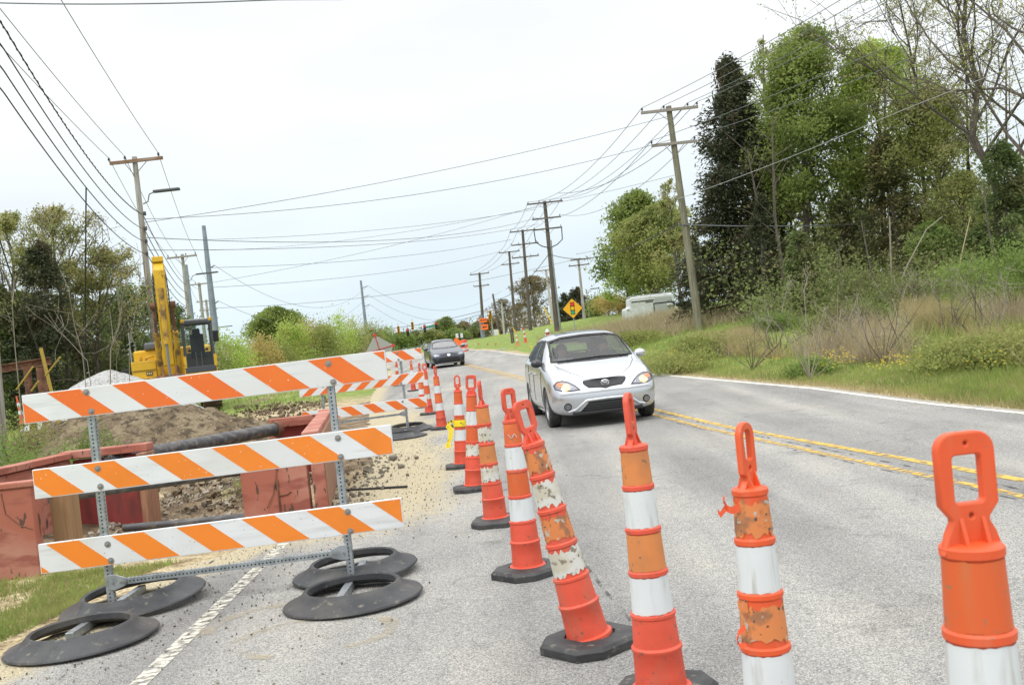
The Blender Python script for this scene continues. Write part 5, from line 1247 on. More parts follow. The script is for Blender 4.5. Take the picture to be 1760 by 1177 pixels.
ra, ja, _, Tra = upole((1008, 498), 112, [], 'small lamp pole with flat lamp head beside the yellow flowering bush', wood=WOD, r=.09, base=(P(1013, 540, 112).x, 112)); lamp(ra, Tra-Vector((0, 0, .4)), 1.0)
# ================================================================ WIRES
def wire(a, b, sag=.3, r=.012, label=None, m=WIR, ext=None, group='overhead wires', twist=0, n=26):
    a, b = Vector(a), Vector(b); pts = []
    t1 = 1.0 if ext is None else ext
    for i in range(n+1):
        t = i/n*t1; p = a.lerp(b, t); p.z -= 4*sag*t*(1-t) if t <= 1 else 0
        pts.append(p)
    q = MB(); q.tube(pts, r, 5, False)
    if twist:
        L = (pts[-1]-pts[0]).length; k = int(L/.12); tp_ = []
        for i in range(k):
            t = i/(k-1)*(len(pts)-1); j = min(int(t), len(pts)-2); p = pts[j].lerp(pts[j+1], t-j); ang = i*.12/twist*2*math.pi; tp_.append(p+Vector((math.cos(ang)*r*1.5, 0, math.sin(ang)*r*1.5)))
        q.tube(tp_, r*.6, 4, False)
    o = q.build('overhead_wire', m, None, smooth='all'); return tag(o, label, 'wire', group)
lines = []
# roadside line on the excavator side
for k in range(3): wire(i1[k], iw[k], .15, .011, 'conductor from the brown crossarm pole to the near pole, %s insulator' % ('dirt side', 'middle', 'road side')[k], WIG); wire(iw[k], iw[k]+(iw[k]-i1[k])*1.3, .2, .011, 'conductor running on overhead from the near pole, %s' % ('dirt side', 'middle', 'road side')[k], WIG)
for k, z in enumerate((2.3, 2.9, 3.4, 3.9)):
    a = b1_+T1-Vector((-.05, .1, z)); D_ = 17.5; e = P(0, (36, 74, 112, 150)[k], D_)
    wire(a, e, .55, .014 if k != 1 else .014, ('twisted thick black cable, topmost of four below the street lamp', 'second thick black cable below the street lamp', 'third thick black cable, with ties, below the street lamp', 'lowest thick black cable below the street lamp')[k], WIR, ext=1.9, twist=(.5 if k == 0 else 0), n=50)
    a2 = (b1_+T1-Vector((-.05, -.1, z))); e2 = Vector((i2[0].x+1.1, i2[0].y, i2[0].z-z)); wire(a2, e2, .5, .018, 'thick cable to the next lamp pole, %s of four' % ('topmost', 'second', 'third', 'lowest')[k])
for k in range(3):
    wire(i1[k], i2[(0, 1, 3)[k]], .4, .012, 'conductor sloping down to the second lamp pole, %s' % ('dirt side', 'middle', 'road side')[k], WIG); wire(i2[(0, 1, 3)[k]], i3[k], .3, .014, 'conductor between the lamp pole and the plain crossarm pole, %s' % ('dirt side', 'middle', 'road side')[k], WIG)
for k in range(2): wire(i3[(0, 2)[k]], i4[k], .3, .015, 'conductor to the distant three arm pole, %s' % ('dirt side', 'road side')[k], WIG)
a = b1_+T1-Vector((-.05, .1, 3.4)); e = P(0, 112, 17.5); a = a.lerp(e, .62)-Vector((0, 0, 4*.55*.62*.38)); wire(a, P(146, 640, 30), .0, .020, 'black cable hanging straight down out of the line into the shrubs'); wire(bwp+Vector((.1, 0, 6.6)), P(70, 610, 30), .3, .018, 'thin black guy wire slanting down into the budding shrubs')
# road side line
for k in range(4):
    e = P((1445, 1481, 1530, 1566)[k], 0, 32.5); wire(j0[k], e, .12, .013, 'conductor rising from the greenish pole past the woods, insulator %s' % ('nearest the road', 'second from the road', 'third from the road', 'nearest the woods')[k], WIG, ext=2.6)
    wire(j0[k], j1[k], 1.1, .016, 'sagging conductor between the greenish pole and the tallest dark pole, %s' % ('road end', 'second from the road', 'third from the road', 'woods end')[k], WIG)
    wire(j1[k], j2[k], .5, .018, 'conductor between the two three arm poles, %s' % ('road end', 'second from the road', 'third from the road', 'woods end')[k], WIG)
for k in range(2):
    e = P((1640, 1690)[k], (30, 50)[k], 32.5); wire(j0[4+k], e, .15, .013, 'lower crossarm conductor rising past the woods, %s' % ('road end', 'woods end')[k], WIG, ext=2.0)
    wire(j0[4+k], j1[4+k], 1.3, .016, 'lower conductor between the greenish and the tallest dark pole, %s' % ('road end', 'woods end')[k], WIG)
for k in range(3): wire(j2[(0, 1, 3)[k]], j3[k], .4, .02, 'conductor on toward the two arm pole, %s' % ('road end', 'middle', 'woods end')[k], WIG); wire(j3[k], j4[k], .4, .02, 'conductor on toward the detour sign pole, %s' % ('road end', 'middle', 'woods end')[k], WIG)
R0p = br0+Tr0
wire(P(1163, 343, 46), P(1538, 195, 36), .1, .013, 'pale service wire crossing the dark cedar and green maple', mat('pale_wire', (.35, .36, .36), .5), ext=1.8)
wire(P(1165, 386, 45.8), P(1760, 360, 47), .35, .030, 'thick grey cable running level through the woods from the leaning pole', WIG, ext=1.4)
wire(P(1165, 386, 45.8), P(945, 437, 89.8), .9, .028, 'thick cable from the leaning pole down to the tallest dark pole', WIR)
wire(P(943, 437, 89.8), P(849, 515, 149), 1.0, .03, 'thick black cable drooping from the tallest dark pole to the short pole', WIR)
wire(P(1152, 250, 45.9), P(960, 332, 70), .6, .015, 'dark spliced wire sloping off the leaning pole', WIR)
X_ = [((244, 383, 40), (1150, 200, 46), .35, .012), ((243, 377, 40), (1155, 240, 46), .7, .012), ((246, 408, 40), (918, 376, 90), .9, .016), ((354, 412, 78), (920, 360, 90), .5, .016), ((248, 430, 40), (925, 385, 90), .6, .014),
      ((362, 460, 78), (878, 412, 110), .6, .018), ((362, 494, 78), (858, 433, 133), .7, .018), ((346, 530, 99), (994, 444, 118), 1.2, .022), ((362, 486, 78), (935, 350, 90), .5, .014), ((362, 430, 78), (1165, 300, 46), .8, .010)]
LW = ['highest wire crossing the road', 'second wire crossing the road, meeting the leaning pole', 'slack darker wire crossing to the tallest dark pole', 'thin wire crossing to the tallest dark pole', 'wire crossing to the middle crossarm of the tallest pole', 'wire crossing from the steel pole to the second dark pole', 'wire crossing from the steel pole to the two arm pole', 'long low wire crossing toward the pole behind the signal ahead sign', 'faint rising wire crossing behind the others', 'faint blue grey wire crossing toward the cedar']
for (a, b, s, r), lb in zip(X_, LW): wire(P(*a), P(*b), s, r, lb, WIG)
for k in range(3):
    wire(oA[k], oC[k], (3.2, 3.0, 2.8)[k], .016, 'drooping wire between the two steel poles, %s' % ('top', 'middle', 'bottom')[k], WIG); wire(oC[k], P((862, 858, 850)[k], (500, 520, 540)[k], 150), 3.2, .018, 'drooping wire running on from the lone steel pole, %s' % ('top', 'middle', 'bottom')[k], WIG)
spA, spB = P(500, 572, 145), P(850, 528, 145); wire(spA, spB, 1.2, .035, 'upper black span wire holding the traffic signals'); wire(spA-Vector((0, 0, .3)), spB-Vector((0, 0, .4)), 1.6, .03, 'second black span wire above the traffic signals'); wire(P(500, 590, 145), P(845, 540, 145), .9, .02, 'thin lower tether wire between the traffic signals')
wire(spA, P(385, 577, 140), .2, .03, 'span wire running on behind the steel pole'); wire(P(-80, 3, 15), P(470, 0, 14), .05, .010, 'single thin wire along the very top of the picture', WIG, ext=1.2)
wire(P(990, 437, 118), P(1060, 420, 130), .1, .02, 'short thick wire leading into the rounded maple'); wire(P(1008, 444, 118), P(1075, 447, 118), .2, .02, 'thin wire from the crossarm behind the signal ahead sign', WIG)

# ================================================================ SIGNALS AND SIGNS
SGY = mat('signal_yellow', (.68, .36, .02), .5); SRED = emis('signal_red_lit', (1, .06, .02), .6); LDK = mat('signal_lens_dark', (.06, .04, .02), .3); 
def signal(px, py, D, front, label, n=3, body=SGY):
    p = P(px, py, D); t = thing('traffic_signal', p, 0, label, 'traffic signal', 'traffic signals on the span wire'); k = 1.0
    q = MB(); q.box((0, 0, 0), (.38, .26, 1.12)); q.build('housing', body, t, bevel=.04)
    for i in range(n):
        z = .36-.36*i; v = MB(); M = Matrix.Translation((0, -.13, z)) @ Matrix.Rotation(R(90), 4, 'X')
        v.lathe([(.16, 0), (.17, .16), (.15, .16), (.15, 0)], 14, M); v.build('visor', body if not front else BLK, t)
        l_ = MB(); l_.lathe([(.145, .01), (0, .03)], 14, M); l_.build('lens', (SRED if i == 0 else LDK) if front else LDK, t)
    q = MB(); q.tube([(0, 0, .56), (0, 0, 1.0)], .03, 6); q.build('hanger', GRY, t); return t
BKH = mat('black_housing', (.05, .04, .035), .5)
signal(655, 575, 144, False, 'yellow traffic signal lowest on the span, above the diamond sign back')
signal(685, 567, 144, False, 'yellow traffic signal second along the span')
signal(701, 571, 146, True, 'dark faced traffic signal lit red, between two yellow ones', body=BKH)
signal(709, 560, 143, False, 'yellow traffic signal hanging highest at mid span')
signal(730, 565, 146, True, 'traffic signal lit red beside the green street sign', body=BKH)
signal(750, 560, 146, True, 'traffic signal lit red at the road end of the green street sign', body=BKH)
for k, (px, py) in enumerate(((843, 543), (839, 549))): signal(px+k*3, py-2, 141, False, ('upper pair of yellow side mounted signals beside the detour pole', 'lower yellow side mounted signal tucked behind its twin')[k])
t = thing('street_sign', P(740, 561, 145), R(0), 'green street name sign hanging between red signals', 'street sign'); q = MB(); q.box((0, 0, 0), (1.35, .05, .32)); q.build('panel', mat('sign_green', (.01, .20, .12), .5), t, bevel=.01); q = MB(); q.box((0, -.028, .135), (1.3, .004, .02)); q.box((0, -.028, -.135), (1.3, .004, .02)); q.build('border', WSH, t); t.rotation_euler = (0, R(-4), 0)
t = thing('lane_sign', P(672, 568, 145), 0, 'pale blank looking sign panel hanging left among the signals'.replace(' left', ''), 'sign'); q = MB(); q.box((0, 0, 0), (1.3, .05, .55)); q.build('panel', mat('sign_grey', (.55, .58, .58), .5), t)
OSG = mat('orange_sign', (.85, .16, .02), .5)
tp = P(833, 562, 137.4); t = thing('detour_sign', tp-Vector((0, .2, 0)), 0, 'two orange detour panels with black arrow on the dark pole', 'sign')
q = MB(); q.box((-.1, 0, .95), (1.05, .04, .62)); q.build('upper_panel', OSG, t); q = MB(); q.box((0, 0, 0), (.95, .04, .75)); q.build('lower_panel', OSG, t)
v, f = text_mesh('DETOUR', .24, .01); q = MB(); q.add([p+Vector((-.1, -.03, .95)) for p in v], f); q.build('lettering', BLK, t)
q = MB(); q.prism([(-.32, 0), (-.12, .16), (-.12, .06), (.30, .06), (.30, -.06), (-.12, -.06), (-.12, -.16)], .01, Matrix.Translation((0, -.03, 0))); q.build('arrow', BLK, t)
# signal ahead sign
sg = P(985, 530, 61); gx, gy = P(989, 575, 61).x, 61; zb = H(gx, gy); t = thing('signal_ahead_sign', (gx, gy, zb), 0, 'yellow diamond sign with red, amber and green traffic light symbol', 'road sign')
zc_ = sg.z-zb; s = .60; M = Matrix.Translation((0, 0, zc_)) @ Matrix.Rotation(R(1), 4, 'Y')
def rdiam(s, r, n=4):
    return [(x*CRD-z*CRD, x*CRD+z*CRD) for x, z in rrect(-s*.7071, -s*.7071, s*.7071, s*.7071, r, n)]
CRD = math.sqrt(.5)
q = MB(); q.bar((0, .04, -.2), (0, .04, zc_+.3), .06, .06, (0, 1, 0)); q.build('sign_post', GAL, t)
q = MB(); q.prism(rdiam(s*1.06, .05), .012, M); q.build('plate', mat('sign_edge', (.10, .05, .01), .5), t)
q = MB(); q.prism(rdiam(s*1.0, .04), .006, M @ Matrix.Translation((0, -.010, 0))); q.build('panel', mat('sign_amber', (.80, .42, .01), .45), t)
q = MB(); q.prism([(-.13, -.37), (.13, -.37), (.13, .39), (-.13, .39)], .006, M @ Matrix.Translation((0, -.016, 0))); sy = q.build('symbol', BLK, t)
for z, c in ((.265, (.70, .03, .02)), (.01, (.80, .45, .01)), (-.245, (.02, .35, .22))):
    q = MB(); q.lathe([(.112, 0), (.112, .006)], 20, M @ Matrix.Translation((0, -.019, z)) @ Matrix.Rotation(R(90), 4, 'X'), True); q.build('light_disc', mat('disc_%d' % int(c[0]*100), c, .4), sy)
# back of a roll-up work sign
dp = P(652, 600, 57); t = thing('work_sign_back', (dp.x, dp.y, H(dp.x, dp.y)), 0, 'back of a pale diamond roll up sign with red cross ribs', 'work sign'); hz = dp.z-t.location.z
sq = .86; q = MB(); q.prism([(0, sq), (sq, -.05), (.12, -sq), (-sq, .0)] , .012, Matrix.Translation((0, 0, hz)) @ Matrix.Rotation(R(-12), 4, 'Y')); q.build('fabric', mat('sign_back_grey', (.34, .35, .32), .8), t)
RDR = mat('red_rib', (.55, .05, .05), .5); M = Matrix.Translation((0, -.03, hz)) @ Matrix.Rotation(R(-12), 4, 'Y')
for a, b in (((0, 0, -sq), (0, 0, sq)), ((-sq, 0, 0), (sq, 0, -.03))):
    q = MB(); q.bar(M @ Vector(a), M @ Vector(b), .045, .02, (0, 1, 0)); q.build('rib', RDR, t)
for a in ((0, 0, sq-.03), (sq-.04, 0, -.04), (-sq+.04, 0, 0)): q = MB(); q.box(M @ Vector(a), (.17, .03, .17), Matrix.Rotation(R(40), 3, 'Y')); q.build('corner_pocket', RDR, t)
q = MB(); q.bar((0, 0, .0), (0, 0, hz-sq+.2), .05, .05, (0, 1, 0))
for s_ in (-1, 1): q.bar((0, 0, .25), (s_*.5, .3, .0), .03, .03); q.bar((0, 0, .25), (s_*.5, -.3, .0), .03, .03)
q.build('stand', GAL, t)
# far end of the work zone: orange sign, drums
gp2 = P(793, 603, 90); 
def drum(px, D, label):
    p = P(px, 600, D); p.z = road_z(D); t = thing('orange_drum', p, 0, label, 'traffic drum', 'orange drums at the crest'); q = MB(); q.lathe([(.30, 0), (.30, .08), (.27, .1), (.27, .32), (.26, .34), (.26, .55), (.25, .57), (.25, .80), (.24, .82), (.23, 1.0), (.1, 1.03), (0, 1.03)], 18); q.build('drum_body', ORP, t, smooth=True)
    for z, r in ((.12, .273), (.58, .253)): q = MB(); q.lathe([(r+.003, z), (r+.002, z+.18)], 18); q.build('white_band', WSH, t)
    return t
drum(797, 88, 'orange and white drum at the road crest beside the dark sedan'); drum(800, 92, 'orange drum half hidden behind another at the crest')
for k, px in enumerate((788, 796)):
    p = P(px, 600, 93+k); p.z = road_z(93); t = thing('marker_post', p, 0, ('white marker post over the orange sign at the crest', 'white marker post over the drums at the crest')[k], 'marker post'); q = MB(); q.box((0, 0, 1.45), (.25, .03, .42)); q.build('panel', WSH, t); q = MB(); q.bar((0, .03, 0), (0, .03, 1.4), .04, .04, (0, 1, 0)); q.build('post', GAL, t)
p = P(786, 600, 84); p.z = road_z(84); t = thing('orange_work_sign', p, 0, 'orange diamond work sign peeking past the dark sedan roof', 'work sign'); q = MB(); q.prism([(0, 1.35), (.48, .85), (0, .35), (-.48, .85)], .02); q.build('panel', OSG, t); q = MB(); q.bar((0, .03, 0), (0, .03, 1.2), .04, .04, (0, 1, 0)); q.build('post', GAL, t)
# ================================================================ OBJECTS ON THE BANK
def on(px, py): return G(px, py)
hy = P(943, 590, 72); hyd = thing('fire_hydrant', (hy.x, 72, H(hy.x, 72)), 0, 'red fire hydrant with white cap seen over the silver car roof', 'fire hydrant')
q = MB(); q.lathe([(.2, 0), (.2, .06), (.13, .08), (.12, .62), (.16, .64), (.16, .70)], 16); q.build('barrel', mat('hydrant_red', (.42, .03, .03), .5), hyd, smooth=True)
q = MB(); q.lathe([(.16, .70), (.15, .80), (.09, .90), (.04, .93), (.04, .98), (0, .98)], 16); q.build('bonnet', WSH, hyd, smooth=True)
q = MB()
for s in (-1, 1): q.tube([(s*.1, 0, .5), (s*.22, 0, .5)], .06, 10)
q.tube([(0, -.1, .45), (0, -.24, .45)], .08, 10); q.build('outlet_caps', WSH, hyd)
def road_cone(px, py, lab, s=1.0, lean=0, D=None, mats=(ORP, WSH)):
    p = G(px, py) if D is None else P(px, py, D); t = thing('road_cone', p, 0, lab, 'traffic cone', None, rot=(0, R(lean), 0)); q = MB(); q.lathe([(.16*s, 0), (.15*s, .05*s), (.10*s, .06*s), (.035*s, 1.0*s), (.03*s, 1.15*s), (0, 1.15*s)], 14); q.build('cone_body', mats[0], t, smooth=True)
    for z in (.38, .70): q = MB(); f_ = lambda z_: (.10-(.065)*(z_-.06)/.94)*s+.004; q.lathe([(f_(z), z*s), (f_(z+.16), (z+.16)*s)], 14); q.build('white_band', mats[1], t)
    return t
road_cone(904, 589, 'slim orange and white cone leaning on the green bank', 1.15, -4); road_cone(890, 595, 'pale faded cone lower on the green bank', 1.1, -2, mats=(mat('faded_orange', (.6, .22, .10), .6), WSH))
road_cone(40, 728, 'small red and white striped cone among weeds at the picture edge', .62, -8, D=25)
for k, (px, py, h) in enumerate(((880, 590, 1.0), (883, 589, 1.1))):
    p = G(px, py); q = MB(); q.tube([p, p+Vector((0, 0, h*1.2))], .07, 8); tag(q.build('wooden_stake', WODD), ('dark wooden stake on the bank beside the faded cone', 'second dark wooden stake on the bank, slightly taller')[k], 'stake')
YFL = mat('yellow_guard', (.75, .55, .02), .5)
for (a, b, D, lb) in (((880, 562), (886, 571), 132, 'yellow guy wire guard leaning on the bank by the two arm pole'), ((856, 566), (859, 582), 148, 'yellow guy guard by the short pole'), ((934, 528), (949, 556), 100, 'yellow guy wire guard sloping down behind the dark pole'), ((863, 576), (864, 580), 148, 'short yellow marker post beyond the bank')):
    q = MB(); q.tube([P(*a, D), P(*b, D)], .07, 6); tag(q.build('guy_guard', YFL), lb, 'guy guard')
for k, (px, py, c) in enumerate(((911, 606, YFL), (852, 598, ORP), (1155, 624, YFL), (838, 598, ORP), (822, 597, ORP), (816, 597, WSH))):
    p = G(px, py); t = thing('marker_flag', p, 0, ('yellow survey flag in the grass just before the silver car', 'orange survey flag in the grass below the dark poles', 'yellow survey flag in the long grass beside the silver car mirror', 'tiny orange flag near the far white line', 'tiny orange flag farthest along the crest', 'tiny white flag at the crest')[k], 'flag', 'utility survey flags in the grass'); q = MB(); q.tube([(0, 0, 0), (0, 0, .42)], .008, 5); q.build('wire_stem', GRY, t); q = MB(); q.add([(0, 0, .42), (.13, .02, .40), (.14, 0, .30), (.02, .02, .27)], [(0, 1, 2, 3)]); q.build('flag', c, t)
p = G(861, 602); q = MB(); q.box(p+Vector((0, 0, .04)), (.9, .4, .1)); tag(q.build('manhole_lid', mat('concrete', (.42, .42, .40), .9), bevel=.02), 'grey concrete cover lying flat in the roadside grass', 'manhole cover')
# mailbox-like grey cabinet
p = P(853, 582, 146); p.z = H(p.x, p.y); t = thing('utility_box', p, 0, 'white utility box on the bank by the signal pole', 'utility box'); q = MB(); q.box((0, 0, .5), (.8, .5, .9)); q.build('cabinet', mat('cabinet_white', (.6, .62, .62), .5), t, bevel=.03)
# ---- white step van behind the bank
vp = P(1122, 548, 78); zv = H(vp.x, vp.y)-.85
VW = mat('van_white', (.55, .57, .58), .4, layers=((2, (.48, .50, .50), .45, .6), (7, (.30, .30, .28), .62, .7))); VG = mat('van_grey', (.33, .35, .35), .5)
van = thing('white_van', (vp.x-.1, vp.y, zv), R(2), 'old white van parked on the bank, half hidden by weeds and cedar', 'van')
q = MB(); n = 0
pr_ = [(-2.0, .4), (-2.0, 1.45), (-1.92, 1.62), (-1.62, 1.66), (-1.58, 2.3), (-1.4, 2.42), (1.75, 2.42), (1.92, 2.3), (2.0, 1.2), (2.0, .4)]
q.prism(pr_, 1.9, Matrix.Translation((0, .9, 0))); q.build('body', VW, van, bevel=.10, seg=3)
q = MB(); q.box((.08, .9, 2.47), (3.2, 1.5, .06)); q.build('roof_panel', VW, van, bevel=.02)
q = MB(); q.box((-.55, -.07, 2.05), (1.75, .03, .07)); q.box((-.05, -.07, 1.93), (.6, .03, .05)); q.build('vent_slot', BLK, van)
q = MB(); q.box((1.05, -.06, 2.0), (1.35, .03, .42)); q.build('side_panel', VG, van, bevel=.01)
q = MB(); q.box((1.1, -.065, 1.15), (1.6, .03, 1.15)); dr_ = q.build('side_door', VG, van, bevel=.02); q = MB(); q.box((.28, -.09, 1.15), (.06, .03, 1.25)); q.box((1.1, -.09, 1.76), (1.7, .03, .07)); q.build('door_frame', BLK, dr_)
q = MB(); q.box((1.55, -.22, 1.55), (.55, .16, .14)); q.build('mirror', VW, van, bevel=.05)
q = MB(); q.box((0, -.065, .55), (.16, .03, .9)); q.box((-1.75, -.07, 1.45), (.14, .03, .06)); q.build('trim', BLK, van)
for x in (-1.2, 1.2):
    q = MB(); q.lathe([(.2, -.1), (.36, -.1), (.38, 0), (.36, .1), (.2, .1)], 20, Matrix.Translation((x, .05, .38)) @ Matrix.Rotation(R(90), 4, 'X')); q.build('wheel', RUB, van)
# rusty frame and yellow stakes by the woods
fr = P(75, 640, 21); zf = H(fr.x, fr.y)
t = thing('rusty_frame', (fr.x, fr.y, 0), 0, 'rusty steel beam resting on two short pipe legs by the weeds', 'steel frame')
q = MB(); a, b = P(2, 634, 21)-t.location, P(87, 620, 21.4)-t.location; 
for dz in (-.075, .075): q.bar(a+Vector((0, 0, dz)), b+Vector((0, 0, dz)), .16, .02)
q.bar(a, b, .02, .14); q.build('beam', RST, t, bevel=.004)
for (u0, u1, v0, r) in ((46, 49, 680, .075), (70, 73, 680, .095)):
    q = MB(); c = P(u0, 631, 21)-t.location; d = P(u1+3, v0+5, 21)-t.location; q.tube([c, Vector((d.x, d.y, min(d.z, zf-.1)))], r, 12); q.build('leg', RST, t, smooth=True)
for (a, b, D, r, lb) in (((70, 598), (105, 740), 20.5, .035, 'long dull yellow pole leaning through the weeds'), ((104, 613), (78, 646), 20, .018, 'bright yellow stake slanting beside the rusty frame'), ((57, 630), (28, 670), 20, .018, 'bright yellow stake under the rusty beam'), ((66, 655), (54, 672), 19.8, .02, 'short yellow stake between the rusty legs')):
    q = MB(); q.tube([P(*a, D), P(*b, D)], r, 6); tag(q.build('yellow_stake', mat('stake_yellow', (.40, .28, .04), .6)), lb, 'stake')
# ================================================================ VEGETATION
def quads_from(pts, size, rg, aspect=.55, droop=0.0, flat=0.0, out=0):
    n = len(pts); d = rg.normal(0, 1, (n, 3))
    if out: o_ = pts*[1, 1, 0]; d = d*.5+out*o_/(np.linalg.norm(o_, axis=1)[:, None]+1e-6)
    d[:, 2] = d[:, 2]*(1-flat)-droop; d /= np.linalg.norm(d, axis=1)[:, None]+1e-9
    a = rg.normal(0, 1, (n, 3)); s = np.cross(d, a); s /= np.linalg.norm(s, axis=1)[:, None]+1e-9
    L = size*rg.uniform(.6, 1.35, (n, 1)); v = np.empty((n, 4, 3)); v[:, 0] = pts; v[:, 1] = pts+d*L*.5+s*L*aspect*.5; v[:, 2] = pts+d*L; v[:, 3] = pts+d*L*.5-s*L*aspect*.5
    return v.reshape(-1, 3)
def tube_np(paths, sides=5):
    """list of (pts (k,3), r0, r1) -> quad soup"""
    out = []
    ang = np.linspace(0, 2*np.pi, sides, endpoint=False); ca, sa = np.cos(ang), np.sin(ang)
    for pts, r0, r1 in paths:
        k = len(pts); t = np.gradient(pts, axis=0); t /= np.linalg.norm(t, axis=1)[:, None]+1e-9
        a = np.array([1., 0, 0]) if abs(t[0, 0]) < .8 else np.array([0, 1., 0]); x = np.cross(t, a); x /= np.linalg.norm(x, axis=1)[:, None]+1e-9; y = np.cross(t, x)
        r = np.linspace(r0, r1, k)[:, None, None]; ring_ = pts[:, None, :]+r*(ca[None, :, None]*x[:, None, :]+sa[None, :, None]*y[:, None, :])
        A = ring_[:-1]; B = ring_[1:]; A2 = np.roll(A, -1, 1); B2 = np.roll(B, -1, 1)
        out.append(np.stack([A, A2, B2, B], 2).reshape(-1, 3))
    return np.concatenate(out) if out else np.zeros((0, 3))
BARK = mat('grey_bark', (.085, .07, .055), .95, layers=((6, (.15, .13, .105), .45, .65, 5, (2, 2, .5)),)); BRKD = mat('dark_bark', (.05, .04, .032), .95); BRKP = mat('pale_bark', (.26, .23, .18), .9)
LM = {
 'cedar': leafmat('cedar_needles', (.052, .064, .034), (.08, .085, .044), (.10, .08, .048), .2),
 'cedarb': leafmat('bronze_cedar', (.13, .14, .055), (.20, .17, .08), (.09, .10, .045), .3),
 'pine': leafmat('green_conifer', (.11, .155, .055), (.16, .20, .07), (.14, .145, .06), .3),
 'maple': leafmat('maple_leaf', (.215, .28, .075), (.29, .34, .10), (.15, .20, .055), .5),
 'lime': leafmat('lime_leaf', (.42, .52, .13), (.33, .44, .10), (.46, .48, .16), .55),
 'olive': leafmat('olive_leaf', (.27, .30, .095), (.33, .33, .12), (.19, .23, .07), .45),
 'bud': leafmat('budding_leaf', (.34, .35, .13), (.40, .36, .17), (.24, .29, .09), .5),
 'rust': leafmat('rusty_bud', (.21, .17, .10), (.28, .23, .13), (.14, .14, .07), .35),
 'gold': leafmat('golden_bush', (.44, .36, .13), (.52, .40, .16), (.34, .33, .11), .45),
 'green': leafmat('fresh_green', (.20, .28, .08), (.27, .34, .10), (.15, .21, .06), .5),
 'under': leafmat('understory', (.16, .20, .07), (.24, .27, .10), (.22, .18, .11), .4)}
def unit(v): return v/(np.linalg.norm(v)+1e-9)
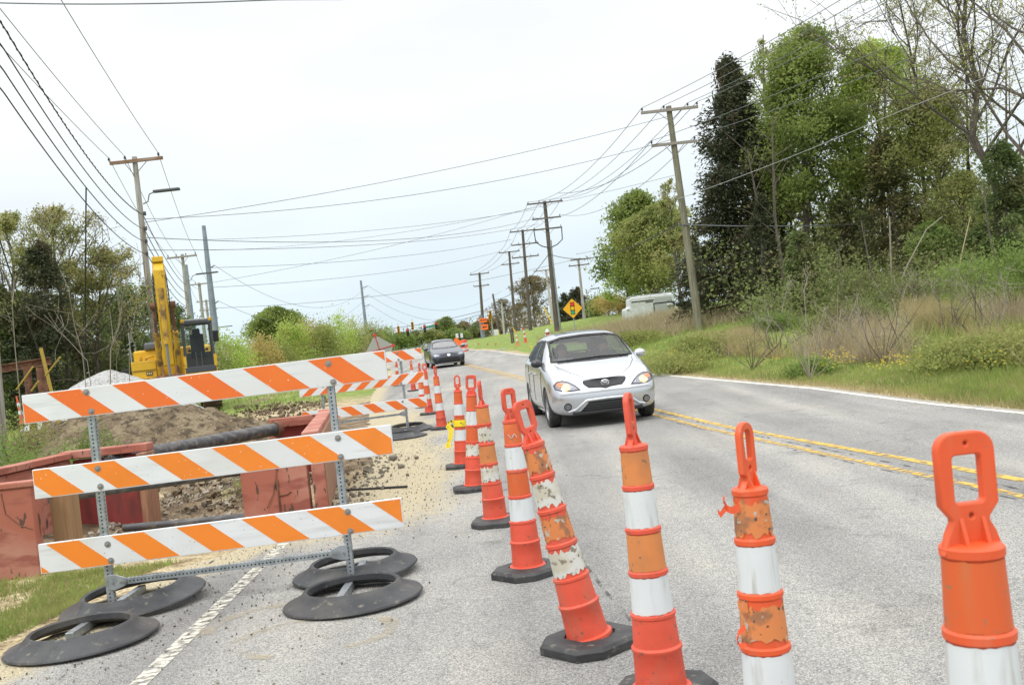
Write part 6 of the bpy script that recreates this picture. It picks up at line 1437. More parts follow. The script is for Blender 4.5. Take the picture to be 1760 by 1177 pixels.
def tree(top_px, base_px, D, Rw, style, leaf, nleaf, size, label, seed, cat='tree', crown0=.2, bark=BARK, tr=None, group=None, name=None, limbs=None, kind_h=None):
    rg = np.random.default_rng(seed)
    b = P(base_px[0], base_px[1], D); b.z = H(b.x, D)-.1; T = np.array(P(top_px[0], top_px[1], D)); B = np.array(b); V = T-B; V[1] += rg.normal(0, .2); Hh = V[2]
    tr = tr or max(.05, Hh*.016); name = name or {'cedar': 'cedar_tree', 'broad': 'broadleaf_tree', 'sparse': 'budding_tree'}[style]
    t = thing(name, B.tolist(), 0, label, cat, group)
    k = 9; u = np.linspace(0, 1, k)[:, None]; wob = np.cumsum(rg.normal(0, .018*Hh, (k, 3)), 0)*[1, 1, 0]; wob -= wob[-1]*u*1.0; trunk = V*u+wob*.8; trunk[0] = 0
    trunk_at = lambda q: np.array([np.interp(q, u[:, 0], trunk[:, i]) for i in range(3)])
    paths = [(trunk, tr, tr*.12 if style != 'broad' else tr*.2)]
    limbs = limbs or {'cedar': 60, 'broad': 34, 'sparse': 18}[style]; P_, W = [], []
    ph = rg.uniform(0, 6.28, 4)
    def ratio(p_):
        z_ = p_[..., 2]; q_ = z_/Hh; tt = np.clip((q_-crown0)/(1-crown0), 0, 1.05)
        ax = np.stack([np.interp(q_, u[:, 0], trunk[:, i_]) for i_ in range(2)], -1); dd_ = p_[..., :2]-ax; r_ = np.sqrt((dd_**2).sum(-1)); az = np.arctan2(dd_[..., 1], dd_[..., 0])
        if style == 'cedar': pr = np.clip(1.03-tt, .02, 1)**.82+.05
        elif style == 'broad': pr = np.sin(np.pi*np.clip(.15+.84*tt, 0, 1))**.6*(1.12-.42*tt**1.5)
        else: pr = np.sqrt(np.clip(1-tt**3, 0, 1))*.95+.02
        e_ = Rw*pr*(1.0+.22*np.sin(3*az+z_*3.4/Rw+ph[0])+.14*np.sin(5*az-z_*5/Rw+ph[1])+.12*np.sin(z_*8/Rw+2*az+ph[2]))
        return r_/np.maximum(e_, .05), ax, dd_
    free = style == 'sparse' and top_px[1] < 0
    def fit(pp):
        if free: return pp
        b0 = pp[0].copy(); zl = Hh*rg.uniform(.93, 1.03)
        for k_ in (1, .86, .72, .58, .45, .32, .2):
            q2 = b0+(pp-b0)*k_; ro_, _, _ = ratio(q2[1:])
            if ro_.max() < 1.08 and q2[:, 2].max() < zl: break
        return q2
    for i in range(limbs):
        q = crown0+(1-crown0)*((i+rg.uniform(0, 1))/limbs)*.97; tt = (q-crown0)/(1-crown0)
        if style == 'cedar': env = Rw*max(.10, (1-tt)**.78)*rg.uniform(.7, 1.2); up = rg.uniform(-.05, .40)
        elif style == 'broad': env = Rw*(max(0, math.sin(math.pi*(.12+.83*tt)))**.6)*rg.uniform(.6, 1.15); up = rg.uniform(.35, 1.1)+.5*tt
        else: env = Rw*(1.0-.45*tt)*rg.uniform(.5, 1.15); up = rg.uniform(.7, 1.6)
        az = i*2.4+rg.uniform(-.6, .6); s = trunk_at(q); d = unit(np.array([math.cos(az), math.sin(az), up])); L = env/max(.35, math.hypot(d[0], d[1]))
        if style == 'broad': L = env*1.1
        L = min(L, ((1-q)*Hh*.95+.12*Rw)/max(d[2], .25))
        pts = [s]; dd = d.copy()
        for j in range(5): dd = unit(dd+rg.normal(0, .16, 3)+np.array([0, 0, -.08 if style == 'cedar' else .07])); pts.append(pts[-1]+dd*L/5)
        pts = fit(np.array(pts)); L = min(L, np.linalg.norm(pts[-1]-pts[0])*1.15); r0 = tr*(1-q*.75)*.45; paths.append((pts, r0, .012))
        nsub = {'cedar': 3, 'broad': 7, 'sparse': 7}[style]; wt = rg.lognormal(0, .5)
        for m_ in range(nsub):
            f = rg.uniform(.25, 1.0); s2 = np.array([np.interp(f*5, range(6), pts[:, c]) for c in range(3)]); d2 = unit(unit(pts[-1]-pts[0])+rg.normal(0, .65, 3)+np.array([0, 0, .15 if style != 'cedar' else -.1])); L2 = L*rg.uniform(.25, .55)
            p2 = fit(np.array([s2, s2+d2*L2*.5, s2+(unit(d2+rg.normal(0, .3, 3)))*L2]))
            if style != 'cedar' or m_ == 0: paths.append((p2, r0*.4, .007))
            w2 = wt*rg.lognormal(0, .45)
            ntw = {'cedar': 0, 'broad': 1, 'sparse': 4}[style]
            for c in range(ntw):
                f2 = rg.uniform(.3, 1); s3 = p2[0]+(p2[2]-p2[0])*f2; d3 = unit(d2+rg.normal(0, .7, 3)+np.array([0, 0, .25])); e3 = s3+d3*L2*rg.uniform(.3, .7); s3, e3 = fit(np.array([s3, e3])); paths.append((np.array([s3, e3]), .010, .005)); P_.append((s3, e3)); W.append(w2*.8)
            P_.append((p2[0], p2[2])); W.append(w2)
        if style == 'cedar': P_.append((pts[1], pts[-1])); W.append(wt*2.2)
    t_o = fastmesh('trunk', tube_np(paths, 5), 4, bark, t)
    nleaf = int(nleaf*{'cedar': 1.5, 'broad': 2.3, 'sparse': 2.0}[style]); W = np.array(W); W /= W.sum(); idx = rg.choice(len(P_), nleaf, p=W); A = np.array([p[0] for p in P_]); E = np.array([p[1] for p in P_]); f = rg.uniform(.0, 1.08, (nleaf, 1))**(.7 if style == 'cedar' else 1)
    sg = {'cedar': .075, 'broad': .085, 'sparse': .035}[style]*Rw*rg.lognormal(0, .35, (nleaf, 1))
    pos = A[idx]*(1-f)+E[idx]*f+rg.normal(0, 1, (nleaf, 3))*sg*[1, 1, .75]
    if not free:
        ro_, _, _ = ratio(pos); keep = (ro_ < rg.uniform(.62, 1.22, len(pos))) & (pos[:, 2] < Hh*rg.uniform(.88, 1.03, len(pos))); pos = pos[keep]
    fastmesh('crown', quads_from(pos, size, rg, .5 if style != 'cedar' else .30, .30 if style == 'cedar' else .1, out=(.9 if style == 'cedar' else 0)), 4, LM[leaf], t)
    return t
def bush(px, py, D, rx, rz, leaf, n, size, label, seed, name='bush', clumps=14, stems=8, ry=None, cat='bush', group=None, pos=None):
    rg = np.random.default_rng(seed)
    if pos is None: b = P(px, py, D); x, y = b.x, D
    else: x, y = pos
    z = H(x, y)-.05; ry = ry or rx; t = thing(name, (x, y, z), 0, label, cat, group)
    a = rg.uniform(0, 6.28, clumps); r = np.sqrt(rg.uniform(0, 1, clumps)); hz = rg.uniform(.15, 1, clumps); k = np.sqrt(np.clip(1-(hz*.92)**2, .05, 1))
    C = np.stack([rx*.8*r*k*np.cos(a), ry*.8*r*k*np.sin(a), rz*hz*.9], 1); w = rg.lognormal(0, .5, clumps); idx = rg.choice(clumps, n, p=w/w.sum()); sg = np.array([rx, ry, rz*.8])*.20
    p = C[idx]+rg.normal(0, 1, (n, 3))*sg; p[:, 2] = np.abs(p[:, 2])
    fastmesh('foliage', quads_from(p, size, rg), 4, LM[leaf], t)
    if stems: fastmesh('stems', tube_np([(np.array([[0, 0, 0], C[i % clumps]*.5+rg.normal(0, .05, 3), C[i % clumps]*1.05]), .02, .006) for i in range(stems)], 4), 4, BARK, t)
    return t
# ---- woods on the bank
WG = 'trees along the wooded bank'
tree((1243, 90), (1262, 560), 50, 3.5, 'cedar', 'cedar', 44000, .24, 'tall very dark cedar behind the leaning greenish pole', 1, crown0=.05, bark=mat('red_bark', (.14, .085, .06), .9), limbs=95)
tree((1312, 60), (1322, 552), 53, 1.9, 'sparse', 'olive', 3200, .13, 'slender half bare tree with airy twigs between the dark cedar and the green maple', 2, crown0=.25, bark=BARK)
tree((1392, 36), (1412, 550), 48, 4.2, 'broad', 'maple', 22000, .17, 'tallest full green maple in the woods, right of the dark cedar'.replace('right of', 'next to'), 3, crown0=.28, limbs=36)
tree((1340, 170), (1350, 548), 51, 2.7, 'broad', 'maple', 8000, .16, 'narrower green tree filling the gap beside the tall maple', 4, crown0=.2)
tree((1497, 72), (1548, 548), 49, 4.4, 'broad', 'lime', 20000, .16, 'bright lime green tree, palest crown of the woods', 5, crown0=.40, limbs=30)
tree((1445, 110), (1475, 548), 52, 1.7, 'cedar', 'cedarb', 7000, .20, 'olive brown cedar squeezed between the maple and the lime tree', 6, crown0=.15, limbs=50)
tree((1515, 225), (1545, 552), 45, 2.1, 'cedar', 'cedarb', 12000, .20, 'bronze green cedar below the lime green crown', 7, crown0=.18, limbs=60)
tree((1585, 150), (1625, 556), 46, 3.9, 'broad', 'olive', 11000, .15, 'yellowish green tree leaning out under the bare limbs', 8, crown0=.35)
tree((1600, -190), (1715, 560), 40, 5.6, 'sparse', 'bud', 5200, .11, 'large nearly bare tree with long upswept limbs and its top out of the picture', 9, crown0=.25, limbs=26, tr=.2)
tree((1730, -230), (1800, 560), 36, 5.0, 'sparse', 'bud', 4200, .11, 'second big bare tree at the very edge of the picture', 10, crown0=.25, limbs=24, tr=.2)
tree((1520, -60), (1668, 556), 46, 3.8, 'sparse', 'bud', 3600, .11, 'bare leaning tree whose limbs reach out over the lime crown', 11, crown0=.35, limbs=20, tr=.15)
tree((1716, 235), (1742, 552), 38, 1.7, 'cedar', 'pine', 9000, .19, 'dark green cedar at the edge of the woods near the picture border', 12, crown0=.25, limbs=50)
tree((1660, 290), (1676, 552), 42, 2.6, 'broad', 'olive', 4500, .14, 'small olive tree under the big bare tree', 13, crown0=.2)
tree((1370, 392), (1386, 548), 41, 1.35, 'cedar', 'pine', 6500, .16, 'young bright green conifer in front of the tall maple trunk', 14, crown0=.05, name='conifer_tree', limbs=45)
tree((1300, 330), (1312, 550), 45, 1.3, 'cedar', 'cedar', 5000, .18, 'short dark cedar tucked against the tall one', 15, crown0=.05, limbs=45)
tree((1442, 330), (1456, 548), 47, 1.6, 'broad', 'under', 4500, .15, 'dull green understory tree below the maple', 16, crown0=.15)
tree((1600, 380), (1618, 552), 41, 1.5, 'broad', 'green', 4000, .14, 'fresh green sapling below the yellowish tree', 17, crown0=.15)
def bare(pts, D, r, label, m=BRKP, name='bare_tree', cat='bare tree', twigs=0, seed=0):
    q = np.array([P(x, y, D) for x, y in pts]); rg = np.random.default_rng(seed); paths = [(q, r, r*.45)]
    q[0, 2] = min(q[0, 2], H(q[0, 0], D)-.05) if len(pts) and pts[0][1] > 500 and D < 45 else q[0, 2]
    for i in range(twigs):
        f = rg.uniform(.35, 1)*(len(q)-1); j = min(int(f), len(q)-2); s = q[j]+(q[j+1]-q[j])*(f-j); L = np.linalg.norm(q[-1]-q[0])*.3; d = unit(unit(q[-1]-q[0])+rg.normal(0, .6, 3)); e = s+d*L*rg.uniform(.5, 1); paths.append((np.array([s, (s+e)/2+rg.normal(0, .04, 3), e]), r*.4, .004))
    o = fastmesh(name, tube_np(paths, 5), 4, m); return tag(o, label, cat)
bare([(1534, 556), (1532, 470), (1529, 372)], 38, .055, 'pale slim bare trunk standing upright at the wood edge')
bare([(1532, 520), (1560, 455), (1592, 395), (1620, 372)], 37.5, .035, 'pale thin trunk slanting up beside the upright one')
bare([(1505, 545), (1496, 460), (1480, 380)], 38, .05, 'thin dark trunk behind the pale slim one', BARK)
bare([(1640, 520), (1652, 440), (1668, 372)], 37, .03, 'straw coloured bare sapling leaning between green shrubs', mat('straw_stem', (.42, .36, .22), .9))
bare([(1735, 545), (1716, 470), (1700, 400), (1690, 320)], 33, .05, 'brown leaning trunk near the picture border', BARK)
bare([(1452, 545), (1448, 490), (1440, 430)], 36, .03, 'small forked olive stem before the dark understory', BARK, twigs=8, seed=4)
bare([(1400, 530), (1428, 540), (1440, 548)], 35, .03, 'short pale fallen branch lying at the wood edge', BRKP)
bare([(1335, 545), (1350, 505), (1362, 480)], 36, .02, 'tangle of pale bare twigs near the dark cedar foot', BRKP, twigs=14, seed=6); bare([(1385, 550), (1382, 500), (1390, 470)], 34, .02, 'pale bare shrub before the young conifer', BRKP, twigs=12, seed=7)
# understory and far wood behind the named trees: one uncountable mass each
def mass(name, samples, leaf, size, label, seed, sg=(.7, .7, .6)):
    rg = np.random.default_rng(seed); pts = np.array(samples); w = rg.lognormal(0, .3, len(pts)); n = int(len(pts)*samples_per); idx = rg.choice(len(pts), n, p=w/w.sum()); p = pts[idx]+rg.normal(0, 1, (n, 3))*np.array(sg)
    o = fastmesh(name, quads_from(p, size, rg), 4, LM[leaf]); return tag(o, label, 'undergrowth', None, 'stuff')
rg_ = np.random.default_rng(77)
def band(px0, px1, D0, D1, h0, h1, n, top=1.0):
    out = []
    for i in range(n):
        D = rg_.uniform(D0, D1); px = rg_.uniform(px0, px1); x = P(px, 560, D).x; hh = rg_.uniform(h0, h1); out.append((x, D, H(x, D)+rg_.uniform(0, 1)**.8*hh))
    return out
samples_per = 55
mass('woodland_understory', band(1235, 1880, 46, 62, 2.0, 5.5, 520), 'under', .20, 'dense green and brown understory deep in the wooded bank', 1)
samples_per = 50
mass('wood_backdrop', band(1290, 1900, 60, 74, 3.0, 9.5, 620), 'olive', .24, 'paler leafy wood seen through the trees of the bank', 11, (.9, .9, .8))
samples_per = 60
mass('woodland_edge_shrubs', band(1290, 1860, 36, 44, .6, 2.6, 260), 'under', .14, 'tangled shrubs along the foot of the wooded bank', 2, (.5, .5, .4))
# trunks inside the wood
for i in range(16):
    rr = random.Random(i+40); px = 1290+i*33+rr.uniform(-10, 10); D = rr.uniform(44, 58); q = P(px, 560, D); b = np.array([q.x, D, H(q.x, D)-.1]); h = rr.uniform(7, 13)
    pts = b+np.array([[0, 0, 0], [rr.uniform(-.3, .3), 0, h*.5], [rr.uniform(-1, .6), 0, h]])
    nm_ = ('straight', 'crooked', 'leaning', 'thick')[i % 4]
    o = fastmesh('tree_trunk', tube_np([(pts, rr.uniform(.07, .14), .03)]+[(np.array([pts[1]+(pts[2]-pts[1])*f, pts[1]+(pts[2]-pts[1])*f+np.array([rr.uniform(-1.2, 1.2), rr.uniform(-.6, .6), rr.uniform(.4, 1.6)])]), .03, .008) for f in np.linspace(-.3, .95, 9)], 5), 4, BARK if i % 3 else BRKD)
    tag(o, 'bare brown trunk standing deep inside the wooded bank', 'tree trunk', 'bare trunks inside the wood')
# ---- middle distance on the bank
tree((1092, 326), (1108, 532), 94, 5.2, 'broad', 'maple', 17000, .30, 'rounded bright green maple crown above the white van', 21, crown0=.12, limbs=40)
tree((1128, 352), (1122, 535), 87, 5.4, 'broad', 'olive', 15000, .26, 'spreading yellow green tree directly over the white van', 22, crown0=.16, limbs=34)
tree((1070, 400), (1078, 530), 99, 3.0, 'broad', 'lime', 6000, .26, 'lower lime green tree on the road side of the rounded maple', 23, crown0=.1)
tree((1152, 305), (1172, 548), 68, 1.6, 'sparse', 'bud', 3000, .16, 'airy pale budding tree between the maple and the dark cedar', 24, crown0=.3)
tree((1190, 400), (1205, 562), 57, 1.3, 'cedar', 'cedar', 7000, .22, 'low dark cedar skirt beside the van roof', 25, crown0=.03, limbs=45)
bush(1046, 546, 103, 2.4, 2.1, 'gold', 5000, .16, 'golden yellow flowering bush on the skyline of the bank', 31)
bush(1078, 540, 101, 1.6, 1.5, 'gold', 2200, .16, 'smaller golden bush beside the van', 32)
bush(1030, 535, 112, 1.8, 2.2, 'maple', 2500, .22, 'green bush behind the golden one', 33)
tree((990, 492), (992, 560), 128, 2.4, 'cedar', 'cedar', 5000, .34, 'dark evergreen behind the signal ahead sign', 34, crown0=.05)
tree((967, 503), (968, 562), 130, 2.0, 'cedar', 'cedar', 4000, .34, 'smaller dark evergreen beside the pale pole', 35, crown0=.05)
tree((1018, 515), (1020, 555), 132, 2.3, 'cedar', 'pine', 3200, .34, 'low dark evergreen partly behind the golden bush', 36, crown0=.05)
tree((915, 474), (920, 575), 150, 4.6, 'sparse', 'rust', 7500, .24, 'round tree in rusty bud between the dark poles', 37, crown0=.25, limbs=26)
tree((862, 513), (868, 580), 165, 2.6, 'sparse', 'rust', 1500, .2, 'small leafless tree behind the short dark pole', 38, crown0=.25)
tree((890, 520), (894, 580), 160, 2.8, 'sparse', 'rust', 1500, .2, 'thin leafless tree under the dark pole crossarms', 39, crown0=.25)
samples_per = 60
mass('far_wood', band(860, 1040, 165, 190, 2.5, 6.5, 120), 'rust', .42, 'brownish far wood behind the bank', 5, (1.6, 1.6, 1.0))
# ---- beyond the junction
FG = 'far trees beyond the junction'
far = [((843, 548), (850, 600), 172, 3.6, 'sparse', 'rust', 3000, 'brownish far tree behind the orange detour signs'), ((822, 553), (826, 600), 180, 3.4, 'broad', 'under', 3000, 'dull green far tree beside the detour pole'),
 ((795, 553), (800, 602), 185, 3.6, 'broad', 'rust', 3000, 'brown tinted round far tree above the orange drums'), ((765, 545), (770, 604), 185, 4.0, 'broad', 'maple', 4200, 'tall green far tree with open crown below the street sign'),
 ((782, 565), (786, 604), 160, 3.0, 'broad', 'green', 3000, 'lower bright green far tree right above the sedan roof'.replace('right ', '')), ((742, 566), (748, 606), 158, 3.0, 'broad', 'olive', 4200, 'round olive brown far tree over the sedan'),
 ((712, 570), (716, 612), 165, 3.2, 'broad', 'under', 3200, 'dark green far tree under the red signals'), ((686, 572), (692, 614), 150, 3.8, 'broad', 'green', 5000, 'broad green far tree below the two yellow signals'), ((664, 575), (668, 616), 158, 3.0, 'broad', 'maple', 3000, 'green far tree behind the diamond sign back'),
 ((632, 578), (636, 618), 185, 3.0, 'broad', 'under', 2600, 'dark far tree behind the lone steel pole'), ((603, 566), (608, 620), 230, 3.4, 'cedar', 'cedar', 2600, 'dark far pine poking above the olive scrub'), ((585, 572), (590, 622), 235, 3.0, 'cedar', 'cedar', 2200, 'smaller dark far pine next to its taller neighbour'),
 ((552, 562), (560, 625), 125, 2.6, 'sparse', 'bud', 2600, 'wispy pale tree rising out of the yellow scrub'), ((650, 592), (654, 612), 145, 2.0, 'broad', 'rust', 1400, 'low brownish far tree next to the control box')]
for i, (tp_, bp_, D, Rw, stl, lf, n, lb) in enumerate(far): tree(tp_, bp_, D, Rw, stl, lf, n, .30 if D < 170 else .36, lb, 50+i, crown0=.08)
samples_per = 60
mass('far_wood', band(380, 860, 200, 250, 2.0, 6.0, 260), 'under', .55, 'dark green far wood closing the view beyond the junction', 7, (2.0, 2, .8))
tree((470, 528), (482, 650), 108, 5.4, 'broad', 'maple', 16000, .26, 'big domed dark green tree behind the dirt lot', 70, crown0=.08, limbs=40)
scr = [(398, 585, 72, 2.0, 3.2, 'lime'), (430, 598, 80, 2.2, 3.0, 'bud'), (505, 590, 84, 2.0, 3.8, 'lime'), (528, 585, 88, 1.6, 4.0, 'gold'), (556, 588, 86, 2.4, 3.6, 'olive'), (585, 582, 90, 2.2, 4.3, 'lime'), (612, 590, 95, 2.4, 3.6, 'bud'), (640, 590, 104, 2.2, 3.6, 'olive'), (470, 600, 82, 2.6, 2.6, 'olive'), (372, 600, 64, 2.0, 2.4, 'olive'), (455, 588, 78, 1.5, 3.0, 'gold'), (660, 600, 110, 2.0, 3.0, 'green')]
SL = ['lime scrub bush just beyond the excavator cab', 'straw toned scrub bush near the excavator', 'lime scrub bush before the big domed tree', 'upright golden willow bush beside the domed tree', 'broad olive scrub bush mid way along the lot', 'tallest lime green willow bush of the scrub', 'straw toned bush before the lone steel pole', 'olive bush at the foot of the lone steel pole', 'low olive scrub under the domed tree', 'low olive bush against the slate steel pole', 'small golden bush below the domed tree', 'green bush behind the diamond sign back']
for i, ((px, py, D, rx, rz, lf), lb) in enumerate(zip(scr, SL)): bush(px, py, D, rx, rz, lf, 4200, .17, lb, 90+i)
# ---- woods on the dirt side
tree((95, 352), (118, 650), 37, 3.0, 'sparse', 'bud', 9000, .095, 'tall airy budding tree rising over the rusty frame', 101, crown0=.22, limbs=22)
tree((8, 362), (28, 650), 35, 2.4, 'sparse', 'bud', 7500, .095, 'budding tree at the picture edge above the weeds', 102, crown0=.2, limbs=18)
tree((175, 420), (165, 650), 38, 2.6, 'sparse', 'bud', 6500, .095, 'budding tree leaning toward the excavator', 103, crown0=.25, limbs=18)
tree((62, 405), (82, 650), 34, 1.7, 'cedar', 'cedar', 10000, .16, 'dark cedar standing between the two tall budding trees', 104, crown0=.1, limbs=55)
lefts = [((215, 482), (232, 650), 44, 2.3, 'pine', 'dense green conifer just beside the excavator boom'), ((262, 470), (280, 650), 47, 2.1, 'pine', 'dark conifer behind the street lamp pole'), ((150, 510), (162, 655), 42, 2.2, 'pine', 'dense conifer behind the bare saplings'), ((105, 500), (118, 655), 40, 2.0, 'cedarb', 'bronze tinted conifer behind the rusty frame'), ((300, 520), (310, 650), 52, 2.0, 'pine', 'conifer hidden behind the excavator boom'), ((30, 500), (45, 660), 36, 2.0, 'green', 'light green bushy tree over the near pole'), ((185, 500), (200, 655), 48, 2.0, 'cedarb', 'olive conifer in the hedge of the dirt side'), ((-10, 480), (0, 660), 34, 2.0, 'pine', 'green conifer cut by the picture edge')]
for i, (a, b, D, Rw, lf, lb) in enumerate(lefts): tree(a, b, D, Rw, 'cedar' if lf != 'green' else 'broad', lf, 9500, .17, lb, 110+i, crown0=.03, limbs=60)
samples_per = 60
mass('hedge_undergrowth', band(-60, 330, 42, 56, 1.0, 3.6, 320), 'under', .15, 'dense green undergrowth behind the dirt lot', 9, (.6, .6, .5))
SAP = [([(145, 655), (142, 610), (128, 560), (120, 510)], 24, .02, 'bare twiggy sapling with crossing stems behind the barricade', 9), ([(178, 655), (190, 600), (205, 560), (212, 500)], 25, .03, 'forked pale bare sapling left of the excavator'.replace('left of', 'beside'), 12), ([(30, 660), (26, 600), (22, 540), (20, 500)], 20, .02, 'thin pale bare stem near the picture edge', 6), ([(160, 660), (150, 620), (118, 585), (90, 560)], 22, .016, 'bare stem arching over the rusty frame', 8), ([(190, 650), (200, 620), (206, 590)], 20, .01, 'short dead stalk before the gravel pile', 3), ([(214, 650), (222, 600), (232, 540), (240, 480)], 28, .02, 'wispy tall bare sapling by the gravel pile', 10)]
for i, (p_, D, r, lb, tw) in enumerate(SAP): bare(p_, D, r*.6, lb, BRKP, 'bare_sapling', 'sapling', tw, i+20)
for i, (px, py, D, rx, rz, lf, lb) in enumerate(((20, 770, 16, .9, .9, 'green', 'leafy green weeds around the near pole foot'), (75, 740, 17, .8, .6, 'green', 'low green weeds on the dirt heap'), (118, 765, 14.5, .6, .45, 'green', 'green weed clump just behind the shoring rim'), (168, 730, 17, .5, .8, 'green', 'green shrub behind the barricade post'), (45, 700, 19, .8, 1.0, 'olive', 'taller weeds by the striped cone'))):
    bush(px, py, D, rx, rz, lf, 2600, .05, lb, 130+i, 'weed_clump', clumps=18)
# ---- bushes on the bank
BB = [(1160, 612, 27, 1.6, .6, 'olive', 'leafy green bramble mound beside the silver car mirror'), (1215, 600, 30, 1.4, .7, 'olive', 'olive bramble below the leaning pole'), (1390, 628, 21, .6, .38, 'green', 'small green bush among the brown weeds'), (1450, 560, 30, 1.6, .9, 'under', 'dull bush at the wood edge behind the straw grass'), (1640, 655, 18, 1.1, .5, 'olive', 'loose olive bush spilling toward the yellow flowers'), (1745, 560, 25, 1.2, 1.7, 'green', 'round bright green bush at the picture border'), (1560, 545, 34, 2.0, 1.0, 'under', 'wide green thicket under the bare trees'), (1680, 540, 31, 2.0, 1.3, 'green', 'tall green thicket beside the border bush'), (1330, 560, 36, 1.4, .6, 'green', 'green shrubs at the foot of the dark cedar'), (1480, 520, 38, 1.6, 1.6, 'under', 'dark shrub before the bronze cedar'), (1100, 590, 45, 1.8, .6, 'olive', 'low olive brush below the white van'), (1735, 640, 17, .9, .6, 'olive', 'olive brush at the border above the flowers'), (1550, 620, 22, .8, .4, 'olive', 'small green brush in the middle of the dead weeds')]
for i, (px, py, D, rx, rz, lf, lb) in enumerate(BB): bush(px, py, D, rx, rz, lf, 5200, .065 if D < 30 else .09, lb, 150+i, clumps=22)
rg2 = random.Random(9)
for i in range(16):
    px = 1290+i*29+rg2.uniform(-12, 12); D = rg2.uniform(19, 33); q = P(px, 600, D); b0 = (q.x, D, H(q.x, D)); paths = []; rg = np.random.default_rng(300+i)
    for k in range(9):
        e = np.array(b0)+np.array([rg.normal(0, .45), rg.normal(0, .3), rg.uniform(.5, 1.5)]); m_ = (np.array(b0)+e)/2+rg.normal(0, .10, 3); paths.append((np.array([b0, m_, e]), .011, .004))
        for kk in range(3): s_ = m_+(e-m_)*rg.uniform(0, 1); paths.append((np.array([s_, s_+rg.normal(0, .2, 3)+[0, 0, .12]]), .006, .003))
    tag(fastmesh('dead_shrub', tube_np(paths, 4), 4, BRKP if i % 2 else BARK), 'leafless twiggy dead shrub among the brown weeds of the bank', 'shrub', 'leafless shrubs on the bank')
# ---- grasses: uncountable
def blades(name, n, fn, m, label, hmin, hmax, w_, seed, lean=.35, cat='grass'):
    rg = np.random.default_rng(seed); rr = random.Random(seed); V = np.empty((n, 3, 3)); i = 0
    for i in range(n):
        x, y, hs = fn(rr); z = H(x, y, False)-.01; h = rr.uniform(hmin, hmax)*hs; a = rr.uniform(0, 3.14); c, s = math.cos(a)*w_/2*(.6+hs*.5), math.sin(a)*w_/2*(.6+hs*.5)
        V[i, 0] = (x-c, y-s, z); V[i, 1] = (x+c, y+s, z); V[i, 2] = (x+rr.gauss(0, lean)*h, y+rr.gauss(0, lean)*h, z+h)
    o = fastmesh(name, V.reshape(-1, 3), 3, m); return tag(o, label, cat, None, 'stuff')
GRS = leafmat('grass_blades', (.24, .31, .08), (.33, .35, .12), (.17, .24, .06), .45); GRD = leafmat('dry_grass', (.36, .30, .15), (.42, .36, .19), (.26, .25, .10), .3); STK = leafmat('dead_weeds', (.35, .285, .185), (.44, .37, .24), (.25, .19, .13), .3)
def right_strip(s0, s1, y0, y1, dens=1.0, hvar=0, gate=None):
    def f(rr):
        for _ in range(60):
            u = rr.random(); y = 1/(1/y0+u*(1/y1-1/y0)); s = rr.uniform(s0, s1)
            x = lerp_tab(REDGE, y)+s
            if gate is None or gate(x, y, s, rr): break
        return x, y, 1+hvar*rough(x*1.3, y*.6, 1.0)
    return f
blades('grass', 52000, right_strip(.45, 4.2, 8.5, 60, hvar=.5), GRS, 'green verge grass beside the far white line', .05, .20, .016, 1)
blades('grass', 60000, right_strip(3.0, 16, 11, 70, hvar=.5, gate=lambda x, y, s, rr: rr.random() < .35+.65*smooth(-.3, .3, rough(x*.6, y*.3, 1))), GRS, 'long green grass over the bank', .15, .48, .022, 2)
blades('dry_grass', 26000, right_strip(.2, 3.0, 8.5, 40, gate=lambda x, y, s, rr: rr.random() < .5*math.exp(-s*.8)+.15), GRD, 'dry straw grass along the road edge', .03, .14, .012, 3)
wg = lambda x, y, s, rr: rr.random() < smooth(-.15, .35, rough(x*.45+2, y*.22, 1.0)+.15)
blades('dead_weeds', 46000, right_strip(2.4, 9.5, 12, 30, hvar=.3, gate=wg), STK, 'brown dead weeds tangled across the bank', .25, .85, .012, 4, .45, 'weeds')
blades('dead_weeds', 9000, right_strip(3, 12, 46, 76, hvar=.3, gate=lambda x, y, s, rr: True), STK, 'purplish brown dead weeds below the white van', .3, .9, .03, 5, .45, 'weeds')
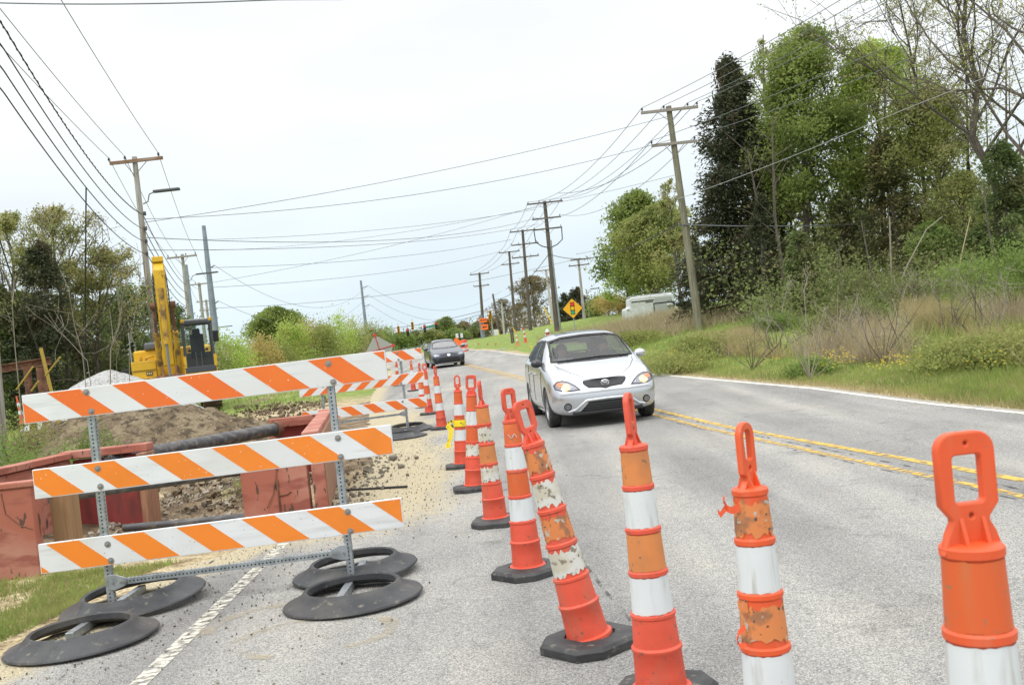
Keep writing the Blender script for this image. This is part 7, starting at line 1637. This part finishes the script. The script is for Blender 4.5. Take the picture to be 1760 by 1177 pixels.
blades('straw_grass', 22000, right_strip(2.6, 9.5, 13, 34, hvar=.3, gate=lambda x, y, s, rr: rr.random() < smooth(.1, .4, rough(x*.7, y*.4+9, 1.0))), GRD, 'pale straw tufts standing among the dead weeds', .3, .75, .014, 6, .3)
def leftnear(rr):
    for _ in range(50):
        y = rr.uniform(4.5, 8.35); x = lerp_tab(LEDGE, y)-abs(rr.gauss(0, 1.6))-.35; 
        if rough(x*1.2, y*1.2, 1.3) > -.25 or rr.random() < .15: break
    return x, y, .8
blades('grass', 26000, leftnear, GRS, 'short green grass before the red shoring', .03, .10, .009, 7); blades('dry_grass', 22000, leftnear, GRD, 'dry thatch mixed in the grass before the shoring', .02, .07, .008, 8, .9)
def leftfar(rr):
    y = 1/(1/13+rr.random()*(1/90-1/13)); x = lerp_tab(LEDGE, y)-rr.uniform(1.5, 20); return x, y, 1
def leftfar2(rr):
    for _ in range(40):
        x, y, h = leftfar(rr)
        if x < -9 or y > 34 or rough(x*.5, y*.22, 1.1) > .2: break
    return x, y, h
blades('grass', 30000, leftfar2, GRS, 'patchy grass over the dirt lot', .06, .22, .022, 9)
def straw(rr):
    p = P(rr.uniform(470, 640), 610, rr.uniform(55, 72)); return p.x, p.y, 1.0
blades('straw_grass', 5000, straw, GRD, 'tall pale reeds behind the top rail', .5, 1.25, .03, 10, .2)
# yellow flowers
YF = mat('flower_yellow', (.75, .55, .02), .6, rand=False); rr = random.Random(3); V = []
for i in range(1500):
    cx_ = rr.choice((0, 1, 2, 3)); y = 9.5+rr.random()**1.3*14; x = lerp_tab(REDGE, y)+1.3+rr.uniform(0, 1.5)
    if rough(x, y*.8, 1.1) < -.1: continue
    z = H(x, y)+rr.uniform(.16, .36); r = rr.uniform(.016, .03)
    for k in range(5): a = k*1.2566; V += [(x, y, z), (x+r*math.cos(a-.5), y+r*math.sin(a-.5), z+.006), (x+r*math.cos(a+.5), y+r*math.sin(a+.5), z+.012)]
tag(fastmesh('wildflowers', np.array(V), 3, YF), 'small yellow wildflowers in the verge grass', 'flowers', None, 'stuff')
